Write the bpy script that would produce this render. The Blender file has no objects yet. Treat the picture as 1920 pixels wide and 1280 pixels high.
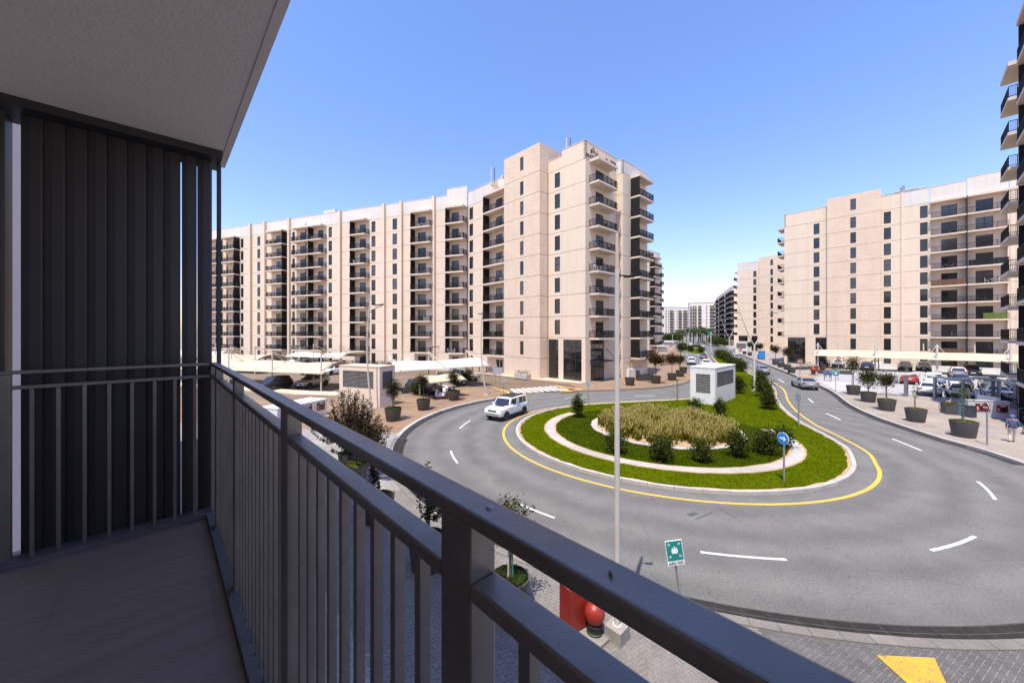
import bpy, bmesh, math, random
from math import sin, cos, pi, radians as RAD, hypot, atan2
from mathutils import Vector, Matrix
from mathutils.geometry import tessellate_polygon

sc = bpy.context.scene
COL = sc.collection
rnd = random.Random(11)

# ---------------------------------------------------------------- camera
FPX, CX, HZ, EYE = 700.0, 960.0, 625.0, 7.0      # focal length and horizon in 1920 px units, eye height
cam_d = bpy.data.cameras.new('camera')
cam = bpy.data.objects.new('camera', cam_d)
COL.objects.link(cam)
cam.location = (0, 0, EYE)
cam.rotation_euler = (pi / 2, 0, 0)
cam_d.sensor_width = 36
cam_d.lens = FPX / 1920 * 36
cam_d.shift_y = -(640 - HZ) / 1920
cam_d.clip_start = 0.02
cam_d.clip_end = 6000
sc.camera = cam

# ---------------------------------------------------------------- light
SUN_EL = RAD(68)
SH = Vector((0.46, 0.888))                       # direction in which shadows fall on the ground
w = bpy.data.worlds.new('World')
sc.world = w
w.use_nodes = True
nt = w.node_tree
bg = nt.nodes['Background']
sky = nt.nodes.new('ShaderNodeTexSky')
sky.sky_type = 'NISHITA'
sky.sun_disc = False
sky.sun_elevation = SUN_EL
sky.sun_rotation = atan2(-SH.x, -SH.y)
sky.air_density = 1.3
sky.dust_density = 0.6
sky.ozone_density = 4.0
hsv = nt.nodes.new('ShaderNodeHueSaturation')
hsv.inputs['Saturation'].default_value = 1.13
nt.links.new(sky.outputs[0], hsv.inputs['Color'])
tint = nt.nodes.new('ShaderNodeMix')
tint.data_type = 'RGBA'
tint.blend_type = 'MULTIPLY'
tint.inputs[0].default_value = 1
tint.inputs[7].default_value = (1.08, 0.93, 1.08, 1)      # the lavender cast of this photograph's sky
nt.links.new(hsv.outputs[0], tint.inputs[6])
# keep the pale band above the horizon lavender rather than greenish: green never above 0.7 red + 0.3 blue
sep = nt.nodes.new('ShaderNodeSeparateColor')
com = nt.nodes.new('ShaderNodeCombineColor')
m1 = nt.nodes.new('ShaderNodeMath'); m1.operation = 'MULTIPLY'; m1.inputs[1].default_value = 0.7
m2_ = nt.nodes.new('ShaderNodeMath'); m2_.operation = 'MULTIPLY_ADD'; m2_.inputs[1].default_value = 0.3
m3 = nt.nodes.new('ShaderNodeMath'); m3.operation = 'MINIMUM'
nt.links.new(tint.outputs[2], sep.inputs[0])
nt.links.new(sep.outputs[0], m1.inputs[0])
nt.links.new(sep.outputs[2], m2_.inputs[0]); nt.links.new(m1.outputs[0], m2_.inputs[2])
nt.links.new(sep.outputs[1], m3.inputs[0]); nt.links.new(m2_.outputs[0], m3.inputs[1])
nt.links.new(sep.outputs[0], com.inputs[0]); nt.links.new(m3.outputs[0], com.inputs[1]); nt.links.new(sep.outputs[2], com.inputs[2])
nt.links.new(com.outputs[0], bg.inputs['Color'])
bg.inputs['Strength'].default_value = 0.15
sun_d = bpy.data.lights.new('sun', 'SUN')
sun = bpy.data.objects.new('sun', sun_d)
COL.objects.link(sun)
sun_d.energy = 4.15
sun_d.angle = RAD(0.5)
sun_d.color = (1.0, 0.935, 0.79)
sdir = Vector((SH.x * cos(SUN_EL), SH.y * cos(SUN_EL), -sin(SUN_EL)))
sun.rotation_euler = sdir.to_track_quat('-Z', 'Y').to_euler()
sun.location = (-20, -40, 90)
sc.view_settings.view_transform = 'Standard'
sc.view_settings.look = 'None'
sc.view_settings.gamma = 1
sc.view_settings.use_curve_mapping = False
sc.view_settings.exposure = 0.74

# ---------------------------------------------------------------- helpers
V2 = lambda x, y: Vector((x, y))
E1 = V2(-0.6861, 0.7276)       # along our own facade, away to the left
EN = V2(0.7276, 0.6861)        # out of our own facade
def bal(e1, e2):               # balcony axes to plan
    return E1 * e1 + EN * e2
def G(px, py, z=0.0):          # a ground point seen at a pixel
    v = py - HZ
    y = FPX * (EYE - z) / v
    return V2((px - CX) / FPX * y, y)

def tag(o, label=None, cat=None, group=None, kind=None):
    if label: o['label'] = label
    if cat: o['category'] = cat
    if group: o['group'] = group
    if kind: o['kind'] = kind
    return o

def link(name, data, parent=None, loc=(0, 0, 0), rz=0.0):
    o = bpy.data.objects.new(name, data)
    COL.objects.link(o)
    if parent is not None: o.parent = parent
    o.location = loc
    if rz: o.rotation_euler = (0, 0, rz)
    return o

def thing(name, label, cat, loc=(0, 0, 0), rz=0.0, group=None):
    if len(loc) == 2: loc = (loc[0], loc[1], 0)
    return tag(link(name, None, None, loc, rz), label, cat, group)

def copy_tree(o, parent=None):
    c = o.copy()
    COL.objects.link(c)
    c.parent = parent
    for ch in list(o.children):
        copy_tree(ch, c)
    return c

class MB:
    """collects shapes into one mesh"""
    def __init__(s):
        s.v, s.f, s.m = [], [], []
    def add(s, vs, fs, mi=0):
        n = len(s.v)
        s.v += [tuple(v) for v in vs]
        s.f += [tuple(i + n for i in f) for f in fs]
        s.m += [mi] * len(fs)
        return s
    def hexa(s, c, mi=0, skip=()):   # c: 4 bottom corners ccw then 4 top corners
        F = {'b': (3, 2, 1, 0), 't': (4, 5, 6, 7), 's0': (0, 1, 5, 4), 's1': (1, 2, 6, 5), 's2': (2, 3, 7, 6), 's3': (3, 0, 4, 7)}
        return s.add(c, [F[k] for k in F if k not in skip], mi)
    def box(s, x0, x1, y0, y1, z0, z1, mi=0, skip=()):
        return s.hexa([(x0, y0, z0), (x1, y0, z0), (x1, y1, z0), (x0, y1, z0), (x0, y0, z1), (x1, y0, z1), (x1, y1, z1), (x0, y1, z1)], mi, skip)
    def fbox(s, fr, a0, a1, q0, q1, z0, z1, mi=0, skip=()):   # box in a plan frame fr=(d,m)
        d, m = fr
        P = lambda a, q, z: (d.x * a + m.x * q, d.y * a + m.y * q, z)
        c = [P(a0, q0, z0), P(a1, q0, z0), P(a1, q1, z0), P(a0, q1, z0), P(a0, q0, z1), P(a1, q0, z1), P(a1, q1, z1), P(a0, q1, z1)]
        if d.x * m.y - d.y * m.x < 0:
            c = [c[1], c[0], c[3], c[2], c[5], c[4], c[7], c[6]]
        return s.hexa(c, mi, skip)
    def prism(s, poly, z0, z1, mi=0, bottom=True, top=True):
        ar = sum(a[0] * b[1] - b[0] * a[1] for a, b in zip(poly, poly[1:] + poly[:1]))
        if ar < 0: poly = poly[::-1]
        n = len(poly)
        vs = [(p[0], p[1], z0) for p in poly] + [(p[0], p[1], z1) for p in poly]
        fs = [(i, (i + 1) % n, n + (i + 1) % n, n + i) for i in range(n)]
        tr = tessellate_polygon([[Vector((p[0], p[1], 0)) for p in poly]])
        for t in tr:
            a, b, c = (poly[i] for i in t)
            if (b[0] - a[0]) * (c[1] - a[1]) - (b[1] - a[1]) * (c[0] - a[0]) < 0: t = t[::-1]
            if top: fs.append(tuple(i + n for i in t))
            if bottom: fs.append(tuple(reversed(t)))
        return s.add(vs, fs, mi)
    def tube(s, pts, r, n=8, mi=0, r1=None, cap=True):
        pts = [Vector(p) for p in pts]
        k = len(pts)
        rings = []
        prev = None
        for i, p in enumerate(pts):
            t = (pts[min(i + 1, k - 1)] - pts[max(i - 1, 0)]).normalized()
            if prev is None:
                ref = Vector((0, 0, 1)) if abs(t.z) < 0.9 else Vector((1, 0, 0))
                u = t.cross(ref).normalized()
            else:
                u = (prev - t * prev.dot(t)).normalized()
            prev = u
            vv = t.cross(u)
            rr = r if r1 is None else r + (r1 - r) * i / max(1, k - 1)
            rings.append([p + u * (rr * cos(2 * pi * j / n)) + vv * (rr * sin(2 * pi * j / n)) for j in range(n)])
        vs = [v for ring in rings for v in ring]
        fs = []
        for i in range(k - 1):
            for j in range(n):
                a, b = i * n + j, i * n + (j + 1) % n
                fs.append((a, b, b + n, a + n))
        if cap:
            fs.append(tuple(reversed(range(n))))
            fs.append(tuple(range((k - 1) * n, k * n)))
        return s.add(vs, fs, mi)
    def lathe(s, prof, n=20, mi=0, c=(0, 0, 0)):
        vs, fs = [], []
        for r, z in prof:
            vs += [(c[0] + r * cos(2 * pi * j / n), c[1] + r * sin(2 * pi * j / n), c[2] + z) for j in range(n)]
        for i in range(len(prof) - 1):
            for j in range(n):
                a, b = i * n + j, i * n + (j + 1) % n
                fs.append((a, b, b + n, a + n))
        return s.add(vs, fs, mi)
    def strip(s, pts, wd, z, mi=0):
        pts = [Vector((p[0], p[1])) for p in pts]
        k = len(pts)
        vs = []
        for i, p in enumerate(pts):
            t = (pts[min(i + 1, k - 1)] - pts[max(i - 1, 0)]).normalized()
            nn = Vector((-t.y, t.x))
            a, b = p + nn * wd / 2, p - nn * wd / 2
            vs += [(b.x, b.y, z), (a.x, a.y, z)]
        return s.add(vs, [(2 * i, 2 * i + 2, 2 * i + 3, 2 * i + 1) for i in range(k - 1)], mi)
    def mesh(s, name, mats, smooth=None):
        me = bpy.data.meshes.new(name)
        me.from_pydata(s.v, [], s.f)
        for m in (mats if isinstance(mats, (list, tuple)) else [mats]): me.materials.append(m)
        if any(s.m): me.polygons.foreach_set('material_index', s.m)
        if smooth is not None:
            me.polygons.foreach_set('use_smooth', [True] * len(me.polygons))
            me.set_sharp_from_angle(angle=RAD(smooth))
        me.update()
        return me
    def build(s, name, mats, parent=None, loc=(0, 0, 0), smooth=None, rz=0.0):
        return link(name, s.mesh(name, mats, smooth), parent, loc, rz)

def bevelled(o, wd, seg=2):
    b = o.modifiers.new('bevel', 'BEVEL')
    b.width = wd
    b.segments = seg
    b.limit_method = 'ANGLE'
    return o

# ---------------------------------------------------------------- materials
def M(name, col, rough=0.7, metal=0.0, col2=None, vscale=1.0, fine=0.0, fscale=40.0, bump=0.0, bscale=30.0, bdist=0.01, spec=0.5, kind=None, obj=False, coat=0.0):
    """base colour mixed with col2 by large noise, darkened or lightened by fine speckle, fine relief"""
    m = bpy.data.materials.new(name)
    m.use_nodes = True
    t = m.node_tree
    N, L = t.nodes, t.links
    b = N['Principled BSDF']
    b.inputs['Roughness'].default_value = rough
    b.inputs['Metallic'].default_value = metal
    b.inputs['Specular IOR Level'].default_value = spec
    b.inputs['Coat Weight'].default_value = coat
    c = (*col, 1)
    b.inputs['Base Color'].default_value = c
    if obj:
        pos = N.new('ShaderNodeTexCoord').outputs['Object']
    else:
        pos = N.new('ShaderNodeNewGeometry').outputs['Position']
    out = None
    if col2 is not None:
        n = N.new('ShaderNodeTexNoise')
        n.inputs['Scale'].default_value = vscale
        n.inputs['Detail'].default_value = 5
        n.inputs['Roughness'].default_value = 0.6
        L.new(pos, n.inputs['Vector'])
        r = N.new('ShaderNodeMapRange')
        r.inputs[1].default_value, r.inputs[2].default_value = 0.35, 0.65
        L.new(n.outputs[0], r.inputs[0])
        mx = N.new('ShaderNodeMix')
        mx.data_type = 'RGBA'
        mx.inputs[6].default_value = c
        mx.inputs[7].default_value = (*col2, 1)
        L.new(r.outputs[0], mx.inputs[0])
        out = mx.outputs[2]
    if fine:
        n = N.new('ShaderNodeTexNoise')
        n.inputs['Scale'].default_value = fscale
        n.inputs['Detail'].default_value = 3
        L.new(pos, n.inputs['Vector'])
        r = N.new('ShaderNodeMapRange')
        r.inputs[1].default_value, r.inputs[2].default_value = 0.3, 0.7
        r.inputs[3].default_value, r.inputs[4].default_value = 1 - fine, 1 + fine
        L.new(n.outputs[0], r.inputs[0])
        mx = N.new('ShaderNodeMix')
        mx.data_type = 'RGBA'
        mx.blend_type = 'MULTIPLY'
        mx.inputs[0].default_value = 1
        if out is None: mx.inputs[6].default_value = c
        else: L.new(out, mx.inputs[6])
        L.new(r.outputs[0], mx.inputs[7])
        out = mx.outputs[2]
    if out is not None: L.new(out, b.inputs['Base Color'])
    if bump:
        if kind == 'voronoi':
            n = N.new('ShaderNodeTexVoronoi')
            n.inputs['Scale'].default_value = bscale
            n.distance = 'CHEBYCHEV'
        else:
            n = N.new('ShaderNodeTexNoise')
            n.inputs['Scale'].default_value = bscale
            n.inputs['Detail'].default_value = 4
        L.new(pos, n.inputs['Vector'])
        bp = N.new('ShaderNodeBump')
        bp.inputs['Strength'].default_value = bump
        bp.inputs['Distance'].default_value = bdist
        L.new(n.outputs[0], bp.inputs['Height'])
        L.new(bp.outputs[0], b.inputs['Normal'])
    return m

stone = M('cream_render', (0.70, 0.562, 0.435), 0.85, col2=(0.675, 0.538, 0.412), vscale=0.25, fine=0.015, fscale=3, bump=0.08, bscale=12)
stone_relief = M('relief_stone', (0.67, 0.525, 0.40), 0.9, col2=(0.625, 0.48, 0.36), vscale=0.5, fine=0.05, fscale=5, bump=0.7, bscale=2.6, bdist=0.035, kind='voronoi')
stone_core = M('joint_stone', (0.30, 0.24, 0.19), 0.9)
stone_white = M('white_parapet', (0.66, 0.61, 0.56), 0.85, col2=(0.62, 0.56, 0.50), vscale=0.2, fine=0.03, fscale=4)
slab_m = M('balcony_slab', (0.68, 0.56, 0.46), 0.85, col2=(0.63, 0.51, 0.42), vscale=0.6, fine=0.03, fscale=6)
black_m = M('black_metal', (0.011, 0.010, 0.010), 0.55, col2=(0.016, 0.015, 0.015), vscale=0.7, spec=0.25)
rail_far = M('dark_railing', (0.016, 0.014, 0.013), 0.6, spec=0.2)
frame_m = M('window_frame', (0.018, 0.017, 0.017), 0.4)
glass_m = M('window_glass', (0.018, 0.018, 0.018), 0.05, col2=(0.028, 0.027, 0.026), vscale=0.35, spec=0.55)
glass_lobby = M('lobby_glass', (0.012, 0.012, 0.012), 0.02, spec=1.0)
white_paint = M('white_paint', (0.72, 0.70, 0.67), 0.6, col2=(0.67, 0.65, 0.61), vscale=0.8, fine=0.03, fscale=8)
peach_paint = M('pale_render', (0.68, 0.56, 0.46), 0.8, col2=(0.64, 0.52, 0.42), vscale=0.8, fine=0.03, fscale=8)
steel_m = M('galvanised_steel', (0.36, 0.36, 0.37), 0.5, 0.6, col2=(0.30, 0.30, 0.31), vscale=3)
white_pole = M('white_pole', (0.56, 0.53, 0.50), 0.5, col2=(0.50, 0.47, 0.44), vscale=2)
beige_pole = M('beige_pole', (0.55, 0.47, 0.38), 0.5, col2=(0.49, 0.41, 0.33), vscale=2)
fabric_m = M('shade_fabric', (0.50, 0.425, 0.31), 0.85, col2=(0.45, 0.38, 0.27), vscale=0.8, fine=0.03, fscale=5)
fabric_white = M('white_membrane', (0.58, 0.53, 0.45), 0.8, col2=(0.53, 0.48, 0.40), vscale=0.7, fine=0.02, fscale=5)
pot_m = M('planter_charcoal', (0.055, 0.053, 0.053), 0.55, col2=(0.07, 0.066, 0.064), vscale=2.5, fine=0.08, fscale=30)
pot_brown = M('planter_brown', (0.052, 0.041, 0.033), 0.55, col2=(0.065, 0.05, 0.04), vscale=2.5, fine=0.08, fscale=30)
red_m = M('fire_red', (0.27, 0.022, 0.013), 0.45, col2=(0.22, 0.018, 0.012), vscale=4)
red_dark = M('dark_red', (0.20, 0.015, 0.014), 0.35)
green_sign = M('sign_green', (0.0, 0.22, 0.20), 0.45)
blue_sign = M('sign_blue', (0.015, 0.22, 0.62), 0.45)
sign_white = M('sign_white', (0.80, 0.80, 0.80), 0.5)
sign_black = M('sign_black', (0.02, 0.02, 0.02), 0.5)
sign_grey = M('sign_back', (0.42, 0.43, 0.44), 0.5, 0.4)
bark_m = M('bark', (0.16, 0.115, 0.08), 0.9, col2=(0.11, 0.08, 0.055), vscale=12)
stake_green = M('green_stake', (0.03, 0.20, 0.11), 0.6)
concrete = M('concrete', (0.46, 0.43, 0.40), 0.9, col2=(0.40, 0.37, 0.34), vscale=2, fine=0.06, fscale=25, bump=0.3, bscale=40)

def add_streaks(m, amt=0.07, sxy=1.6, sz=0.10):
    """faint rain streaks running down a wall"""
    t = m.node_tree
    N, L = t.nodes, t.links
    b = N['Principled BSDF']
    src = b.inputs['Base Color'].links[0].from_socket
    g = N.new('ShaderNodeNewGeometry')
    v = N.new('ShaderNodeVectorMath'); v.operation = 'MULTIPLY'; v.inputs[1].default_value = (sxy, sxy, sz)
    L.new(g.outputs['Position'], v.inputs[0])
    n = N.new('ShaderNodeTexNoise'); n.inputs['Scale'].default_value = 1.0; n.inputs['Detail'].default_value = 5; n.inputs['Roughness'].default_value = 0.7
    L.new(v.outputs[0], n.inputs['Vector'])
    r = N.new('ShaderNodeMapRange'); r.inputs[1].default_value, r.inputs[2].default_value = 0.42, 0.68
    r.inputs[3].default_value, r.inputs[4].default_value = 1.0, 1.0 - amt * 2
    L.new(n.outputs[0], r.inputs[0])
    mx = N.new('ShaderNodeMix'); mx.data_type = 'RGBA'; mx.blend_type = 'MULTIPLY'; mx.inputs[0].default_value = 1
    L.new(src, mx.inputs[6]); L.new(r.outputs[0], mx.inputs[7]); L.new(mx.outputs[2], b.inputs['Base Color'])
for _m in (stone, stone_relief): add_streaks(_m, 0.03)
add_streaks(stone_white, 0.05); add_streaks(slab_m, 0.05); add_streaks(white_paint, 0.05)
curtain_m = M('curtained_glass', (0.075, 0.066, 0.06), 0.10, col2=(0.045, 0.04, 0.037), vscale=0.9, spec=0.8)
glass_pale = M('sky_glass', (0.03, 0.031, 0.033), 0.03, col2=(0.02, 0.021, 0.022), vscale=0.5, spec=0.8)
_rp = random.Random(77)
def vary_pane(o):
    k = _rp.random()
    if k < 0.5: return o
    o.material_slots[0].link = 'OBJECT'
    o.material_slots[0].material = curtain_m if k > 0.80 else glass_pale
    return o

def leaf(name, c1, c2, sc_=2.5, trans=0.25):
    m = M(name, c1, 0.55, col2=c2, vscale=sc_, fine=0.25, fscale=9, spec=0.10)
    t = m.node_tree
    b = t.nodes['Principled BSDF']
    tr = t.nodes.new('ShaderNodeBsdfTranslucent')
    mix = t.nodes.new('ShaderNodeMixShader')
    mix.inputs[0].default_value = trans
    src = b.inputs['Base Color'].links[0].from_socket
    t.links.new(src, tr.inputs['Color'])
    out = t.nodes['Material Output']
    t.links.new(b.outputs[0], mix.inputs[1])
    t.links.new(tr.outputs[0], mix.inputs[2])
    t.links.new(mix.outputs[0], out.inputs['Surface'])
    return m
leaf_dark = leaf('dark_leaves', (0.020, 0.024, 0.006), (0.038, 0.042, 0.010))
leaf_shrub = leaf('shrub_leaves', (0.042, 0.060, 0.006), (0.078, 0.098, 0.012))
leaf_brown = leaf('bronze_leaves', (0.055, 0.032, 0.009), (0.09, 0.052, 0.014))
leaf_light = leaf('light_leaves', (0.085, 0.10, 0.022), (0.13, 0.14, 0.04))
leaf_needle = leaf('dark_needles', (0.022, 0.016, 0.006), (0.040, 0.027, 0.009))
leaf_palm = leaf('palm_leaves', (0.05, 0.075, 0.03), (0.08, 0.10, 0.045))
lawn_m = M('lawn_turf', (0.054, 0.078, 0.001), 0.95, col2=(0.080, 0.100, 0.002), vscale=0.8, fine=0.4, fscale=14, bump=0.8, bscale=25, bdist=0.05, spec=0.0)
lawn_in = M('inner_turf', (0.030, 0.048, 0.0012), 0.95, col2=(0.044, 0.062, 0.002), vscale=1.0, fine=0.45, fscale=12, bump=0.9, bscale=20, bdist=0.06, spec=0.0)
lawn_blade = leaf('turf_blades', (0.064, 0.092, 0.001), (0.100, 0.122, 0.003), 1.0, 0.3)
lawn_blade_in = leaf('inner_blades', (0.040, 0.062, 0.001), (0.062, 0.084, 0.002), 1.0, 0.3)
reed_m = leaf('fountain_grass', (0.085, 0.092, 0.003), (0.150, 0.132, 0.005), 0.7, 0.3)
plume_m = leaf('grass_plumes', (0.40, 0.33, 0.10), (0.50, 0.42, 0.16), 2.0, 0.3)
soil_m = M('sandy_soil', (0.42, 0.29, 0.17), 0.95, col2=(0.34, 0.22, 0.12), vscale=3, fine=0.25, fscale=20, bump=0.5, bscale=30)
cover_m = leaf('ground_cover', (0.075, 0.09, 0.015), (0.11, 0.12, 0.025), 6, 0.2)
cover_dark = leaf('ground_cover_dark', (0.022, 0.034, 0.006), (0.036, 0.048, 0.010), 6, 0.2)
# ================================================================ BUILDINGS
FH = 3.18
class Fac:
    """a facade line: origin O on the ground, d along it, m outward; everything is a part of root"""
    def __init__(s, root, O, d, m):
        s.root, s.O, s.d, s.m = root, O, d.normalized(), m.normalized()
        s.fr = (s.d, s.m)
    def a(s, px, q=0.0):
        u = (px - CX) / FPX
        ox, oy = s.O.x + s.m.x * q, s.O.y + s.m.y * q
        return (u * oy - ox) / (s.d.x - u * s.d.y)
    def P(s, a, q=0.0): return s.O + s.d * a + s.m * q
    def put(s, name, me, z=0.0, parent=None):
        if parent is not None: return link(name, me, parent, (0, 0, z))
        r = s.root.location
        return link(name, me, s.root, (s.O.x - r.x, s.O.y - r.y, z - r.z))
    def panel_mesh(s, a0, a1, mat, h=FH, hole=None, q=0.0, th=0.16, gap=0.027):
        a0, a1 = min(a0, a1) + 0.012, max(a0, a1) - 0.012
        mb = MB()
        z0, z1 = gap, h - gap
        if hole is None:
            mb.fbox(s.fr, a0, a1, q - th, q, z0, z1)
        else:
            b0, b1, y0, y1 = min(hole[:2]), max(hole[:2]), hole[2], hole[3]
            b0, b1 = max(b0, a0 + 0.05), min(b1, a1 - 0.05)
            if y0 > z0 + 0.02: mb.fbox(s.fr, a0, a1, q - th, q, z0, y0)
            mb.fbox(s.fr, a0, a1, q - th, q, y1, z1)
            mb.fbox(s.fr, a0, b0, q - th, q, max(y0, z0), y1, skip=('b', 't'))
            mb.fbox(s.fr, b1, a1, q - th, q, max(y0, z0), y1, skip=('b', 't'))
        return mb.mesh('panel', mat)
    def window_meshes(s, b0, b1, y0, y1, q, kind='window'):
        b0, b1 = min(b0, b1), max(b0, b1)
        f, g = MB(), MB()
        t, qa, qb = 0.07, q - 0.14, q - 0.07
        f.fbox(s.fr, b0, b0 + t, qa, qb, y0, y1)
        f.fbox(s.fr, b1 - t, b1, qa, qb, y0, y1)
        f.fbox(s.fr, b0 + t, b1 - t, qa, qb, y0, y0 + t)
        f.fbox(s.fr, b0 + t, b1 - t, qa, qb, y1 - t, y1)
        if kind == 'window':
            zz = y0 + (y1 - y0) * 0.47
            f.fbox(s.fr, b0 + t, b1 - t, qa + 0.01, qb - 0.005, zz - 0.035, zz + 0.035)
        else:
            n = max(2, int(round((b1 - b0) / 1.0)))
            for i in range(1, n):
                x = b0 + (b1 - b0) * i / n
                f.fbox(s.fr, x - 0.05, x + 0.05, qa + 0.01, qb - 0.005, y0 + t, y1 - t)
            if kind == 'lobby':
                for zz in (y0 + (y1 - y0) * 0.5, y0 + 0.03):
                    f.fbox(s.fr, b0 + t, b1 - t, qa + 0.012, qb - 0.007, zz - 0.03, zz + 0.03)
        g.fbox(s.fr, b0 + t * 0.5, b1 - t * 0.5, qa + 0.02, qa + 0.05, y0 + t * 0.5, y1 - t * 0.5)
        return f.mesh(kind, frame_m), g.mesh('pane', glass_lobby if kind == 'lobby' else glass_m)
    def column(s, a0, a1, floors, mat, win=None, q=0.0, kind='window', h=FH):
        """a stack of facade panels with a window in each"""
        hole = None
        if win: hole = (win[0], win[1], win[2], win[3])
        me = s.panel_mesh(a0, a1, mat, h, hole, q)
        if win: fm, gm = s.window_meshes(*hole, q, kind)
        for k in floors:
            s.put('panel', me, k * FH)
            if win:
                f = s.put('door' if kind == 'door' else 'window', fm, k * FH)
                vary_pane(s.put('pane', gm, 0, f))
    def parapet(s, a0, a1, z0, z1, mat, q=0.0, th=0.3):
        mb = MB().fbox(s.fr, min(a0, a1), max(a0, a1), q - th, q, z0 + 0.03, z1)
        mb.fbox(s.fr, min(a0, a1), max(a0, a1), q - th - 0.04, q + 0.04, z1, z1 + 0.07)
        return s.put('parapet', mb.mesh('parapet', mat))
    def core(s, a0, a1, q, depth, z1, mat=None):
        mb = MB().fbox(s.fr, min(a0, a1), max(a0, a1), q - depth, q - 0.15, 0, z1)
        return s.put('wall', mb.mesh('wall', mat or stone_core))
    def rib(s, a, wd, q, proud, z1, mat=None):
        mb = MB().fbox(s.fr, a - wd / 2, a + wd / 2, q - 0.1, q + proud, 0, z1)
        return s.put('pilaster', mb.mesh('pilaster', mat or stone))
    def rail_mesh(s, a0, a1, p, q=0.0, h=1.05, step=0.13, bar=0.03, sides=(True, True), mat=None, solid=False):
        mb = MB()
        runs = [((a0 + 0.04, q + p - 0.06), (a1 - 0.04, q + p - 0.06))]
        if sides[0]: runs.append(((a0 + 0.04, q + 0.03), (a0 + 0.04, q + p - 0.06)))
        if sides[1]: runs.append(((a1 - 0.04, q + 0.03), (a1 - 0.04, q + p - 0.06)))
        for (xa, qa), (xb, qb) in runs:
            L = hypot(xb - xa, qb - qa)
            x0, x1, y0, y1 = min(xa, xb), max(xa, xb), min(qa, qb), max(qa, qb)
            t = 0.025
            for z in (0.09, h - 0.05):
                mb.fbox(s.fr, x0 - t, x1 + t, y0 - t, y1 + t, z, z + 0.05)
            n = max(1, int(L / step))
            for i in range(n + 1):
                x, y = xa + (xb - xa) * i / n, qa + (qb - qa) * i / n
                bb = bar if i % 9 else bar * 2.0
                mb.fbox(s.fr, x - bb / 2, x + bb / 2, y - bb / 2, y + bb / 2, 0.0 if i % 9 == 0 else 0.14, h - 0.05, skip=('b', 't'))
            if solid:
                mb.fbox(s.fr, x0, x1, y0 - 0.012, y1 + 0.012, 0.12, h - 0.08)
        return mb.mesh('railing', mat or rail_far)
    def stack(s, a0, a1, floors, p=1.55, q=0.0, screens=(), doors=(), top_canopy=True, rails=(True, True), wallmat=None, panel=True, extra=None, step=0.13, bar=0.03, kind='door', recess=0.0):
        """balconies one above the other: slab > railing, screens; the wall panel with its door behind"""
        a0, a1 = min(a0, a1), max(a0, a1)
        wallmat = wallmat or stone
        sl = MB().fbox(s.fr, a0, a1, q - recess, q + p, -0.26, 0.0).mesh('balcony', slab_m)
        rl = s.rail_mesh(a0, a1, p, q, sides=rails, step=step, bar=bar)
        sm = []
        for b, pr in screens:
            mb = MB().fbox(s.fr, b - 0.05, b + 0.05, q + 0.02, q + p - 0.1, 0.02, FH - 0.30)
            n = 7
            for i in range(n):
                y = q + 0.1 + (p - 0.25) * i / (n - 1)
                mb.fbox(s.fr, b - 0.075, b + 0.075, y - 0.03, y + 0.03, 0.03, FH - 0.31)
            sm.append(mb.mesh('screen', black_m))
        dm = [s.window_meshes(d0, d1, 0.05, 2.35, q - recess, kind) for d0, d1 in doors]
        if panel:
            cuts = sorted([tuple(sorted(d)) for d in doors])
            edges = [a0] + [(cuts[i][1] + cuts[i + 1][0]) / 2 for i in range(len(cuts) - 1)] + [a1]
            pm = []
            if cuts:
                for i, c in enumerate(cuts):
                    pm.append(s.panel_mesh(edges[i], edges[i + 1], wallmat, FH, (c[0], c[1], 0.05, 2.35), q - recess))
            else:
                pm.append(s.panel_mesh(a0, a1, wallmat, FH, None, q - recess))
        for k in floors:
            if panel:
                for me in pm: s.put('panel', me, k * FH)
            for fm, gm in dm:
                f = s.put('door', fm, k * FH)
                vary_pane(s.put('pane', gm, 0, f))
            b = s.put('balcony', sl, k * FH)
            s.put('railing', rl, 0, b)
            for me in sm: s.put('screen', me, 0, b)
            if extra: extra(s, k, b, a0, a1, p, q)
        if top_canopy:
            k = max(floors) + 1
            mb = MB().fbox(s.fr, a0, a1, q - recess, q + p, k * FH - 0.26, k * FH + 0.12)
            s.put('canopy', mb.mesh('canopy', slab_m))

def boxes_on_balcony(seed):
    rr = random.Random(seed)
    def ex(s, k, b, a0, a1, p, q):
        if rr.random() < 0.45: return
        mb = MB()
        x = a0 + 0.5 + rr.random() * max(0.2, (a1 - a0 - 1.6))
        # a small table and two chairs
        mb.fbox(s.fr, x, x + 0.5, q + 0.5, q + 1.0, 0.66, 0.70)
        mb.fbox(s.fr, x + 0.22, x + 0.28, q + 0.72, q + 0.78, 0.0, 0.66)
        for dx in (-0.55, 0.65):
            mb.fbox(s.fr, x + dx, x + dx + 0.42, q + 0.55, q + 0.97, 0.42, 0.46)
            bx = x + dx if dx < 0 else x + dx + 0.38
            mb.fbox(s.fr, bx, bx + 0.04, q + 0.55, q + 0.97, 0.46, 0.9)
            for ax in (0.0, 0.38):
                for qq in (0.55, 0.93):
                    mb.fbox(s.fr, x + dx + ax, x + dx + ax + 0.04, q + qq, q + qq + 0.04, 0, 0.42, skip=('b',))
        r = s.root.location
        pt = s.O
        o = link('balcony_furniture', mb.mesh('balcony_furniture', rr.choice([sign_white, bark_m, frame_m, steel_m])), None, (pt.x, pt.y, k * FH))
        FURN.append((o, k, s, seed))
    return ex
FURN = []

def building(name, label, loc):
    return thing(name, label, 'building', (loc.x, loc.y, 0))

WZ = (0.42, 2.75)
K19 = range(1, 10)
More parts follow.
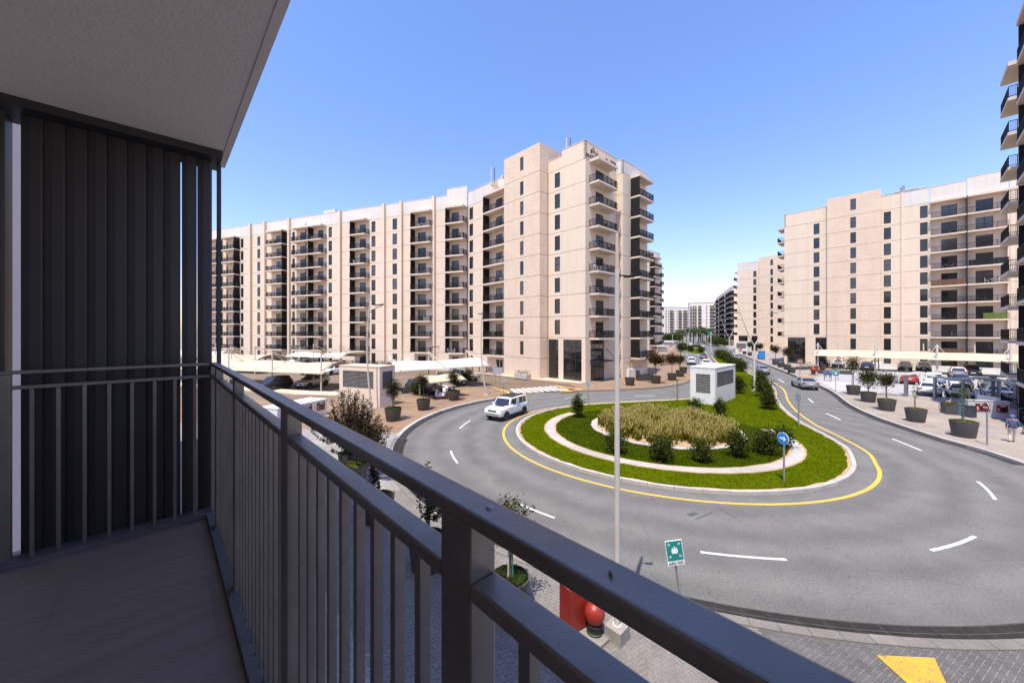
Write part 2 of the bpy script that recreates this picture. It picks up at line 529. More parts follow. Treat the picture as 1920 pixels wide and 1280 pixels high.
# ---------------------------------------------------------------- A: the long block with the corner lobby
OA = V2(10.4, 52.9)
A = building('apartment_building', 'long cream block with dark balconies, a glazed corner lobby and black letters on top', OA)
fl = Fac(A, OA, E1, -EN)                 # lobby face, set along our own facade direction
tq = 1.85
a_l = fl.a(1028)                         # lobby block left end
at0, at1 = fl.a(1012, tq), fl.a(945, tq)
DL, ML = V2(-0.936, 0.353), V2(-0.353, -0.936)
S0 = V2(-7.8, 71.1)
# bend between the lobby line and the long line
def isect(p, d, q_, e):
    den = d.x * e.y - d.y * e.x
    return ((q_.x - p.x) * e.y - (q_.y - p.y) * e.x) / den
a_b = fl.a(876.5)
OL = OA + E1 * a_b
fL = Fac(A, OL, DL, ML)
L_end = fL.a(405)
ZR = 10 * FH
# cores (solid volumes behind the panels)
fl.core(0.2, a_l, 0, 8.2, ZR)
fl.core(at0 + 0.2, at1, tq, 9.5, 36.0, stone_relief)
fl.core(at1, a_b, 0, 8.0, ZR)
fL.core(0.0, L_end + 8, 0, 9.0, ZR)
# lobby block: a tall glazed ground storey, eight storeys of panels
w0, w1 = fl.a(1040), fl.a(1050)
a_s = fl.a(1053.5)
gz = 2 * FH
for (b0, b1), (c0, c1) in zip(((fl.a(1028.5), fl.a(1047)), (fl.a(1056), fl.a(1090.5))), ((a_l, fl.a(1051)), (fl.a(1051), 0.0))):
    lo, hi = min(b0, b1), max(b0, b1)
    pm = fl.panel_mesh(c0, c1, stone, gz, (lo, hi, 0.15, 6.1))
    fl.put('panel', pm, 0)
    fm, gm = fl.window_meshes(lo, hi, 0.15, 6.1, 0, 'lobby')
    f = fl.put('window', fm, 0)
    fl.put('pane', gm, 0, f)
fl.column(a_l, a_s, range(2, 10), stone, (w0, w1, 0.5, 2.7))
fl.column(a_s, 0.0, range(2, 10), stone)
fl.parapet(a_l, a_s, ZR, 33.6, stone)
fl.parapet(a_s, 0.0, ZR, 34.4, stone)
# textured tower
fl.column(at1, at0, range(0, 1), stone_relief, None, tq)
fl.column(at1, at0, K19, stone_relief, (fl.a(975, tq), fl.a(981.5, tq), 0.45, 2.6), tq)
fl.column(at1, at0, range(10, 11), stone_relief, (fl.a(975, tq), fl.a(981.5, tq), 1.2, 3.3), tq, h=36.1 - ZR)
ftS = Fac(A, fl.P(at0, tq), EN, -E1)
for k in range(0, 11):
    ftS.put('panel', ftS.panel_mesh(0, tq + (0 if k < 10 else 6.0), stone_relief, FH if k < 10 else 36.1 - ZR), k * FH)
# stretch between the tower and the bend
b0, b1 = at1 + 0.2, fl.a(908 + 9)
wA, wB = fl.a(880), fl.a(887)
fl.column(fl.a(906), a_b - 0.3, range(0, 10), stone, (wA, wB, *WZ))
fl.stack(b0, fl.a(917), K19, 1.55, 0, screens=[(fl.a(917) - 0.05, 1)], doors=[(fl.a(930), fl.a(942.5))], rails=(False, True), extra=boxes_on_balcony(1))
fl.column(b0, fl.a(917), range(0, 1), stone, (fl.a(930), fl.a(942.5), 0.05, 2.35), kind='door')
fl.column(fl.a(917), fl.a(906), range(0, 10), stone)
fl.parapet(at1, a_b - 0.3, ZR, 34.5, stone_white)
# long face
def L(px, q=0.0): return fL.a(px, q)
def Lcol(p0, p1, wp=None, wz=WZ, floors=range(0, 10)):
    fL.column(L(p0), L(p1), floors, stone, (L(wp[0]), L(wp[1]), *wz) if wp else None)
def Lstack(p0, p1, screens, doors, seed, rails=(True, True)):
    fL.stack(L(p0), L(p1), K19, 1.55, 0, screens=[(L(x), 1) for x in screens], doors=[(L(a), L(b)) for a, b in doors], rails=rails, extra=boxes_on_balcony(seed))
    if doors:
        d = doors[0]
        fL.column(L(p0), L(p1), range(0, 1), stone, (L(d[0]), L(d[1]), 0.05, 2.35), kind='door')
    else:
        fL.column(L(p0), L(p1), range(0, 1), stone)
Lstack(875, 841.5, [842.2], [(860.5, 847.5)], 2)
Lcol(841.5, 815)
Lstack(813.5, 777, [777.8], [(798.6, 783.7)], 3)
Lcol(813.5, 815)
Lcol(777, 755)
Lcol(752.5, 723, (744.5, 736))
Lcol(719.5, 692.5, (704, 696.5))
Lstack(692.5, 664.5, [665.2], [(686, 674.5)], 4)
Lcol(664.5, 641)
Lcol(637, 612, (622.5, 616))
Lstack(612, 556, [587.5], [(606.5, 596.5), (574.5, 563)], 5)
Lcol(556, 545.5, (553, 548))
Lcol(542, 539)
Lstack(539, 509, [538.2], [(527, 518)], 6)
Lcol(509, 500)
Lcol(496.5, 473, (488, 482.5))
Lcol(469.5, 450, (456.5, 451.5))
Lstack(450, 424, [449.2], [(441, 436.5), (425.5 + 1.5, 424.5)], 7)
Lcol(424, 418)
Lstack(417, 396, [416.2], [(410, 404)], 8)
for px in (813.5 + 1.2, 753.7, 721.3, 639, 543.8, 498.3, 471.2): fL.rib(L(px), 0.55, 0, 0.55, 34.7)
def Lpar(p0, p1, z1=34.6, m=None): fL.parapet(L(p0), L(p1), ZR, z1, m or stone_white)
Lpar(876, 838, 35.9); Lpar(838, 755); Lpar(753, 722); Lpar(720.5, 640); Lpar(638.5, 545); Lpar(543, 396)
# plant rooms on the roof
for p0, p1, q, z in ((612, 590, -2.5, 36.4), (590, 520, -3.0, 35.6)):
    fL.put('roof_room', MB().fbox(fL.fr, min(L(p0), L(p1)), max(L(p0), L(p1)), q - 4, q, ZR, z).mesh('roof_room', stone_white))
fL.put('roof', MB().fbox(fL.fr, 0, L_end + 8, -9, -0.35, ZR, ZR + 0.2).mesh('roof', concrete))
dp = MB().tube([(*(fL.P(L(574), 0.12) - fL.O), 0.2), (*(fL.P(L(574), 0.12) - fL.O), 33.0)], 0.07, 6)
fL.put('drain_pipe', dp.mesh('drain_pipe', frame_m))
# pergola beams beside the tower
for a, z in ((at1 + 0.3, 33.3), (at1 + 3.2, 32.8)):
    fl.put('roof_beam', MB().fbox(fl.fr, a, a + 0.4, -1.0, 1.9, z, z + 0.35).mesh('roof_beam', slab_m))
# right-hand face of the lobby block and the block beyond it
fs = Fac(A, OA, EN, -E1)
fs.core(0.35, 8.2, 0, 7.0, ZR)
fs.column(0, 0.9, range(0, 10), stone)
d0, d1 = fs.a(1117), fs.a(1131.5)
fs.stack(0.95, 5.95, range(2, 10), 1.6, 0, doors=[(d0, d1)], extra=boxes_on_balcony(9), step=0.12)
fs.column(5.95, 8.2, range(2, 10), stone)
lo, hi = sorted((fs.a(1107.5), fs.a(1132.5)))
fs.put('panel', fs.panel_mesh(0.9, 8.2, stone, gz, (lo, hi, 0.1, 6.1)), 0)
fm, gm = fs.window_meshes(lo, hi, 0.1, 6.1, 0, 'lobby')
f = fs.put('window', fm, 0); vary_pane(fs.put('pane', gm, 0, f))
fs.parapet(0, 8.2, ZR, 34.4, stone)
# entrance canopy on two tie rods
mb = MB().fbox(fs.fr, 1.0, 5.6, 0.02, 1.7, 2.95, 3.07)
for x in (1.2, 5.4):
    p, q = fs.P(x, 0.05) - fs.O, fs.P(x, 1.6) - fs.O
    mb.tube([(p.x, p.y, 4.7), (q.x, q.y, 3.05)], 0.04, 6)
fs.put('entrance_canopy', mb.mesh('entrance_canopy', black_m))
q2 = 1.15
fs.core(8.4, 16.0, q2, 9.0, ZR)
p2a = 8.2
s2a, s2b = fs.a(1182.3, q2), fs.a(1182.3, q2) + 4.7
fs.column(p2a, s2a, range(0, 10), stone, None, q2)
fs.stack(s2a, s2b, K19, 1.6, q2, screens=[(s2a + 0.08, 1)], doors=[(s2a + 0.6, s2a + 2.2)], extra=boxes_on_balcony(10), step=0.12)
fs.column(s2a, s2b, range(0, 1), stone, None, q2)
fs.column(s2b, s2b + 0.9, range(0, 10), stone, None, q2)
fs.parapet(p2a, s2b + 0.9, ZR, 33.9, stone_white, q2)
f2 = Fac(A, fs.P(8.2, q2), E1, -EN)
f2.column(0.0, q2, range(0, 10), stone)
f2.parapet(0.0, q2, ZR, 33.9, stone_white, 0.0, 0.25)
# black letters and marks on the parapet
def text_mesh(body, size, depth=0.0, align='LEFT'):
    cu = bpy.data.curves.new('lettering', 'FONT')
    cu.body = body
    cu.size = size
    cu.extrude = depth
    cu.align_x = align
    cu.resolution_u = 2
    ob = bpy.data.objects.new('lettering', cu)
    COL.objects.link(ob)
    dg = bpy.context.evaluated_depsgraph_get()
    me = bpy.data.meshes.new_from_object(ob.evaluated_get(dg))
    bpy.data.objects.remove(ob)
    bpy.data.curves.remove(cu)
    return me
def place_text(name, body, size, mat, parent, O3, ax, up, depth=0.01, align='LEFT', sx=1.0):
    """flat lettering: O3 its origin, ax the reading direction, up its upward direction"""
    me = text_mesh(body, size, depth, align)
    me.materials.clear()
    me.materials.append(mat)
    ax, up = Vector(ax).normalized(), Vector(up).normalized()
    nn = ax.cross(up)
    me.transform(Matrix(((ax.x * sx, up.x, nn.x, O3[0]), (ax.y * sx, up.y, nn.y, O3[1]), (ax.z * sx, up.z, nn.z, O3[2]), (0, 0, 0, 1))))
    return link(name, me, parent)
def fs_loc(a, q, z):
    p = fs.P(a, q)
    return (p.x - A.location.x, p.y - A.location.y, z)
axn = (EN.x, EN.y, 0)
place_text('lettering', 'ﻭﺍﺗﺮﺯ', 1.15, sign_black, A, fs_loc(1.15, 0.05, 33.15), axn, (0, 0, 1), 0.03)
place_text('lettering', 'WATERS', 0.78, sign_black, A, fs_loc(0.12, 0.05, 32.15), axn, (0, 0, 1), 0.03)
mb = MB()
pts = [(*(fs.P(4.75 + 0.5 * (1 - cos(t)), 0.06) - fs.O), 32.35 + 1.0 * sin(t)) for t in [i * pi / 8 for i in range(9)]]
mb.tube(pts[:4], 0.05, 6); mb.tube(pts[4:], 0.10, 6)
fs.put('arch_logo', mb.mesh('arch_logo', sign_black))
mb = MB().fbox(fs.fr, 6.5, 8.0, 0.01, 0.05, 33.35, 33.55).fbox(fs.fr, 6.5, 6.66, 0.01, 0.05, 32.3, 33.35).fbox(fs.fr, 7.84, 8.0, 0.01, 0.05, 32.3, 33.35)
for x in (6.95, 7.35):
    mb.fbox(fs.fr, x, x + 0.12, 0.01, 0.05, 32.4, 33.0).fbox(fs.fr, x + 0.12, x + 0.3, 0.01, 0.05, 32.6, 32.72)
fs.put('square_logo', mb.mesh('square_logo', sign_black))
# rooftop masts
def mast(px, py_top, depth, label):
    u = (px - CX) / FPX
    p = V2(u * depth, depth)
    top = EYE + (HZ - py_top) / FPX * depth
    r = thing('antenna_mast', label, 'antenna', (p.x, p.y, ZR + 0.2), 0, 'rooftop masts')
    h = top - ZR - 0.2
    MB().tube([(0, 0, 0), (0, 0, h)], 0.06, 6).build('mast', steel_m, r)
    for dx, rad_, mt in ((-0.3, 0.10, white_pole), (0.28, 0.06, frame_m)):
        MB().tube([(dx, 0, h * 0.25), (dx, 0, h * 0.75)], rad_, 8).build('antenna_panel', mt, r)
    MB().box(-0.35, 0.35, -0.05, 0.05, h * 0.4, h * 0.4 + 0.08).box(-0.35, 0.35, -0.05, 0.05, h * 0.7, h * 0.7 + 0.08).build('bracket', steel_m, r)
mast(1066, 234, 60, 'tall rooftop antenna mast above the corner lobby block')
mast(924.5, 300, 66, 'slim rooftop antenna mast left of the textured tower')

# ---------------------------------------------------------------- A2: next block up the avenue
def side_stack_block(root, O, n, p_s, label_seed, length=5.0, floors=K19, z1=34.0, scr=True):
    f = Fac(root, O, EN, -E1)
    f.core(0.2, length + 3, 0, 8, ZR, stone)
    f.column(0, 0.9, range(0, 10), stone)
    f.stack(0.9, 0.9 + length, floors, p_s, 0, screens=[(1.0, 1)] if scr else [], doors=[(1.5, 3.2)], step=0.16, bar=0.04)
    f.column(0.9, 0.9 + length, range(0, 1), stone)
    f.column(0.9 + length, length + 3, range(0, 10), stone)
    f.parapet(0, length + 3, ZR, z1, stone_white)
    g = Fac(root, O, E1, -EN)
    g.column(0, 6, range(0, 10), stone)
    g.parapet(0, 6, ZR, z1, stone_white)
OA2 = V2(44.3, 121.0)
A2 = building('apartment_building', 'narrow end of a cream block with dark balconies behind the corner lobby', OA2)
side_stack_block(A2, OA2, 0, 1.7, 1)
side_stack_block(A2, V2(52.3, 139.0), 0, 1.7, 2)

# ---------------------------------------------------------------- B: the block on the right
OB = V2(75.4, 75.1)
B = building('apartment_building', 'broad cream block on the right, above the long car park shade', OB)
fb = Fac(B, OB, E1, -EN)
def b_(px, q=0.0): return fb.a(px, q)
tb = 0.6
bL, bT0, bT1 = b_(1470.5), b_(1550.4, tb), b_(1652, tb)
bE = b_(1905)
fb.core(bL - 0.2, b_(1742), 0, 12, ZR)
fb.core(bT0 - 0.1, bT1 + 0.1, tb, 10, 36.0, stone_relief)
fb.core(b_(1742.5), bE - 10, -0.65, 11, ZR)
BW = (0.45, 2.8)
for (p0, p1, win) in ((1470.5, 1515, None), (1515, 1550.4, (1525.5, 1536.5)), (1652, 1692, (1657, 1670.5)), (1692, 1742.5, (1725, 1739.5))):
    fb.column(b_(p0), b_(p1), range(2 if p1 < 1560 else 0, 10), stone, (b_(win[0]), b_(win[1]), *BW) if win else None)
    fb.parapet(b_(p0), b_(p1), ZR, 34.7, stone if p1 < 1700 else stone_white)
for (c0, c1, g0, g1) in ((1470.5, 1512, 1477, 1510.0), (1512, 1550.4, 1529, 1549.5)):
    lo, hi = sorted((b_(g0), b_(g1)))
    fb.put('panel', fb.panel_mesh(b_(c0), b_(c1), stone, gz, (lo, hi, 0.1, 6.1)), 0)
    fm, gm = fb.window_meshes(lo, hi, 0.1, 6.1, 0, 'lobby')
    f = fb.put('window', fm, 0); fb.put('pane', gm, 0, f)
fb.column(bT0, bT1, range(0, 1), stone_relief, None, tb)
tw = (b_(1594.3, tb), b_(1605, tb))
fb.column(bT0, bT1, K19, stone_relief, (*tw, 0.5, 2.75), tb)
fb.column(bT0, bT1, range(10, 11), stone_relief, (*tw, 1.1, 3.4), tb, h=36.2 - ZR)
fbs = Fac(B, fb.P(bT0, tb), EN, E1)
for k in range(0, 11): fbs.put('panel', fbs.panel_mesh(0, tb if k < 10 else 6, stone_relief, FH if k < 10 else 36.2 - ZR), k * FH)
fb.rib(b_(1692), 0.35, 0, 0.18, 34.7)
def b_extra(which):
    def ex(s, k, b, a0, a1, p, q):
        key = (which, k)
        mats = {(1, 5): wood_screen, (1, 1): wood_screen, (2, 6): black_m, (2, 3): hedge_screen}
        if key in mats:
            x0, x1 = (a0 + 0.1, a1 - 0.1) if key != (2, 3) else (a0 + 0.2, a0 + (a1 - a0) * 0.62)
            mb = MB()
            n = 24
            for i in range(n):
                y0 = x0 + (x1 - x0) * i / n
                mb.fbox(s.fr, y0, y0 + (x1 - x0) / n - 0.015, q + p - 0.02, q + p + 0.02 + 0.012 * (i % 2), 0.05, 1.08)
            s.put('privacy_screen', mb.mesh('privacy_screen', mats[key]), 0, b)
        else:
            boxes_on_balcony(which * 50 + k)(s, k, b, a0, a1, p, q - 0.55)
    return ex
wood_screen = M('wood_screen', (0.16, 0.07, 0.035), 0.7, col2=(0.11, 0.05, 0.025), vscale=3)
hedge_screen = M('leaf_screen', (0.13, 0.17, 0.03), 0.9, col2=(0.08, 0.12, 0.02), vscale=6)
for i, (p0, p1, dd0, dd1) in enumerate(((1744, 1811.5, 1765, 1795.5), (1813.5, 1891, 1830, 1863.5))):
    fb.stack(b_(p0), b_(p1), K19, 0.75, 0, doors=[(b_(dd0), b_(dd1))], rails=(False, False), recess=0.65, extra=b_extra(i + 1))
    fb.put('panel', fb.panel_mesh(b_(p0), b_(p1), stone, FH, (b_(dd0), b_(dd1), 0.9, 2.35), -0.65), 0)
    fm, gm = fb.window_meshes(b_(dd0), b_(dd1), 0.9, 2.35, -0.65, 'door')
    f = fb.put('window', fm, 0); fb.put('pane', gm, 0, f)
    fb.parapet(b_(p0), b_(p1), ZR + 0.15, 34.7 + i * 0.5, stone_white)
fb.rib(b_(1743.3), 0.3, -0.6, 0.6, ZR)
fb.rib(b_(1812.5), 0.16, -0.6, 1.3, ZR, frame_m)
fb.rib(b_(1892), 0.3, -0.6, 0.6, ZR)
fb.column(b_(1893), bE, range(0, 10), stone, None, 0)
fb.column(bE, bE - 9, range(0, 10), stone, None, 0)
fb.parapet(b_(1893), bE - 9, ZR, 35.2, stone_white)
# end face toward the avenue with its balconies
fe = Fac(B, fb.P(bL), EN, E1)
fe.column(0, 0.8, range(0, 10), stone)
fe.stack(0.8, 5.0, range(2, 10), 1.5, 0, doors=[(1.5, 3.2)], step=0.12)
fe.column(5.0, 12, range(0, 10), stone)
fe.column(0.8, 5.0, range(0, 2), stone)
fe.parapet(0, 12, ZR, 34.7, stone_white)
# roof plant
mb = MB()
p = fb.P(b_(1672), -3) - fb.O
for i in range(3):
    a0 = b_(1660) - i * 1.3
    q = fb.P(a0, -2.5 - i) - fb.O
    mb.tube([(q.x, q.y, 34.2), (q.x, q.y, 35.6 + i * 0.15), (q.x + 3.0, q.y - 3.2, 35.7 + i * 0.15), (q.x + 3.0, q.y - 3.2, 34.2)], 0.12, 6)
fb.put('roof_pipe', mb.mesh('roof_pipe', steel_m))
for px, z in ((1690, 36.4), (1694, 36.7), (1685, 35.6)):
    q = fb.P(b_(px), -2.6) - fb.O
    fb.put('exhaust_stack', MB().tube([(q.x, q.y, 34), (q.x, q.y, z)], 0.22, 8).mesh('exhaust_stack', steel_m))

# ---------------------------------------------------------------- B2: the block behind B
OB2 = V2(95.0, 146.0)
B2 = building('apartment_building', 'cream block with a textured tower, half hidden behind the right-hand block', OB2)
fc = Fac(B2, OB2, E1, -EN)
def c_(px, q=0.0): return fc.a(px, q)
fc.core(c_(1382.5) - 0.2, c_(1475), 0, 12, ZR)
for (p0, p1, win) in ((1382.5, 1405, None), (1405, 1423, (1412.3, 1418.3))):
    fc.column(c_(p0), c_(p1), range(2, 10), stone, (c_(win[0]), c_(win[1]), *BW) if win else None)
    fc.parapet(c_(p0), c_(p1), ZR, 35.0, stone_white)
for (c0, c1, g0, g1) in ((1382.5, 1404, 1385, 1402), (1404, 1423, 1409, 1420.5)):
    lo, hi = sorted((c_(g0), c_(g1)))
    fc.put('panel', fc.panel_mesh(c_(c0), c_(c1), stone, gz, (lo, hi, 0.1, 6.1)), 0)
    fm, gm = fc.window_meshes(lo, hi, 0.1, 6.1, 0, 'lobby')
    f = fc.put('window', fm, 0); fc.put('pane', gm, 0, f)
fc.column(c_(1423), c_(1475), range(0, 10), stone_relief, (c_(1445), c_(1450), *BW), 0.5)
fc.column(c_(1423), c_(1475), range(10, 11), stone_relief, (c_(1445), c_(1450), 1.0, 3.2), 0.5, h=36.4 - ZR)
fce = Fac(B2, fc.P(c_(1382.5)), EN, E1)
fce.column(0, 1, range(0, 10), stone)
fce.stack(1, 5.5, range(2, 10), 1.6, 0, doors=[(1.7, 3.4)], step=0.2, bar=0.06)
fce.column(5.5, 12, range(0, 10), stone)

# ---------------------------------------------------------------- dark balconied block further along the avenue
P0, P1 = V2(126.5, 213.0), V2(158.5, 290.0)
OC = P0
C3 = building('apartment_building', 'receding block with almost black balconies left of the pale blocks on the avenue', OC)
dC = (P1 - P0).normalized()
f3 = Fac(C3, P0, dC, V2(-dC.y, dC.x))
len3 = (P1 - P0).length
f3.core(0, len3, 0, 14, ZR, stone)
sl = [i * len3 / 8 for i in range(9)]
for i in range(8):
    if i in (2, 5):
        f3.put('wall_pier', MB().fbox(f3.fr, sl[i] + 2, sl[i + 1] - 5, -0.1, 1.4, 0, ZR + 0.4).mesh('wall_pier', stone))
for i in range(8):
    f3.stack(sl[i] + 0.2, sl[i + 1] - 0.2, K19, 1.5, 0, screens=[(sl[i] + 0.3, 1)], panel=False, step=0.35, bar=0.12)
mb = MB()
for i in range(8):
    for k in range(1, 10): mb.fbox(f3.fr, sl[i] + 0.5, sl[i + 1] - 0.5, -0.2, 0.02, k * FH, k * FH + 2.5)
o = f3.put('window_band', mb.mesh('window_band', glass_m)); o['kind'] = 'stuff'
f3.parapet(0, len3, ZR + 0.13, 34.6, stone_white)

# ---------------------------------------------------------------- far pale blocks closing the avenue
def far_block(name, label, x0, x1, depth, H, bays, floors, slope=0.0, side=None):
    """bays: list of (pixel0, pixel1, kind)"""
    pa, pb = V2((x0 - CX) / FPX * depth, depth), V2((x1 - CX) / FPX * (depth + slope), depth + slope)
    r = building(name, label, pa)
    d = pb - pa
    n = V2(d.y, -d.x)
    f = Fac(r, pa, d, n)
    Ld = d.length
    f.put('wall', MB().fbox(f.fr, 0, Ld, -14, 0, 0, H).mesh('wall', far_white))
    wn, sb = MB(), MB()
    for (q0, q1, kind) in bays:
        a0, a1 = f.a(q0), f.a(q1)
        for k in range(1, floors):
            z = k * FH
            if kind == 'w':
                wn.fbox(f.fr, a0, a1, -0.3, 0.03, z + 0.5, z + 2.6)
            else:
                wn.fbox(f.fr, a0, a1, -0.3, 0.03, z + 0.1, z + 2.5)
                sb.fbox(f.fr, a0 - 0.2, a1 + 0.2, 0.0, 1.5, z - 0.25, z)
                wn.fbox(f.fr, a0 - 0.1, a1 + 0.1, 1.35, 1.42, z + 0.05, z + 0.75)
    o = f.put('window_grid', wn.mesh('window_grid', far_dark)); o['kind'] = 'stuff'
    if sb.v:
        o = f.put('balcony_slabs', sb.mesh('balcony_slabs', slab_m)); o['kind'] = 'stuff'
    f.put('parapet', MB().fbox(f.fr, -0.3, Ld + 0.3, -14.2, 0.3, H, H + 0.6).mesh('parapet', far_white))
    return f
far_white = M('far_render', (0.66, 0.61, 0.56), 0.9, col2=(0.61, 0.55, 0.49), vscale=0.1)
far_dark = M('far_openings', (0.13, 0.10, 0.085), 0.5, col2=(0.09, 0.075, 0.065), vscale=0.3)
far_block('apartment_building', 'far pale block with stepped balconies, right of the lowest one on the avenue', 1293, 1344, 372, 37.3,
          [(1294, 1297, 'b'), (1298.5, 1302, 'b'), (1303, 1306, 'b'), (1309, 1315, 'b'), (1324, 1326, 'w'), (1331, 1340, 'b')], 11, -8)
far_block('apartment_building', 'farthest pale block straight down the avenue above the palms', 1245, 1294, 440, 38,
          [(1248, 1250, 'w'), (1253, 1254.5, 'w'), (1256, 1262, 'b'), (1263, 1264.5, 'w'), (1269, 1270.5, 'w'), (1272, 1278, 'b'), (1281, 1288, 'b'), (1289, 1290.5, 'w')], 11, 4)

# ---------------------------------------------------------------- D: dark balconies at the right edge
OD = bal(-7.9, 61.5)
D = building('apartment_building', 'block at the right edge, seen only by its projecting balconies with black screens', OD)
fd = Fac(D, OD, -EN, E1)
fd.core(0.2, 17.2, 0, 14, ZR, stone)
def dstack(a0, a1, p, scr):
    fd.stack(a0, a1, range(0, 10), p, 0, screens=[(a0 + 0.06, 1)] if scr else [], doors=[(a0 + 1.2, a0 + 3.0)], step=0.115, bar=0.028)
dstack(0.6, 4.8, 1.6, False)
fd.column(4.8, 11.6, range(0, 10), stone)
dstack(11.6, 16.4, 1.95, True)
fd.column(16.4, 17.2, range(0, 10), stone)
fd.column(0, 0.6, range(0, 10), stone)
fd.parapet(0, 17.2, ZR, 32.6, stone_white)

# balcony furniture as things of their own
ORD = ['ground', 'first', 'second', 'third', 'fourth', 'fifth', 'sixth', 'seventh', 'eighth', 'ninth']
STACK = {1: 'stack touching the textured tower', 2: 'first stack of the long face', 3: 'second stack of the long face', 4: 'stack above the louvred kiosk', 5: 'double-width stack of the long face',
         6: 'screened stack left of the double-width one', 7: 'second stack from the far left end', 8: 'stack at the far left end', 9: 'stack over the lobby door', 10: 'stack right of the lobby door'}
for o, k, s, seed in FURN:
    if s is fb: where, grp = ('left' if seed < 100 else 'right') + ' wide stack of the broad right-hand block', 'balcony furniture on the broad right-hand block'
    else: where, grp = STACK[seed], 'balcony furniture on the long left-hand block'
    tag(o, 'table and chairs on the ' + ORD[k] + '-floor balcony, ' + where, 'furniture', grp)
# ================================================================ GROUND
CR = V2(10.45, 26.35)                 # centre of the roundabout
RO, RI = 18.0, 10.2
def ring(r, a0, a1, n=48, c=CR):
    return [V2(c.x + r * cos(RAD(a0 + (a1 - a0) * i / n)), c.y + r * sin(RAD(a0 + (a1 - a0) * i / n))) for i in range(n + 1)]
def smooth(pts, n=6):
    P = [V2(*p) for p in pts]
    out = []
    for i in range(len(P) - 1):
        p0, p1, p2, p3 = P[max(i - 1, 0)], P[i], P[i + 1], P[min(i + 2, len(P) - 1)]
        for k in range(n):
            t = k / n
            out.append(0.5 * ((2 * p1) + (p2 - p0) * t + (2 * p0 - 5 * p1 + 4 * p2 - p3) * t * t + (3 * p1 - p0 - 3 * p2 + p3) * t ** 3))
    return out + [P[-1]]
def offset(pts, d):
    k = len(pts)
    o = []
    for i, p in enumerate(pts):
        t = (pts[min(i + 1, k - 1)] - pts[max(i - 1, 0)]).normalized()
        o.append(p + V2(-t.y, t.x) * d)
    return o
def walk(pts, step):
    out, acc = [pts[0]], 0.0
    for a, b in zip(pts, pts[1:]):
        L = (b - a).length
        pos = step - acc
        while pos <= L:
            out.append(a + (b - a) * (pos / L))
            pos += step
        acc = (acc + L) % step
    return out

asphalt = M('asphalt', (0.148, 0.143, 0.136), 0.88, col2=(0.122, 0.118, 0.113), vscale=0.6, fine=0.22, fscale=16, bump=0.5, bscale=60, bdist=0.01)
def add_wear(m):
    """darker rubbed wheel bands round the roundabout, patches and fine cracks"""
    t = m.node_tree
    N, L = t.nodes, t.links
    b = N['Principled BSDF']
    src = b.inputs['Base Color'].links[0].from_socket
    geo = N.new('ShaderNodeNewGeometry')
    flat = N.new('ShaderNodeVectorMath'); flat.operation = 'MULTIPLY'; flat.inputs[1].default_value = (1, 1, 0)
    L.new(geo.outputs['Position'], flat.inputs[0])
    ds = N.new('ShaderNodeVectorMath'); ds.operation = 'DISTANCE'; ds.inputs[1].default_value = (CR.x, CR.y, 0)
    L.new(flat.outputs[0], ds.inputs[0])
    nz = N.new('ShaderNodeTexNoise'); nz.inputs['Scale'].default_value = 0.5; nz.inputs['Detail'].default_value = 7; nz.inputs['Roughness'].default_value = 0.65
    L.new(geo.outputs['Position'], nz.inputs['Vector'])
    sn = N.new('ShaderNodeMath'); sn.operation = 'MULTIPLY_ADD'; sn.inputs[1].default_value = 1.6; 
    L.new(nz.outputs[0], sn.inputs[0]); L.new(ds.outputs['Value'], sn.inputs[2])
    wv = N.new('ShaderNodeMath'); wv.operation = 'MULTIPLY'; wv.inputs[1].default_value = 3.4
    L.new(sn.outputs[0], wv.inputs[0])
    sw = N.new('ShaderNodeMath'); sw.operation = 'SINE'
    L.new(wv.outputs[0], sw.inputs[0])
    mr = N.new('ShaderNodeMapRange'); mr.inputs[1].default_value, mr.inputs[2].default_value = -1, 1
    mr.inputs[3].default_value, mr.inputs[4].default_value = 0.84, 1.06
    L.new(sw.outputs[0], mr.inputs[0])
    # scattered dark spots
    vo = N.new('ShaderNodeTexVoronoi'); vo.inputs['Scale'].default_value = 1.7
    L.new(geo.outputs['Position'], vo.inputs['Vector'])
    ms = N.new('ShaderNodeMapRange'); ms.inputs[1].default_value, ms.inputs[2].default_value = 0.04, 0.075
    ms.inputs[3].default_value, ms.inputs[4].default_value = 0.55, 1.0
    L.new(vo.outputs['Distance'], ms.inputs[0])
    # thin cracks
    v2 = N.new('ShaderNodeTexVoronoi'); v2.feature = 'DISTANCE_TO_EDGE'; v2.inputs['Scale'].default_value = 0.16
    n3 = N.new('ShaderNodeTexNoise'); n3.inputs['Scale'].default_value = 1.3
    L.new(geo.outputs['Position'], n3.inputs['Vector'])
    av = N.new('ShaderNodeVectorMath'); av.operation = 'MULTIPLY_ADD'; av.inputs[1].default_value = (0.9, 0.9, 0.9)
    L.new(n3.outputs['Color'], av.inputs[0]); L.new(geo.outputs['Position'], av.inputs[2])
    L.new(av.outputs[0], v2.inputs['Vector'])
    mc = N.new('ShaderNodeMapRange'); mc.inputs[1].default_value, mc.inputs[2].default_value = 0.0, 0.006
    mc.inputs[3].default_value, mc.inputs[4].default_value = 0.86, 1.0
    L.new(v2.outputs['Distance'], mc.inputs[0])
    prev = src
    for k in (mr, ms, mc):
        mx = N.new('ShaderNodeMix'); mx.data_type = 'RGBA'; mx.blend_type = 'MULTIPLY'; mx.inputs[0].default_value = 1
        L.new(prev, mx.inputs[6]); L.new(k.outputs[0], mx.inputs[7])
        prev = mx.outputs[2]
    L.new(prev, b.inputs['Base Color'])
add_wear(asphalt)
asphalt_tan = M('tan_asphalt', (0.19, 0.138, 0.097), 0.9, col2=(0.15, 0.108, 0.076), vscale=0.2, fine=0.12, fscale=10)
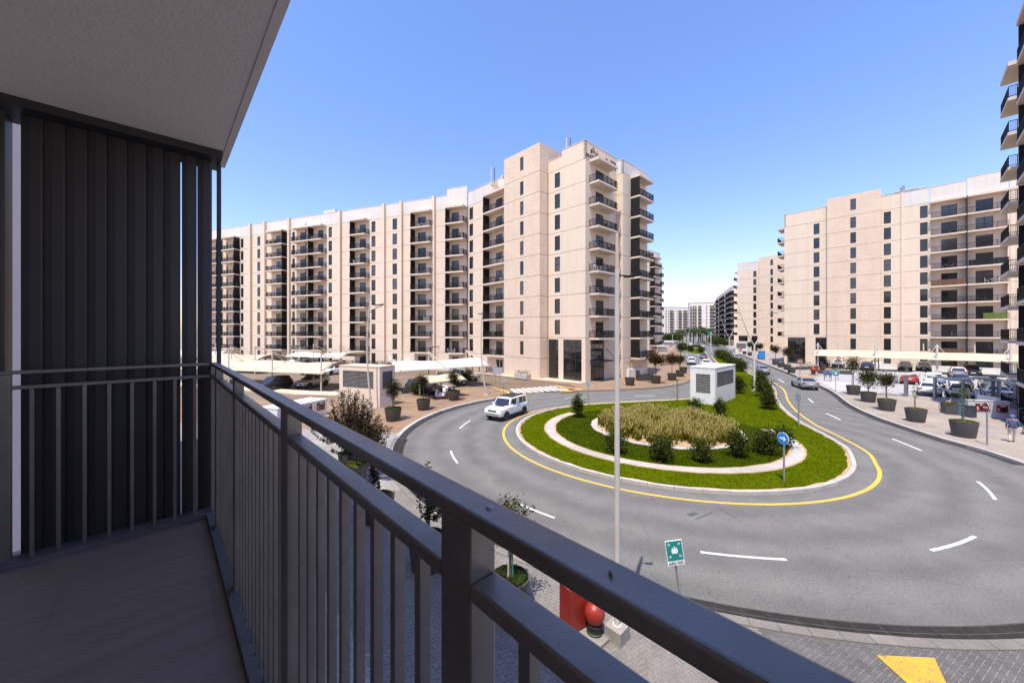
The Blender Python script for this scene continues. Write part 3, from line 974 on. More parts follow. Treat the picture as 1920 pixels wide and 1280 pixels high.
asphalt_brown = M('brown_asphalt', (0.165, 0.115, 0.078), 0.9, col2=(0.13, 0.09, 0.06), vscale=0.3, fine=0.12, fscale=10)
asphalt_pale = M('pale_asphalt', (0.36, 0.35, 0.35), 0.9, col2=(0.31, 0.30, 0.30), vscale=0.2, fine=0.1, fscale=10)
paint_white = M('road_paint_white', (0.66, 0.65, 0.63), 0.7, col2=(0.50, 0.49, 0.47), vscale=4, fine=0.14, fscale=30)
paint_yellow = M('road_paint_yellow', (0.72, 0.40, 0.045), 0.7, col2=(0.62, 0.35, 0.06), vscale=2, fine=0.1, fscale=30)
def paver(name, c1, c2, joint, sx, sy, rot=0.0):
    m = bpy.data.materials.new(name)
    m.use_nodes = True
    t = m.node_tree
    N, L = t.nodes, t.links
    b = N['Principled BSDF']
    b.inputs['Roughness'].default_value = 0.9
    g = N.new('ShaderNodeNewGeometry')
    mp = N.new('ShaderNodeMapping')
    mp.inputs['Rotation'].default_value = (0, 0, rot)
    L.new(g.outputs['Position'], mp.inputs['Vector'])
    br = N.new('ShaderNodeTexBrick')
    br.inputs['Color1'].default_value = (*c1, 1)
    br.inputs['Color2'].default_value = (*c2, 1)
    br.inputs['Mortar'].default_value = (*joint, 1)
    br.inputs['Scale'].default_value = 1
    br.inputs['Brick Width'].default_value = sx
    br.inputs['Row Height'].default_value = sy
    br.inputs['Mortar Size'].default_value = 0.012
    L.new(mp.outputs[0], br.inputs['Vector'])
    n = N.new('ShaderNodeTexNoise')
    n.inputs['Scale'].default_value = 0.35
    n.inputs['Detail'].default_value = 5
    L.new(g.outputs['Position'], n.inputs['Vector'])
    r = N.new('ShaderNodeMapRange')
    r.inputs[1].default_value, r.inputs[2].default_value = 0.3, 0.7
    r.inputs[3].default_value, r.inputs[4].default_value = 0.82, 1.15
    L.new(n.outputs[0], r.inputs[0])
    mx = N.new('ShaderNodeMix'); mx.data_type = 'RGBA'; mx.blend_type = 'MULTIPLY'; mx.inputs[0].default_value = 1
    L.new(br.outputs[0], mx.inputs[6]); L.new(r.outputs[0], mx.inputs[7])
    L.new(mx.outputs[2], b.inputs['Base Color'])
    return m
paver_brown = paver('brown_pavers', (0.265, 0.170, 0.108), (0.22, 0.14, 0.088), (0.19, 0.125, 0.08), 0.6, 0.3, RAD(44))
paver_pink = paver('pinkish_pavers', (0.315, 0.262, 0.225), (0.265, 0.22, 0.19), (0.225, 0.19, 0.165), 0.6, 0.3, RAD(44))
paver_sand = paver('sand_slabs', (0.55, 0.44, 0.33), (0.51, 0.40, 0.30), (0.45, 0.35, 0.26), 0.6, 0.6, RAD(44))
paver_white = paver('pale_slabs', (0.44, 0.40, 0.37), (0.39, 0.355, 0.33), (0.29, 0.265, 0.245), 0.5, 0.25, 0.2)
paver_grey = paver('grey_pavers', (0.27, 0.245, 0.23), (0.22, 0.20, 0.188), (0.34, 0.315, 0.295), 0.4, 0.2, RAD(28))
joint_sand = M('joint_sand', (0.36, 0.335, 0.315), 0.95, col2=(0.30, 0.275, 0.26), vscale=1.5, fine=0.1, fscale=30)
ground_m = M('pale_ground', (0.40, 0.34, 0.27), 0.95, col2=(0.34, 0.29, 0.23), vscale=0.01)

def struct(name, mb, mats, z=0.0):
    return tag(mb.build(name, mats, None, (0, 0, z)), kind='structure')
struct('ground', MB().add([(-5000, -5000, 0), (5000, -5000, 0), (5000, 5000, 0), (-5000, 5000, 0)], [(0, 1, 2, 3)]), ground_m, -0.05)
road_obj = struct('road', MB().prism([(-130, 2), (70, 2), (150, 40), (330, 420), (150, 420), (40, 130), (-40, 110), (-130, 110)], -0.04, 0.0, bottom=False), asphalt)

PH = 0.13
A_kerb = smooth([(3.8, 44.1), (7.3, 44.5), (12.1, 45.5), (17.5, 47.1), (20.8, 49), (24.2, 52.1), (28, 57.6), (30.7, 63.2), (34.3, 72.6), (38.2, 81.7), (47.5, 104), (60, 133), (82, 186), (108, 245)])
R_kerb = ring(17.9, -45, -12, 14) + smooth([(28.1, 24.4), (29.1, 28.0), (30.3, 31.4), (32.8, 36.3), (38.7, 45.6), (46.1, 60.5), (58, 86), (72.5, 116.7), (85, 142), (110, 195), (170, 330)])
st_l = smooth([(-1.37, 39.8), (-0.5, 42.5), (-1.3, 45.6), (-6.5, 52.0), (-14, 59.5)])
st_r = smooth([(3.8, 44.1), (6.6, 44.9), (8.0, 46.8), (7.4, 50.4), (3.0, 55.0), (-4, 62.4), (-9.5, 68.0)])
# near grey pavement, brown plaza, plaza by the lobby, right-hand plaza
near_in = ring(RO, -55, 182, 80)
near_in = ring(RO, 305, 182, 70)
struct('pavement', MB().prism([tuple(p) for p in near_in] + [(-34, 30), (-60, 34), (-60, -14), (26, -14)], -0.04, PH, bottom=False), paver_grey)
left_in = ring(RO, 182, 133, 22)
struct('plaza', MB().prism([tuple(p) for p in left_in] + [tuple(p) for p in st_l[:13]] + [(-6.5, 49.0), (-14, 40.5), (-24, 41.8), (-60, 55), (-60, 34), (-34, 30)], -0.04, PH, bottom=False), paver_brown)
a_back = [(90, 250), (40, 120), (0, 85), (-30, 92)]
struct('plaza', MB().prism([tuple(p) for p in st_r[::-1]] + [tuple(p) for p in A_kerb[1:]] + a_back, -0.04, PH, bottom=False), paver_brown)
struct('plaza', MB().prism([tuple(p) for p in R_kerb] + [(260, 330), (230, 60), (80, -12), (27, -12)], -0.04, PH, bottom=False), paver_pink)
# pale apron along the lobby block and tower, and the strip before the long face
ap = [fl.P(-0.2, 0.0), fl.P(-0.2, 1.5), fl.P(6, 2.6), fl.P(16, 3.3), fl.P(26, 1.6), fl.P(26, -0.3)]
struct('pavement', MB().prism([tuple(p) for p in ap], PH - 0.02, PH + 0.012, bottom=False), paver_sand)
# dark side street and tan car park
struct('side_street', MB().prism([tuple(p) for p in st_l] + [(-26, 68), (-60, 82), (-60, 90), (-24, 78)] + [tuple(p) for p in st_r[::-1]], 0.0, 0.004, bottom=False), asphalt_brown)
struct('car_park', MB().prism([(-9, 49.6), (-14, 41.0), (-24, 42.3), (-60, 55.5), (-110, 72), (-110, 108), (-60, 81.6), (-26, 67.6), (-14.3, 59.4)], 0.0, 0.008, bottom=False), asphalt_tan)
struct('service_lane', MB().prism([(-15.5, 37.5), (-14.0, 40.3), (-24, 41.6), (-50, 50.4), (-50, 45.5), (-24, 38.2), (-18, 38.4)], PH - 0.02, PH + 0.004, bottom=False), asphalt_tan)
struct('pavement', MB().prism([(-14, 40.9), (-24, 42.2), (-50, 51.2), (-50, 53.6), (-24, 44.6), (-14.5, 43.2)], 0.0, PH + 0.02, bottom=False), paver_sand)
# right-hand car park
cpR = [(42.7, 41.3), (50.6, 34.6), (66, 19), (108, 46), tuple(fb.P(-22, 2.0)), tuple(fb.P(8, 2.0)), (55, 63), (52.5, 57)]
struct('car_park', MB().prism(cpR, PH - 0.02, PH + 0.004, bottom=False), asphalt_pale)
drive = [(38.0, 43.6), (42.2, 50.0), (47.0, 58.0), (55, 63), (52.5, 57), (44.5, 44.5), (41.3, 42.3)]
struct('side_street', MB().prism(drive, PH - 0.02, PH + 0.008, bottom=False), asphalt_pale)

# ---------------------------------------------------------------- kerbs, stone by stone
kerb_m = M('kerb_stone', (0.20, 0.180, 0.163), 0.9, col2=(0.15, 0.135, 0.122), vscale=1.3, fine=0.1, fscale=20)
kerb_white = M('pale_kerb', (0.44, 0.41, 0.385), 0.9, col2=(0.36, 0.33, 0.305), vscale=1.3, fine=0.08, fscale=20)
def kerb_line(pts, wd, h, root, mat, step=1.0, side=1, gut=False):
    """kerb stones laid along a line, each one a piece"""
    st = walk(pts, step)
    inn = offset(st, wd * side)
    for i in range(len(st) - 1):
        a, b, c, d = st[i], st[i + 1], inn[i + 1], inn[i]
        t = (b - a).normalized() * 0.008
        poly = [a + t, b - t, c - t, d + t]
        o = poly[0]
        MB().prism([tuple(p - o) for p in poly], 0, h + 0.006 * ((i * 7) % 3), bottom=False).build('kerb_stone', mat, root, (o.x, o.y, 0))
def kroot(nm='kerb'):
    return tag(link(nm, None), kind='structure')
k1 = kroot()
kerb_line(R_kerb[10:80], 0.22, PH + 0.025, k1, kerb_white, 1.1, -1)
kerb_line(A_kerb[:54], 0.28, PH + 0.025, k1, kerb_m, 1.2, 1)
kerb_line(ring(RO, 133, 184, 60), 0.28, PH + 0.03, k1, kerb_white, 1.0, -1)
# dark gutter at the foot of the right kerb
gut_m = M('gutter', (0.030, 0.027, 0.026), 0.85, col2=(0.022, 0.02, 0.02), vscale=2)
struct('gutter', MB().strip(offset(R_kerb[10:70], 0.20), 0.40, 0.010), gut_m)
struct('gutter', MB().strip(offset(R_kerb[10:70], -0.255), 0.07, PH + 0.006), gut_m)
struct('gutter', MB().strip(ring(RO - 0.22, 133, 186, 60), 0.38, 0.010), gut_m)
# near kerb and drain: shared pieces turned round the centre
k2 = kroot()
k2.location = (CR.x, CR.y, 0)
da = 0.62 / RO
def arc_piece(r0, r1, ang, z0, z1, n=3, gap=0.006):
    g0, g1 = gap / r0, gap / r1
    pin = [(r0 * cos(g0 + (ang - 2 * g0) * i / n), r0 * sin(g0 + (ang - 2 * g0) * i / n)) for i in range(n + 1)]
    pout = [(r1 * cos(g1 + (ang - 2 * g1) * i / n), r1 * sin(g1 + (ang - 2 * g1) * i / n)) for i in range(n + 1)]
    return MB().prism(pin + pout[::-1], z0, z1, bottom=False)
kst = arc_piece(RO, RO + 0.27, da, 0, PH + 0.035).mesh('kerb_stone', kerb_m)
kst2 = arc_piece(RO, RO + 0.27, da, 0, PH + 0.042).mesh('kerb_stone', M('worn_kerb', (0.24, 0.215, 0.195), 0.9, col2=(0.18, 0.16, 0.145), vscale=2))
n0, n1 = int(RAD(186) / da), int(RAD(304) / da)
for i in range(n0, n1):
    link('kerb_stone', kst if (i * 5) % 7 else kst2, k2, (0, 0, 0), i * da)
dr = tag(link('drain_channel', None, None, (CR.x, CR.y, 0)), kind='structure')
struct('drain_bed', MB().strip(ring(RO - 0.31, 186, 305, 90), 0.56, 0.004), M('drain_dark', (0.012, 0.012, 0.012), 0.9))
gm_ = MB()
r0, r1, nb = RO - 0.56, RO - 0.06, 11
for i in range(nb):
    t0 = da * (i + 0.2) / nb
    t1 = da * (i + 0.50) / nb
    sk = 0.012
    gm_.hexa([(r0 * cos(t0), r0 * sin(t0), 0.006), (r1 * cos(t0 + sk), r1 * sin(t0 + sk), 0.006), (r1 * cos(t1 + sk), r1 * sin(t1 + sk), 0.006), (r0 * cos(t1), r0 * sin(t1), 0.006),
              (r0 * cos(t0), r0 * sin(t0), 0.026), (r1 * cos(t0 + sk), r1 * sin(t0 + sk), 0.026), (r1 * cos(t1 + sk), r1 * sin(t1 + sk), 0.026), (r0 * cos(t1), r0 * sin(t1), 0.026)], 0, ('b',))
for rr_ in (r0 + 0.02, (r0 + r1) / 2, r1 - 0.02):
    p = [(rr_ - 0.015) * 1.0, (rr_ + 0.015)]
    gm_.hexa([(p[0], 0, 0.006), (p[1], 0, 0.006), (p[1] * cos(da), p[1] * sin(da), 0.006), (p[0] * cos(da), p[0] * sin(da), 0.006),
              (p[0], 0, 0.029), (p[1], 0, 0.029), (p[1] * cos(da), p[1] * sin(da), 0.029), (p[0] * cos(da), p[0] * sin(da), 0.029)], 0, ('b',))
gm_.box(r0, r1, -0.012, 0.012, 0.006, 0.03, 0, ('b',))
grate_me = gm_.mesh('grate', M('cast_iron', (0.05, 0.046, 0.045), 0.7, 0.2, col2=(0.075, 0.066, 0.06), vscale=3))
for i in range(n0, n1): link('grate', grate_me, dr, (0, 0, 0), i * da)

# ---------------------------------------------------------------- herringbone pavers near our building
def pix(p, z):
    return (CX + p.x / p.y * FPX, HZ + (EYE - z) / p.y * FPX) if p.y > 0.5 else (-9999, -9999)
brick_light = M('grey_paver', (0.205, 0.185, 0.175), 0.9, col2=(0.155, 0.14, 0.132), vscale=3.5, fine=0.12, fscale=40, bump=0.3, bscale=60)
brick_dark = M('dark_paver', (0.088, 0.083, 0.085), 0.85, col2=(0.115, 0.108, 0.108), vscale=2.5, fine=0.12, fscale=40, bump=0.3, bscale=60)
brick_yellow = M('yellow_painted_paver', (0.62, 0.36, 0.04), 0.8, col2=(0.42, 0.30, 0.12), vscale=5, fine=0.15, fscale=30)
tri = [G(1643, 1226.6, 0.15), G(1752, 1231.5, 0.15), G(1776, 1282, 0.15), G(1790, 1330, 0.15), G(1770, 1330, 0.15)]
def inside(p, poly):
    c = False
    for a, b in zip(poly, poly[1:] + poly[:1]):
        if (a.y > p.y) != (b.y > p.y) and p.x < (b.x - a.x) * (p.y - a.y) / (b.y - a.y) + a.x: c = not c
    return c
BW_, BL_ = 0.10, 0.20
rotm = Matrix.Rotation(RAD(28), 2)
cells = []
for i in range(-90, 110):
    for j in range(-90, 110):
        # herringbone: two bricks per diagonal step
        if (i - j) % 4 == 0: cells.append((i * BW_, j * BW_, BL_, BW_))
        if (i - j) % 4 == 3: cells.append((i * BW_, j * BW_, BW_, BL_))
vis, rest = [], []
o0 = V2(3.5, 8.5)
for (x, y, lx, ly) in cells:
    c = o0 + rotm @ V2(x + lx / 2, y + ly / 2)
    dd = (c - CR).length
    if dd < RO + 0.14 or c.dot(EN) < 3.2 or c.y < 4.8 or c.y > 17: continue
    px, py = pix(c, 0.15)
    if px < 500 or px > 1990 or py > 1330: continue
    seen = (py < 676 + 0.505 * (px - 397)) or (1070 + 0.636 * (px - 1000) < py < 1125 + 0.71 * (px - 1000)) or (px > 920 and py > 1230 + 0.8 * (px - 1100)) 
    size = 700 / c.y
    (vis if seen and px < 1915 and py < 1279 else rest).append((size, c, lx, ly))
vis.sort(key=lambda t: -t[0])
rest += vis[300:]
vis = vis[:300]
pv = tag(link('paver_field', None), kind='structure')
bms = {}
for key, (lx, ly) in (('a', (BL_, BW_)), ('b', (BW_, BL_))):
    mb = MB()
    g, t = 0.006, 0.006
    pb = [(-lx / 2 + g, -ly / 2 + g), (lx / 2 - g, -ly / 2 + g), (lx / 2 - g, ly / 2 - g), (-lx / 2 + g, ly / 2 - g)]
    pt = [(p[0] * (1 - t / lx * 2), p[1] * (1 - t / ly * 2)) for p in pb]
    mb.add([(*p, -0.03) for p in pb] + [(*p, -0.004) for p in pb] + [(*p, 0) for p in pt],
           [(0, 1, 5, 4), (1, 2, 6, 5), (2, 3, 7, 6), (3, 0, 4, 7), (4, 5, 9, 8), (5, 6, 10, 9), (6, 7, 11, 10), (7, 4, 8, 11), (8, 9, 10, 11)])
    bms[key] = mb
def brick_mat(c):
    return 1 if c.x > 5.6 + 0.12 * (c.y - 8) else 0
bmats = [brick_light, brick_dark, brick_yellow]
bme = {(k, i): bms[k].mesh('brick', bmats[i]) for k in bms for i in range(3)}
rb = random.Random(5)
for _, c, lx, ly in vis:
    k = 'a' if lx > ly else 'b'
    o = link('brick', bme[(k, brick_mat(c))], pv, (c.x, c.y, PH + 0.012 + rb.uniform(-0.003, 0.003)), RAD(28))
mb = MB()
for _, c, lx, ly in rest:
    k = 'a' if lx > ly else 'b'
    z = PH + 0.012 + rb.uniform(-0.003, 0.003)
    mi = brick_mat(c)
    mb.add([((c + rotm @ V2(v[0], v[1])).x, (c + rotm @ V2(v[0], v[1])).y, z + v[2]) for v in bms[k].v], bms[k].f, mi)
if mb.v: tag(mb.build('brick_mass', bmats, pv), kind='stuff')

# ---------------------------------------------------------------- road markings, all parts of the road
def mark(mb, name='lane_marking', mat=None, z=0.006):
    mb.build(name, mat or paint_white, road_obj, (0, 0, z))
def dash_px(p0, p1, wd=0.115, curve=True):
    a, b = G(*p0), G(*p1)
    if curve:
        ra, rb_ = (a - CR).length, (b - CR).length
        t0, t1 = atan2(a.y - CR.y, a.x - CR.x), atan2(b.y - CR.y, b.x - CR.x)
        if t1 - t0 > pi: t1 -= 2 * pi
        if t0 - t1 > pi: t1 += 2 * pi
        pts = [CR + V2(cos(t0 + (t1 - t0) * i / 6), sin(t0 + (t1 - t0) * i / 6)) * (ra + (rb_ - ra) * i / 6) for i in range(7)]
    else: pts = [a, b]
    mark(MB().strip(pts, wd, 0))
for p0, p1 in (((1313, 1034.5), (1475, 1048.5)), ((1746, 1031.5), (1828, 1005)), ((1833, 902), (1866, 936.5)), ((975, 945), (1040, 970.5)), ((845, 845), (858, 868)), ((862, 803), (882, 788))):
    dash_px(p0, p1)
for p0, p1 in (((1673, 822), (1728, 844.5)), ((1549, 774.5), (1576, 787)), ((1516, 747), (1525, 755)), ((1459, 710), (1470, 717)), ((1405, 684), (1410, 686.5)),
               ((1058, 746.5), (1098, 744)), ((1190, 743), (1228, 741)), ((1292, 734), (1312, 731)), ((1312, 678), (1316, 683)), ((1308, 664), (1310, 667))):
    dash_px(p0, p1, 0.14, False)
# zebra across the side street
for i in range(9):
    x = 957 + i * 10.3
    a, b = G(x + 2, 729.2 - i * 0.75), G(x + 15 + i * 1.3, 737.2 - i * 0.8)
    mark(MB().strip([a, b], 0.55, 0), 'zebra_stripe', None, 0.010)
mark(MB().prism([tuple(G(*p)) for p in ((1050, 736.5), (1054, 731.5), (1075, 735.3), (1072, 736.3))], 0, 0.004, bottom=False), 'kerb_paint', paint_yellow, PH + 0.004)
mark(MB().strip([G(1042, 723.5, PH), G(1066, 726.5, PH), G(1090, 730, PH)], 0.5, 0), 'kerb_paint', paint_yellow, PH + 0.018)
mark(MB().strip(offset(st_l[1:15], -0.10), 0.3, 0), 'kerb_paint', paint_yellow, PH + 0.006)
# crossings further away
for i in range(8):
    a = V2(49.5 + i * 1.15, 123.5 - i * 0.1)
    mark(MB().strip([a, a + V2(1.0, 2.6)], 0.55, 0), 'zebra_stripe', None, 0.006)
for i in range(6):
    a = V2(39.6 + i * 0.75, 46.2 + i * 1.55)
    mark(MB().strip([a, a + V2(3.4, -1.9)], 0.55, 0), 'zebra_stripe', None, PH + 0.012)
# worn yellow paint over the near pavers
worn_yellow = M('worn_yellow_paint', (0.62, 0.33, 0.03), 0.8, col2=(0.50, 0.27, 0.035), vscale=3, fine=0.15, fscale=30)
def wear_through(m):
    t = m.node_tree
    b = t.nodes['Principled BSDF']
    src = b.inputs['Base Color'].links[0].from_socket
    g = t.nodes.new('ShaderNodeNewGeometry')
    n = t.nodes.new('ShaderNodeTexNoise'); n.inputs['Scale'].default_value = 7; n.inputs['Detail'].default_value = 6; n.inputs['Roughness'].default_value = 0.75
    t.links.new(g.outputs['Position'], n.inputs['Vector'])
    r = t.nodes.new('ShaderNodeMapRange'); r.inputs[1].default_value, r.inputs[2].default_value = 0.56, 0.62
    t.links.new(n.outputs[0], r.inputs[0])
    mx = t.nodes.new('ShaderNodeMix'); mx.data_type = 'RGBA'; mx.inputs[7].default_value = (0.16, 0.14, 0.12, 1)
    t.links.new(r.outputs[0], mx.inputs[0]); t.links.new(src, mx.inputs[6]); t.links.new(mx.outputs[2], b.inputs['Base Color'])
wear_through(worn_yellow)
mark(MB().prism([tuple(G(px, py, 0.158)) for px, py in ((1643, 1226.6), (1752, 1231.5), (1779, 1290), (1800, 1330), (1775, 1345))], 0, 0.003, bottom=False), 'kerb_paint', worn_yellow, PH + 0.0175)
# tyre scuffs
scuff = M('tyre_scuff', (0.075, 0.074, 0.075), 0.8)
for p0, p1, wd in (((1305, 973), (1336, 960), 0.07), ((1346, 950), (1382, 972), 0.05), ((1430, 947), (1436, 952), 0.05), ((1291, 966), (1306, 961), 0.22), ((924, 795), (937, 800), 0.06)):
    mark(MB().strip([G(*p0), G(*p1)], wd, 0), 'scuff_mark', scuff, 0.003)

# ---------------------------------------------------------------- roundabout island and the median it runs into
circ = ring(RI, 129, 325.5, 70)
left_edge = smooth([(4.03, 34.28), (7.6, 36.3), (13, 37.8), (20, 39.9), (25.5, 45), (31, 53), (36, 62), (41.5, 74), (47.3, 86), (53.5, 99), (60.2, 113)], 5)
right_edge = smooth([(63.2, 113), (57.5, 99), (51.5, 86), (46.3, 75.4), (40.6, 63.2), (35.6, 51.6), (32.4, 45.8), (28.6, 40.2), (25.2, 34.6), (22.6, 29.2), (21.3, 25.2), (20.2, 22.4), (18.86, 20.57)], 5)
outline = circ + right_edge[::-1][1:] + left_edge[::-1][:-1]
# inner soil bed and lawn sheets
bed = offset(outline + [outline[0]], 0.18)[:-1]
struct('traffic_island', MB().prism([tuple(p) for p in bed], -0.02, 0.115, bottom=False), soil_m)
k3 = kroot()
kerb_line(outline + [outline[0]], 0.19, 0.15, k3, kerb_white, 1.15, 1)
lawn_out = offset(outline + [outline[0]], 0.36)[:-1]
# outer lawn with a ring path cut out, as sheets with a small thickness
def jag(pts, amp, seed):
    r_ = random.Random(seed)
    return [p + V2(r_.uniform(-amp, amp), r_.uniform(-amp, amp)) for p in pts]
lawn_root = tag(MB().prism([tuple(p) for p in jag(lawn_out, 0.07, 3)], 0.11, 0.165, bottom=False).build('lawn', lawn_m), kind='structure')
# soil fringe and white path, proud of the lawn like a shallow ditch edge
pa0, pa1 = 132, 362
def ringpoly(r0, r1, a0, a1, c=CR, n=80): return [tuple(p) for p in jag(ring(r1, a0, a1, n, c), 0.03, 1)] + [tuple(p) for p in jag(ring(r0, a1, a0, n, c), 0.03, 2)]
struct('path_edge', MB().prism(ringpoly(7.30, 8.14, pa0, pa1), 0.1, 0.172, bottom=False), soil_m)
struct('path', MB().prism(ringpoly(7.45, 8.04, pa0 + 1, pa1 - 1), 0.1, 0.182, bottom=False), paver_white)
struct('lawn', MB().prism([tuple(p) for p in jag(ring(7.30, 0, 360, 90)[:-1], 0.05, 8)], 0.1, 0.178, bottom=False), lawn_in)
CB = V2(11.0, 27.1)
struct('path', MB().prism([tuple(p) for p in jag(ring(5.15, 0, 360, 70, CB)[:-1], 0.05, 4)], 0.1, 0.19, bottom=False), paver_white)
struct('planting_bed', MB().prism([tuple(p) for p in jag(ring(4.72, 0, 360, 70, CB)[:-1], 0.10, 6)], 0.1, 0.20, bottom=False), soil_m)
mb = MB()
mb.strip(offset(outline + [outline[0]], -0.85), 0.16, 0)
mark(mb, 'yellow_line', paint_yellow, 0.006)
# blades of turf
def blades(region, n, h, mats, z, seed, wd=0.016, name='lawn_blades'):
    r_ = random.Random(seed)
    mb = MB()
    xs, ys = [p[0] for p in region['poly']], [p[1] for p in region['poly']]
    poly = [V2(*p) for p in region['poly']]
    got = 0
    x0, x1, y0, y1 = min(xs), max(xs), min(ys), min(max(ys), region.get('ymax', 1e9))
    while got < n:
        p = V2(r_.uniform(x0, x1), r_.uniform(y0, y1))
        if not inside(p, poly) or not region['ok'](p): 
            continue
        got += 1
        for k in range(3):
            a = r_.uniform(0, 2 * pi)
            hh = h * r_.uniform(0.6, 1.3)
            dx, dy = cos(a), sin(a)
            w_ = wd * r_.uniform(0.8, 1.6)
            ln = r_.uniform(0.2, 0.8) * hh
            bx, by = p.x + r_.uniform(-0.05, 0.05), p.y + r_.uniform(-0.05, 0.05)
            mb.add([(bx - dy * w_, by + dx * w_, z), (bx + dy * w_, by - dx * w_, z), (bx + dx * ln, by + dy * ln, z + hh)], [(0, 1, 2)])
    return tag(mb.build(name, mats), kind='stuff', cat='grass', label=region['label'])
inpath = lambda p: pa0 - 1 < (math.degrees(atan2(p.y - CR.y, p.x - CR.x)) - 0) % 360 < 360 or (math.degrees(atan2(p.y - CR.y, p.x - CR.x)) % 360) < 3
blades({'poly': [tuple(p) for p in lawn_out], 'ok': lambda p: not (7.2 < (p - CR).length < 8.25 and inpath(p)) and (p - CR).length > 7.2 and (p - CB).length > 5.2, 'ymax': 60, 'label': 'bright green mown turf of the traffic island outside the white ring path'}, 15000, 0.06, lawn_blade, 0.155, 21)
blades({'poly': [tuple(p) for p in ring(7.25, 0, 360, 60)], 'ok': lambda p: (p - CB).length > 5.2, 'label': 'darker green turf between the white ring path and the tall grasses'}, 7000, 0.075, lawn_blade_in, 0.165, 22)
# tall ornamental grasses
def reeds():
    r_ = random.Random(31)
    mb = MB()
    for _ in range(950):
        a, rr_ = r_.uniform(0, 2 * pi), 4.65 * math.sqrt(r_.random())
        c = CB + V2(cos(a), sin(a)) * rr_
        H = (0.86 + 0.16 * sin(c.x * 1.9 + 1.3 * sin(c.y * 1.4)) + r_.gauss(0, 0.09)) * (1.0 - 0.35 * max(0, rr_ / 4.65 - 0.75) / 0.25)
        for k in range(26):
            t = r_.uniform(0, 2 * pi)
            hh = H * r_.uniform(0.55, 1.05)
            sp = r_.uniform(0.05, 0.42) * H
            w_ = r_.uniform(0.006, 0.012)
            d = V2(cos(t), sin(t))
            n_ = V2(-d.y, d.x) * w_
            b0 = c + d * r_.uniform(0, 0.06)
            m0 = b0 + d * sp * 0.4
            e0 = b0 + d * sp * 1.25 + V2(0.08, 0.02)
            mb.add([(*(b0 - n_), 0.18), (*(b0 + n_), 0.18), (*(m0 + n_), 0.18 + hh * 0.65), (*(m0 - n_), 0.18 + hh * 0.65), (*e0, 0.18 + hh)], [(0, 1, 2, 3), (3, 2, 4)], 0)
            if r_.random() < 0.24 and rr_ < 4.45:
                # a pale plume at the tip
                q = e0 + V2(r_.uniform(-0.05, 0.12), r_.uniform(-0.05, 0.05))
                zz = 0.18 + hh
                pw = 0.020
                mb.add([(e0.x - pw, e0.y, zz - 0.02), (e0.x + pw, e0.y, zz - 0.02), (q.x + pw, q.y, zz + 0.13), (q.x - pw, q.y, zz + 0.13)], [(0, 1, 2, 3)], 1)
                mb.add([(e0.x, e0.y - pw, zz - 0.02), (e0.x, e0.y + pw, zz - 0.02), (q.x, q.y + pw, zz + 0.13), (q.x, q.y - pw, zz + 0.13)], [(0, 1, 2, 3)], 1)
    return tag(mb.build('ornamental_grass', [reed_m, plume_m]), kind='stuff', cat='grass', label='tall straw-coloured fountain grass filling the middle of the traffic island')
reeds()
# ================================================================ OUR BALCONY
ZF, ZC = EYE - 1.41, EYE + 1.42
FR = (E1, EN)
def e1_at(px, e2):
    u = (px - CX) / FPX
    return e2 * (E1.x * u + E1.y) / (EN.x * u + EN.y)
def e2_at(px, e1):
    u = (px - CX) / FPX
    return e1 * (EN.x * u + EN.y) / (E1.x * u + E1.y)
metal = M('grey_powder_coat', (0.185, 0.166, 0.150), 0.36, 0.4, col2=(0.235, 0.212, 0.192), vscale=5, fine=0.07, fscale=30, bump=0.03, bscale=60)
metal_dark = M('louvre_coat', (0.026, 0.0235, 0.027), 0.5, col2=(0.033, 0.030, 0.034), vscale=2.5)
stucco = M('ceiling_stucco', (0.88, 0.80, 0.73), 0.95, col2=(0.85, 0.77, 0.70), vscale=1.2, fine=0.02, fscale=20, bump=0.40, bscale=60, bdist=0.012)
tile_m = bpy.data.materials.new('wood_look_tile')
tile_m.use_nodes = True
def _tile():
    t = tile_m.node_tree
    N, L = t.nodes, t.links
    b = N['Principled BSDF']
    b.inputs['Roughness'].default_value = 0.5
    g = N.new('ShaderNodeNewGeometry')
    mp = N.new('ShaderNodeMapping')
    mp.inputs['Rotation'].default_value = (0, 0, -atan2(EN.y, EN.x))
    mp.inputs['Scale'].default_value = (0.8, 9, 1)
    mp.vector_type = 'TEXTURE' if False else 'POINT'
    L.new(g.outputs['Position'], mp.inputs['Vector'])
    rt = N.new('ShaderNodeVectorRotate')
    rt.rotation_type = 'Z_AXIS'
    rt.inputs['Angle'].default_value = -atan2(EN.y, EN.x)
    L.new(g.outputs['Position'], rt.inputs['Vector'])
    sc_ = N.new('ShaderNodeVectorMath'); sc_.operation = 'MULTIPLY'; sc_.inputs[1].default_value = (1.3, 9, 1)
    L.new(rt.outputs[0], sc_.inputs[0])
    n = N.new('ShaderNodeTexNoise'); n.inputs['Scale'].default_value = 1.6; n.inputs['Detail'].default_value = 6; n.inputs['Roughness'].default_value = 0.65
    L.new(sc_.outputs[0], n.inputs['Vector'])
    r = N.new('ShaderNodeValToRGB')
    r.color_ramp.elements[0].position, r.color_ramp.elements[0].color = 0.3, (0.24, 0.18, 0.14, 1)
    r.color_ramp.elements[1].position, r.color_ramp.elements[1].color = 0.7, (0.31, 0.24, 0.19, 1)
    L.new(n.outputs[0], r.inputs[0])
    L.new(r.outputs[0], b.inputs['Base Color'])
_tile()
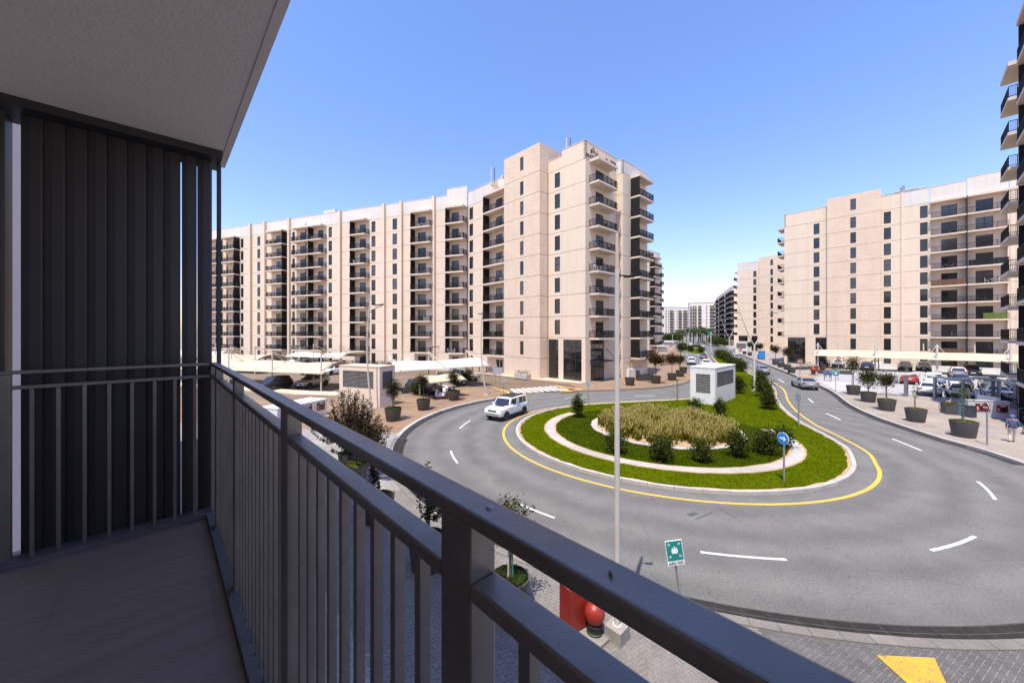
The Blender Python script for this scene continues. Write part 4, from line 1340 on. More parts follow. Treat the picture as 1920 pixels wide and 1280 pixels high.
# slab and tiles
fl_root = struct('balcony_floor', MB().fbox(FR, -3.5, 4.0, -1.6, 0.40, ZF - 0.25, ZF - 0.012), concrete)
k = 0
for i in range(-3, 7):
    for j in range(2):
        a0, a1 = -2.0 + (i + 3) * 0.6, -2.0 + (i + 4) * 0.6
        a1 = min(a1, 3.66)
        if a0 > 3.6: continue
        off = 0.0 if i % 2 else -0.6
        for q0 in (-1.6 + off, -0.4 + off, 0.8 + off):
            q1 = min(q0 + 1.2, 0.255)
            q0 = max(q0, -1.6)
            if q1 - q0 < 0.05 or j: continue
            MB().fbox(FR, a0 + 0.0005, a1 - 0.0005, q0 + 0.0005, q1 - 0.0005, ZF - 0.011, ZF).build('floor_tile', tile_m, fl_root)
kerb_b = M('upstand_paint', (0.15, 0.145, 0.15), 0.7, col2=(0.12, 0.115, 0.12), vscale=4, fine=0.1, fscale=25)
struct('balcony_upstand', MB().fbox(FR, -3.5, 3.80, 0.258, 0.375, ZF - 0.2, ZF + 0.035).fbox(FR, 3.665, 3.80, -1.6, 0.258, ZF - 0.2, ZF + 0.035), kerb_b)
# ceiling with its drip edge
struct('balcony_ceiling', MB().fbox(FR, -3.5, 4.02, -1.6, 0.365, ZC, ZC + 0.24).fbox(FR, -3.5, 4.02, 0.365, 0.405, ZC - 0.004, ZC + 0.24), stucco)
# our own building behind the balcony
own = thing('apartment_building', 'pale wall of our own building, a strip beside the louvres', 'building', tuple(bal(0, -2)))
own_m = M('own_wall', (0.66, 0.60, 0.54), 0.9, col2=(0.61, 0.55, 0.50), vscale=0.8, fine=0.03, fscale=10)
ol = own.location
OWN_H = 21.5  # unseen height made up, set by where the wall's shadow should end
def ownpart(name, mb, mat): return mb.build(name, mat, own, (-ol.x, -ol.y, -ol.z))
ownpart('wall', MB().fbox(FR, -30, 29, -14, -1.6, 0, OWN_H), own_m)
for k in range(0, 5):
    if k == 1: continue
    z = ZF + (k - 2 + 1) * FH if k >= 2 else 2.4
    if k >= 2 and k != 2: ownpart('balcony_slab', MB().fbox(FR, -3.5, 4.0, -1.6, 0.4, z + 0.02, z + 0.26), stucco)
for a0, q in ((-2.2, 0), (0.9, 0)):
    mb = MB().fbox(FR, a0, a0 + 0.06, -1.6, -1.55, ZF, ZF + 2.3).fbox(FR, a0 + 1.9, a0 + 1.96, -1.6, -1.55, ZF, ZF + 2.3).fbox(FR, a0 + 0.06, a0 + 1.9, -1.6, -1.55, ZF + 2.24, ZF + 2.3).fbox(FR, a0 + 0.95, a0 + 1.01, -1.6, -1.56, ZF, ZF + 2.24)
    fo = ownpart('door', mb, frame_m)
    MB().fbox(FR, a0 + 0.06, a0 + 1.9, -1.599, -1.585, ZF + 0.02, ZF + 2.24).build('pane', glass_m, fo)

# railing
rail = thing('balcony_railing', 'dark grey metal railing with flat top rail along the balcony edge in the foreground', 'railing', tuple(bal(3.72, 0.3)) + (ZF + 0.035,))
rl = rail.location
def rpart(name, mb, bev=0.003, parent=None, mat=None):
    o = mb.build(name, mat or metal, rail, (-rl.x, -rl.y, -rl.z))
    if bev: bevelled(o, bev, 3)
    return o
zt = EYE - 0.225
q0, q1 = 0.285, 0.33
e1c0, e1c1 = 3.70, 3.745
rpart('top_rail', MB().fbox(FR, -1.6, e1c1, q0, q1, zt - 0.022, zt), 0.0045)
rpart('top_rail', MB().fbox(FR, e1c0, e1c1, -0.72, q0 - 0.001, zt - 0.0225, zt - 0.0005), 0.0045)
zs = EYE - 0.318
posts = [(e1_at(880, q0), e1_at(825, q0)), (e1_at(537, q0), e1_at(525, q0)), (e1_at(439, q0), e1_at(439, q0) + 0.065)]
posts.append((posts[2][0] + 0.90, posts[2][0] + 0.965))
posts.append((posts[0][0] - 0.9, posts[0][0] - 0.84))
zb = ZF + 0.035
cuts = sorted(posts)
for p0, p1 in cuts:
    rpart('post', MB().fbox(FR, p0, p1, q0 + 0.001, q1 - 0.001, zb, zt - 0.022), 0.003)
    # shallow groove plate that makes the post read as two flats
    rpart('base_plate', MB().fbox(FR, p0 - 0.02, p1 + 0.02, q0 - 0.015, q1 + 0.012, zb, zb + 0.008), 0.002)
rpart('post', MB().fbox(FR, e1c0, e1c1, q0 + 0.001, q1 - 0.001, zb, zt - 0.022), 0.003)
ends = [-1.6] + [x for p in cuts for x in p] + [e1c0]
for i in range(0, len(ends), 2):
    rpart('lower_rail', MB().fbox(FR, ends[i] + 0.0005, ends[i + 1] - 0.0005, q0, q1 - 0.002, zs - 0.022, zs), 0.004)
bar_me = MB().fbox(FR, -0.009, 0.009, -0.009, 0.009, zb, zs - 0.022).mesh('baluster', metal)
def bar(e1, e2):
    p = bal(e1, e2)
    link('baluster', bar_me, rail, (p.x - rl.x, p.y - rl.y, -rl.z))
step = 0.0865
for i in range(0, len(ends), 2):
    a, b = ends[i], ends[i + 1]
    n = max(1, round((b - a) / step))
    for k in range(1, n): bar(a + (b - a) * k / n, (q0 + q1) / 2)
# back run
rpart('lower_rail', MB().fbox(FR, e1c0, e1c1 - 0.002, -0.66, q0, zs - 0.022, zs), 0.004)
for px in (60, 110, 159, 205, 248, 290, 328, 365): bar((e1c0 + e1c1) / 2, e2_at(px, 3.72))
rpart('post', MB().fbox(FR, e1c0, e1c1, -0.72, -0.655, zb, zt - 0.0225), 0.003)
p = bal(e1_at(907, 0.3), 0.31)
MB().lathe([(0.0, 0.003), (0.004, 0.0025), (0.0052, 0.001), (0.0055, 0)], 12).build('screw_cap', steel_m, rail, (p.x - rl.x, p.y - rl.y, zt - rl.z))
# louvre screen
scr = thing('louvre_screen', 'tall dark vertical louvre screen closing the far end of the balcony', 'screen', tuple(bal(3.85, -0.2)) + (ZF - 0.3,))
sl_ = scr.location
def spart(name, mb, bev=0.0):
    o = mb.build(name, metal_dark, scr, (-sl_.x, -sl_.y, -sl_.z))
    if bev: bevelled(o, bev, 2)
    return o
edges = [e2_at(px, 3.80) for px in (38, 82, 124, 165, 202, 240, 276, 308, 339.5, 370, 398)]
edges = [edges[0] - 0.19, edges[0] - 0.06] + edges
tl = 0.035
GAP = {8: 0.0014, 9: 0.0017, 10: 0.0038, 11: 0.0026}
for i in range(len(edges) - 1):
    if i == 1: continue
    a, b = edges[i], edges[i + 1]
    gl, gr = GAP.get(i, 0.0008), GAP.get(i + 1, 0.0008)
    sk = 0.15 * tl
    P_ = lambda e1, e2: tuple(bal(e1, e2))
    # slightly faceted fin: a flat box with a folded outer edge
    poly = [P_(3.806, a + gl), P_(3.80, a + 0.035), P_(3.80, b - gr - 0.012), P_(3.812, b - gr), P_(3.95, b - gr + sk), P_(3.95, a + gl + sk)]
    spart('slat', MB().prism(poly, ZF - 0.3, ZC - 0.055))
spart('header', MB().fbox(FR, 3.665, 3.99, -1.5, 0.355, ZC - 0.055, ZC - 0.001))
spart('sill', MB().fbox(FR, 3.802, 3.99, -1.5, 0.355, ZF - 0.36, ZF - 0.302))
spart('post', MB().fbox(FR, 3.82, 3.86, e2_at(407, 3.82), e2_at(415, 3.82), ZF - 0.3, ZC - 0.055), 0.003)
# a small brown seed husk lying on the top rail
pp = bal(e1_at(1145, 0.305), 0.305)
sd = tag(MB().lathe([(0, 0), (0.0022, 0.0012), (0.003, 0.003), (0.0022, 0.0048), (0, 0.006)], 10).build('seed_husk', M('husk', (0.22, 0.12, 0.06), 0.6, col2=(0.12, 0.06, 0.03), vscale=400), None, (pp.x, pp.y, zt), 50), 'tiny brown seed husk lying on the top rail of the railing', 'seed')
sd.scale = (0.7, 1.2, 0.7)
# ================================================================ PLANTS
def leaf_quad(mb, p, size, r_, mi=0, asp=0.5, up=0.3):
    t = r_.uniform(0, 2 * pi)
    el = r_.uniform(-0.7, 1.0) * (1 - up) + up * 0.5
    u = Vector((cos(t) * cos(el), sin(t) * cos(el), sin(el)))
    v = u.cross(Vector((r_.gauss(0, 1), r_.gauss(0, 1), r_.gauss(0, 1))))
    if v.length < 1e-3: return
    v = v.normalized() * (size * asp * 0.5)
    u = u * size
    p = Vector(p)
    mid = p + u * 0.5
    mb.add([p, mid + v, p + u, mid - v], [(0, 1, 2, 3)], mi)
def crown_mesh(name, mats, rx, rz, clumps, per, size, seed, shape='ball', gap=0.30, asp=0.5, cr=0.28):
    """leaves gathered in clumps over an uneven volume"""
    r_ = random.Random(seed)
    mb = MB()
    for _ in range(clumps):
        while True:
            d = Vector((r_.uniform(-1, 1), r_.uniform(-1, 1), r_.uniform(-1, 1)))
            if 0.25 < d.length < 1: break
        d = d.normalized() * (r_.uniform(0.45, 1.0) if r_.random() > gap else r_.uniform(0.1, 0.6))
        if shape == 'cone':
            k = (1 - (d.z + 1) / 2)
            c = Vector((d.x * rx * (0.25 + 0.95 * k), d.y * rx * (0.25 + 0.95 * k), d.z * rz))
        elif shape == 'column':
            k = 1 - max(0, d.z) ** 3 * 0.5
            c = Vector((d.x * rx * k, d.y * rx * k, (d.z * 1.05) * rz))
        elif shape == 'vase':
            k = 0.45 + 0.6 * (d.z + 1) / 2
            c = Vector((d.x * rx * k * 1.2, d.y * rx * k * 1.2, d.z * rz))
        else:
            c = Vector((d.x * rx, d.y * rx, d.z * rz))
        c *= 1 + r_.uniform(-0.08, 0.12)
        mi = r_.choice(range(len(mats)))
        for _ in range(per):
            p = c + Vector((r_.gauss(0, 1) * rx * cr, r_.gauss(0, 1) * rx * cr, r_.gauss(0, 1) * min(rz, rx) * cr))
            leaf_quad(mb, p, size * r_.uniform(0.7, 1.3), r_, mi, asp)
    return mb.mesh(name, mats)
def limbs(h0, h1, spread, n, r0, seed, lean=0.0):
    """a tapered trunk that forks into limbs"""
    r_ = random.Random(seed)
    mb = MB()
    top = Vector((lean, 0, h0))
    mb.tube([(0, 0, 0), (lean * 0.3, 0.01, h0 * 0.5), top], r0, 7, 0, r0 * 0.7)
    for i in range(n):
        t = 2 * pi * i / n + r_.uniform(-0.5, 0.5)
        s = spread * r_.uniform(0.5, 1.0)
        e = Vector((cos(t) * s + lean, sin(t) * s, h1 * r_.uniform(0.8, 1.0)))
        m_ = top.lerp(e, 0.5) + Vector((cos(t) * s * 0.18, sin(t) * s * 0.18, -0.05))
        mb.tube([top - Vector((0, 0, 0.05)), m_, e], r0 * 0.55, 5, 0, r0 * 0.18)
        for q in range(2):
            e2 = e + Vector((r_.uniform(-1, 1) * s * 0.5, r_.uniform(-1, 1) * s * 0.5, r_.uniform(0.05, 0.3) * (h1 - h0)))
            mb.tube([m_, (m_ + e2) / 2 + Vector((0, 0, 0.04)), e2], r0 * 0.28, 4, 0, r0 * 0.1)
    return mb.mesh('trunk', bark_m, 60)

# ---------------------------------------------------------------- planters
def pot_meshes(rt, rb, h, mat, cover, n=28):
    o = MB().lathe([(rb, 0), (rb + 0.01, 0.02), (rt, h - 0.02), (rt, h), (rt - 0.045, h), (rt - 0.05, h - 0.07), (0, h - 0.07)], n).mesh('pot', mat, 40)
    r_ = random.Random(int(rt * 1000))
    g = MB().lathe([(rt - 0.05, h - 0.06), (rt * 0.6, h + 0.01), (0, h + 0.03)], 20)
    for _ in range(260):
        a, q = r_.uniform(0, 2 * pi), (rt - 0.03) * math.sqrt(r_.random())
        leaf_quad(g, (q * cos(a), q * sin(a), h - 0.03 + 0.05 * (1 - q / rt)), 0.11, r_, 0, 0.6, 0.6)
    return o, g.mesh('ground_cover', cover)
POT_G = pot_meshes(0.64, 0.50, 1.0, pot_m, cover_m)
POT_GD = pot_meshes(0.62, 0.49, 1.0, pot_m, cover_dark)
POT_B = pot_meshes(0.66, 0.51, 1.0, pot_brown, cover_dark)
def planter(p, label, kind=POT_G, s=1.0, group=None, rz=0.0, z=PH):
    r = thing('planter', label, 'planter', (p.x, p.y, z), rz, group)
    r.scale = (s, s, s)
    link('pot', kind[0], r)
    tag(link('ground_cover', kind[1], r), kind='stuff')
    return r
def tree(p, z, trunk, crown, label, cz, group=None, s=1.0, rz=0.0, stakes=(), name='small_tree', cat='tree'):
    r = thing(name, label, cat, (p.x, p.y, z), rz, group)
    r.scale = (s, s, s)
    if trunk: link('trunk', trunk, r)
    if crown: link('crown', crown, r, (0, 0, cz))
    for dx, dy, h, m in stakes:
        MB().tube([(dx, dy, -0.05), (dx * 0.6, dy * 0.6, h)], 0.028, 6).build('stake', m, r)
    return r

CR_DARK = crown_mesh('crown', [leaf_dark, leaf_dark, leaf_brown], 0.72, 0.62, 90, 22, 0.13, 1, 'vase')
CR_DARK2 = crown_mesh('crown', [leaf_dark, leaf_dark, leaf_shrub], 0.74, 0.78, 110, 22, 0.13, 2, 'ball')
CR_TALL = crown_mesh('crown', [leaf_dark, leaf_dark, leaf_shrub, leaf_brown], 0.62, 0.85, 80, 20, 0.12, 3, 'ball')
CR_SPIKE = crown_mesh('crown', [leaf_needle, leaf_needle, leaf_dark], 0.62, 0.75, 110, 16, 0.17, 4, 'vase', 0.3, 0.25)
CR_BRONZE = crown_mesh('crown', [leaf_brown, leaf_brown, leaf_needle], 0.85, 0.62, 90, 20, 0.18, 5, 'ball')
CR_SPARSE = crown_mesh('crown', [leaf_light, leaf_shrub], 0.42, 0.55, 14, 9, 0.13, 6, 'ball')
CR_OLIVE = crown_mesh('crown', [leaf_dark, leaf_shrub, leaf_needle], 0.52, 0.55, 70, 18, 0.09, 7, 'ball', 0.3, 0.4, 0.2)
TR_A, TR_B, TR_C = limbs(0.9, 1.7, 0.5, 5, 0.05, 1), limbs(0.35, 1.5, 0.6, 6, 0.05, 2), limbs(1.3, 2.2, 0.4, 4, 0.045, 3)
TR_SAP = limbs(1.2, 1.8, 0.3, 4, 0.022, 4, 0.05)

# spiky dark shrub-trees close behind the railing: long curved boughs set with short leaves
def spiky_tree(p, z, H, W_, n, seed, label):
    r_ = random.Random(seed)
    r = thing('small_tree', label, 'tree', (p.x, p.y, z))
    tb_, cb = MB(), MB()
    tb_.tube([(0, 0, 0), (0.02, 0, H * 0.3)], 0.05, 7, 0, 0.04)
    for i in range(n):
        t = r_.uniform(0, 2 * pi)
        k = r_.random()
        sp = W_ * (0.25 + 0.85 * (1 - k)) * r_.uniform(0.7, 1.1)
        z0 = H * (0.12 + 0.3 * r_.random())
        z1 = H * (0.35 + 0.65 * k) * r_.uniform(0.85, 1.05)
        e = Vector((cos(t) * sp, sin(t) * sp, z1))
        b = Vector((0.01, 0, z0))
        m_ = b.lerp(e, 0.55) + Vector((cos(t) * sp * 0.2, sin(t) * sp * 0.2, -0.08 * H))
        pts = [b, b.lerp(m_, 0.5) + Vector((0, 0, -0.02 * H)), m_, m_.lerp(e, 0.5) + Vector((0, 0, -0.01)), e]
        tb_.tube(pts, 0.016, 4, 0, 0.005)
        for q in range(84):
            f = 0.22 + 0.80 * q / 83
            s_ = min(3.999, f * 4) if f < 1 else 3.999
            ii = int(s_)
            pp = pts[ii].lerp(pts[ii + 1], s_ - ii)
            pp = pp + Vector((r_.gauss(0, 1), r_.gauss(0, 1), r_.gauss(0, 1))) * 0.035
            leaf_quad(cb, pp, 0.115 * r_.uniform(0.7, 1.2), r_, 0, 0.42, 0.4)
    tb_.build('trunk', bark_m, r)
    cb.build('crown', [leaf_needle], r)
    return r

near_g = 'charcoal planters along the near pavement'
pa0_, pa_, pb_, pc_, pd_ = V2(-8.15, 18.75), V2(-7.2, 17.07), V2(-4.9, 13.7), V2(-2.5, 11.0), V2(-0.05, 9.35)
planter(pa0_, 'charcoal planter holding the tallest spiky dark tree behind the top rail', POT_GD, 0.9, near_g)
planter(pa_, 'charcoal planter with bright green cover between the railing bars, second from the corner', POT_G, 0.92, near_g)
planter(pb_, 'charcoal planter seen under the middle of the lower rail', POT_GD, 0.92, near_g)
planter(pc_, 'charcoal planter seen through the bars just left of the big post', POT_GD, 0.9, near_g)
planter(pd_, 'charcoal planter with a staked round tree right of the big railing post', POT_GD, 0.80, near_g)
ng = 'dark trees in planters on the near pavement'
spiky_tree(pa0_, PH + 0.9, 3.25, 1.75, 100, 3, 'tallest spiky dark tree rising above the top rail near the fire cabinet')
spiky_tree(pa_ + V2(0.35, 0.3), PH + 0.9, 2.2, 1.35, 74, 8, 'lower spreading dark tree above the top rail, right of the tallest spiky one')
t = spiky_tree(pb_, PH + 0.9, 1.8, 0.55, 7, 5, 'thin weeping sapling in the planter under the middle of the lower rail')
t = spiky_tree(pc_, PH + 0.88, 2.35, 0.55, 9, 12, 'thin sapling with a few leafy twigs poking over the top rail')
MB().tube([(0.06, 0.03, -0.1), (0.05, 0.03, 1.5)], 0.028, 6).build('stake', stake_green, t)
t = tree(pd_, PH + 0.78, TR_A, CR_OLIVE, 'small round olive-green tree with white and green stakes behind the top rail', 1.55, None, 0.95)
for dx, m in ((-0.05, white_pole), (0.08, stake_green)):
    MB().tube([(dx, -0.06, -0.05), (dx * 0.5, -0.04, 1.3)], 0.022, 6).build('stake', m, t)
# left plaza row
lg = 'brown planters along the left kerb'
p1, p2, p3 = G(737, 788, PH), G(794, 768, PH), G(851, 750, PH)
planter(p1, 'brown planter with a spiky tree right in front of the louvred kiosk', POT_B, 1.0, lg)
planter(p2, 'brown planter between the louvred kiosk and the scooter', POT_B, 0.95, lg)
planter(p3, 'brown planter beside the scooter, nearest the side street', POT_B, 0.98, lg)
lt = 'dark trees in the brown planters'
tree(p1, PH + 0.95, TR_A, CR_SPIKE, 'dense spiky dark tree in front of the louvred kiosk', 1.5, lt, 1.0, 0.3, ((0.12, 0.05, 1.2, stake_green), (-0.05, 0.1, 1.2, steel_m)))
tree(p2, PH + 0.92, TR_C, CR_SPIKE, 'dark tree with a bare stem in front of the lower shade sail', 1.95, lt, 0.82, 1.7)
tree(p3, PH + 0.94, TR_A, CR_SPIKE, 'dark tree beside the scooter and the side street', 1.35, lt, 1.05, 2.9)
# row by the lobby
bg = 'dark planters on the plaza by the corner lobby'
def pl(px, py, label, kind=POT_B, s=1.0):
    p = G(px, py - 4, PH)
    planter(p, label, kind, s, bg)
    return p
q = pl(1181, 726, 'dark planter with a small sapling, nearest the lobby entrance'); tree(q, PH + 0.95, TR_SAP, CR_SPARSE, 'thin pale sapling by the lobby entrance', 1.9, None, 1.05)
q = pl(1230, 722.5, 'dark planter under the widest bronze tree'); tree(q, PH + 0.95, TR_C, CR_BRONZE, 'widest bronze-leaved tree on the plaza', 1.85, None, 1.25, 0.4)
q = pl(1260, 716.7, 'dark planter under the flat bronze tree near the kerb bend'); tree(q, PH + 0.95, TR_C, CR_BRONZE, 'flat-topped bronze-leaved tree near the kerb bend', 1.95, None, 1.08, 2.2)
q = pl(1275, 710, 'dark planter at the kerb bend'); tree(q, PH + 0.95, TR_A, CR_DARK, 'green and bronze tree at the kerb bend of the avenue', 1.7, None, 1.05, 1.0)
q = pl(1281, 703, 'dark planter just beyond the kerb bend'); 
q = pl(1276, 680, 'dark planter far up the avenue kerb by the parked white car'); tree(q, PH + 0.95, TR_A, CR_DARK2, 'rounded dark tree up the avenue by the parked white car', 1.7, None, 1.35)
# low box planters by the lobby
def box_planter(p, label, lx=2.0, ly=0.9, h=0.75, rz=0.0, mat=pot_brown, cover=cover_dark, name='box_planter', tall=0.0):
    r = thing(name, label, 'planter', (p.x, p.y, PH), rz)
    MB().box(-lx / 2, lx / 2, -ly / 2, ly / 2, 0, h).build('box', mat, r)
    r_ = random.Random(int(p.x * 10))
    mb = MB()
    for _ in range(240):
        leaf_quad(mb, (r_.uniform(-lx / 2, lx / 2) * 0.98, r_.uniform(-ly / 2, ly / 2) * 0.98, h + r_.uniform(-0.05, 0.08 + tall)), 0.15, r_, 0, 0.6, 0.5)
    tag(mb.build('ground_cover', cover, r), kind='stuff')
ea = atan2(E1.y, E1.x)
box_planter(G(1209, 713, PH), 'low brown box planter between the lobby and the widest bronze tree', 2.3, 1.1, 0.8, 0.1)
box_planter(fl.P(fl.a(985, 3), 3.6), 'low box planter at the foot of the textured tower', 2.6, 1.0, 0.7, ea, concrete, leaf_shrub, 'box_planter', 0.4)
box_planter(G(1789, 776, PH), 'charcoal box planter beside the leaning bicycles', 1.3, 1.0, 0.85, ea + 0.3, pot_m, cover_m)
box_planter(G(1552, 701, PH), 'long low planter with a small bush at the car park edge, left of the sign', 2.6, 0.9, 0.6, ea, pot_m, leaf_shrub, 'box_planter', 0.5)
box_planter(G(1578, 701, PH), 'long low planter with a small bush at the car park edge, right of the sign', 2.6, 0.9, 0.6, ea, pot_m, leaf_shrub, 'box_planter', 0.45)
box_planter(G(1512, 692, PH), 'low bushy planter by the avenue side entrance of the right-hand block', 4.5, 1.2, 0.5, ea + 1.2, pot_m, leaf_shrub, 'box_planter', 0.9)
# right-hand row
rg = 'charcoal planters along the right-hand kerb'
rt_ = 'trees in the right-hand planters'
def rp(px, pyb, label, s=1.0):
    p = G(px, pyb, PH)
    p = p * ((p.length + 0.5) / p.length)
    planter(p, label, POT_G, s, rg)
    return p
q = rp(1807, 820.7, 'nearest charcoal planter on the right, beside the no-entry sign', 1.05)
tree(q, PH + 1.0, TR_SAP, CR_SPARSE, 'sparse sapling with a green stake in the nearest right-hand planter', 1.7, rt_, 1.15, 0.5, ((0.2, 0.1, 1.9, stake_green),))
q = rp(1717, 791.7, 'charcoal planter with a nearly leafless sapling, second from the no-entry sign', 1.0)
tree(q, PH + 0.95, TR_SAP, CR_SPARSE, 'nearly leafless sapling in the second right-hand planter', 1.5, rt_, 0.85, 2.0, ((0.1, 0.0, 1.2, bark_m),))
q = rp(1662.5, 770.7, 'charcoal planter under the forked tree on the right', 1.0)
tree(q, PH + 0.95, TR_C, CR_DARK, 'forked dark tree with a bare trunk on the right-hand pavement', 1.75, rt_, 1.0, 0.9, ((-0.35, 0.1, 1.9, steel_m),))
q = rp(1628, 754.5, 'charcoal planter under the densest dark tree on the right', 1.0)
tree(q, PH + 0.95, TR_B, CR_DARK2, 'densest dark rounded tree on the right-hand pavement', 1.35, rt_, 1.08, 2.5)
q = rp(1600, 740.5, 'charcoal planter under the tall slender tree by the driveway', 1.0)
tree(q, PH + 0.95, TR_C, CR_TALL, 'tall slender tree with bronze tips by the car park driveway', 2.3, rt_, 1.08, 1.2, ((0.1, 0.1, 1.4, steel_m),))
rg2 = 'charcoal planters further up the right-hand pavement'
for i, (px, py, lab) in enumerate(((1484, 699, 'first planter before the driveway, up the right-hand pavement'), (1476, 693, 'planter second before the driveway, up the right-hand pavement'), (1464, 688.5, 'planter third before the driveway, under a small tree'),
                                   (1454, 684, 'planter fourth before the driveway, under a dark tree'), (1425, 673, 'planter by the poster stand up the avenue'), (1406, 666.5, 'farther of the paired planters up the avenue, right one'), (1396, 664, 'farther of the paired planters up the avenue, left one'))):
    p = G(px, py, PH)
    planter(p, 'charcoal ' + lab, POT_G, 1.0, rg2)
    if i in (1, 3, 4, 5):
        tree(p, PH + 0.95, TR_C, CR_DARK, 'dark tree in the ' + lab, 1.9, 'trees further up the right-hand pavement', 1.3, i * 1.3)

# ---------------------------------------------------------------- shrubs on the island
SH1 = crown_mesh('crown', [leaf_shrub, leaf_shrub, leaf_dark], 0.62, 0.58, 130, 20, 0.12, 11, 'ball')
SH2 = crown_mesh('crown', [leaf_shrub, leaf_dark], 0.62, 0.62, 110, 20, 0.13, 12, 'ball')
SHC = crown_mesh('crown', [leaf_dark, leaf_shrub], 0.42, 0.85, 120, 20, 0.11, 13, 'column')
SHK = crown_mesh('crown', [leaf_shrub, leaf_dark], 0.55, 0.75, 120, 20, 0.12, 14, 'cone')
ST = limbs(0.12, 0.7, 0.35, 5, 0.03, 9)
def shrub(px, py, s, me, label, cz=0.66, grp='round shrubs on the traffic island', rz=0.0, sz=1.0):
    p = G(px, py, 0.17)
    r = thing('shrub', label, 'shrub', (p.x, p.y, 0.165), rz, grp)
    r.scale = (s, s, s * sz)
    link('stem', ST, r)
    link('crown', me, r, (0, 0, cz))
    return r
shrub(1156, 847, 1.0, SH1, 'round shrub half hidden behind the foreground lamp pole', 0.62)
shrub(1240, 863, 0.98, SH2, 'dense round shrub at the front edge of the tall grasses, left of two similar ones', 0.64, rz=1)
shrub(1316, 864, 0.88, SH1, 'round shrub in front of the middle of the tall grasses', 0.68, rz=2)
shrub(1383, 856, 0.92, SH2, 'taller loose shrub at the right end of the tall grasses', 0.72, rz=3, sz=1.15)
shrub(1437, 850, 1.08, SH1, 'broad shrub left of the blue arrow sign', 0.62, rz=4)
shrub(1467, 838, 0.95, SH2, 'dark shrub just behind the blue arrow sign', 0.66, rz=5)
shrub(1304, 772, 0.95, SH1, 'small shrub behind the grasses, left of the white kiosk', 0.6, rz=6)
shrub(1350, 779, 0.95, SHK, 'cone-shaped shrub in front of the white kiosk', 0.72, 'clipped shrubs on the traffic island')
shrub(1084, 782, 1.1, SHC, 'narrow column-shaped shrub at the left side of the island', 0.9, 'clipped shrubs on the traffic island')
shrub(1385, 737, 1.35, SHK, 'bulky shrub at the right wall of the white kiosk', 0.72, 'clipped shrubs on the traffic island', 1.0)
mg = 'hedge shrubs along the median'
for px, py, s, me, lab in ((1440, 766, 1.28, SHK, 'nearest hedge shrub at the kerb of the median'), (1432, 743, 1.45, SH2, 'hedge shrub second along the median kerb'), (1425, 724, 1.5, SHK, 'hedge shrub third along the median kerb, at the lamp post'),
                           (1388, 696, 1.75, SH1, 'lone round shrub on the median behind the white kiosk'), (1376, 687, 1.6, SH2, 'hedge shrub beside the second lamp post'), (1368, 682, 1.7, SH1, 'hedge shrub left of the second lamp post'),
                           (1361, 677, 1.9, SH2, 'big hedge shrub in the clump near the crossing'), (1354, 673, 2.0, SH1, 'second big hedge shrub in the clump near the crossing'), (1347, 670, 1.8, SH2, 'last hedge shrub of the clump, at the crossing')):
    shrub(px, py, s, me, lab, 0.64, mg, px * 0.7)
# young climber on a post at the rear of the island
p = G(1268, 752, 0.1)
r = thing('young_tree', 'young staked plant at the back kerb of the island by the road', 'plant', (p.x, p.y, 0.1))
for dx in (-0.12, 0.14): MB().tube([(dx, 0, 0), (dx, 0, 2.1)], 0.03, 6).build('stake', stake_green if dx > 0 else white_pole, r)
mb = MB(); r_ = random.Random(4)
for _ in range(110):
    leaf_quad(mb, (r_.gauss(-0.05, 0.10), r_.gauss(0, 0.10), r_.uniform(0.2, 2.2)), 0.12, r_, 0, 0.5)
mb.build('crown', leaf_light, r)
# island across the crossing with its own shrubs
fm_out = smooth([(66, 126), (72, 139), (80, 158), (86, 170), (79, 172), (72, 160), (65, 140), (62.5, 127), (66, 126)], 4)
struct('traffic_island', MB().prism([tuple(p) for p in fm_out[:-1]], -0.02, 0.13, bottom=False), kerb_white)
struct('lawn', MB().prism([tuple(p) for p in offset(fm_out, 0.4)[:-1]], 0.1, 0.17, bottom=False), lawn_m)
fg = 'shrubs on the far median beyond the crossing'
for (x, y, s, me, lab) in ((65.5, 129.5, 2.0, SH1, 'nearest'), (66.5, 138.5, 1.6, SHK, 'second'), (69.3, 146, 1.6, SH2, 'third'), (72, 155, 1.7, SH1, 'fourth'), (75, 163, 1.8, SH2, 'farthest')):
    r = thing('shrub', lab + ' shrub on the far median beyond the zebra crossing', 'shrub', (x, y, 0.165), x, fg)
    r.scale = (s, s, s)
    link('stem', ST, r); link('crown', me, r, (0, 0, 0.64))
# ================================================================ CARS
tyre_m = M('tyre', (0.018, 0.018, 0.018), 0.85)
rim_m = M('alloy_rim', (0.35, 0.35, 0.36), 0.35, 0.8)
rim_dark = M('dark_rim', (0.05, 0.05, 0.052), 0.4, 0.5)
car_glass = M('car_glass', (0.02, 0.024, 0.028), 0.05, spec=0.9)
car_black = M('car_trim', (0.02, 0.02, 0.02), 0.6)
head_m = M('headlight', (0.55, 0.56, 0.58), 0.1, 0.3)
tail_m = M('tail_light', (0.28, 0.012, 0.012), 0.15)
plate_m = M('number_plate', (0.72, 0.72, 0.70), 0.5)
def paint(name, c, metal=0.0, rough=0.28): return M('car_paint_' + name, c, rough, metal, coat=0.6)
PAINT = {'white': paint('white', (0.74, 0.74, 0.73)), 'silver': paint('silver', (0.42, 0.42, 0.42), 0.6, 0.35), 'black': paint('black', (0.014, 0.014, 0.016)), 'grey': paint('grey', (0.11, 0.115, 0.12), 0.4),
         'red': paint('red', (0.42, 0.03, 0.02)), 'blue': paint('blue', (0.02, 0.035, 0.11), 0.2), 'navy': paint('navy', (0.012, 0.018, 0.04), 0.2), 'beige': paint('beige', (0.43, 0.38, 0.31), 0.5, 0.35), 'green': paint('green_grey', (0.20, 0.21, 0.19), 0.4)}

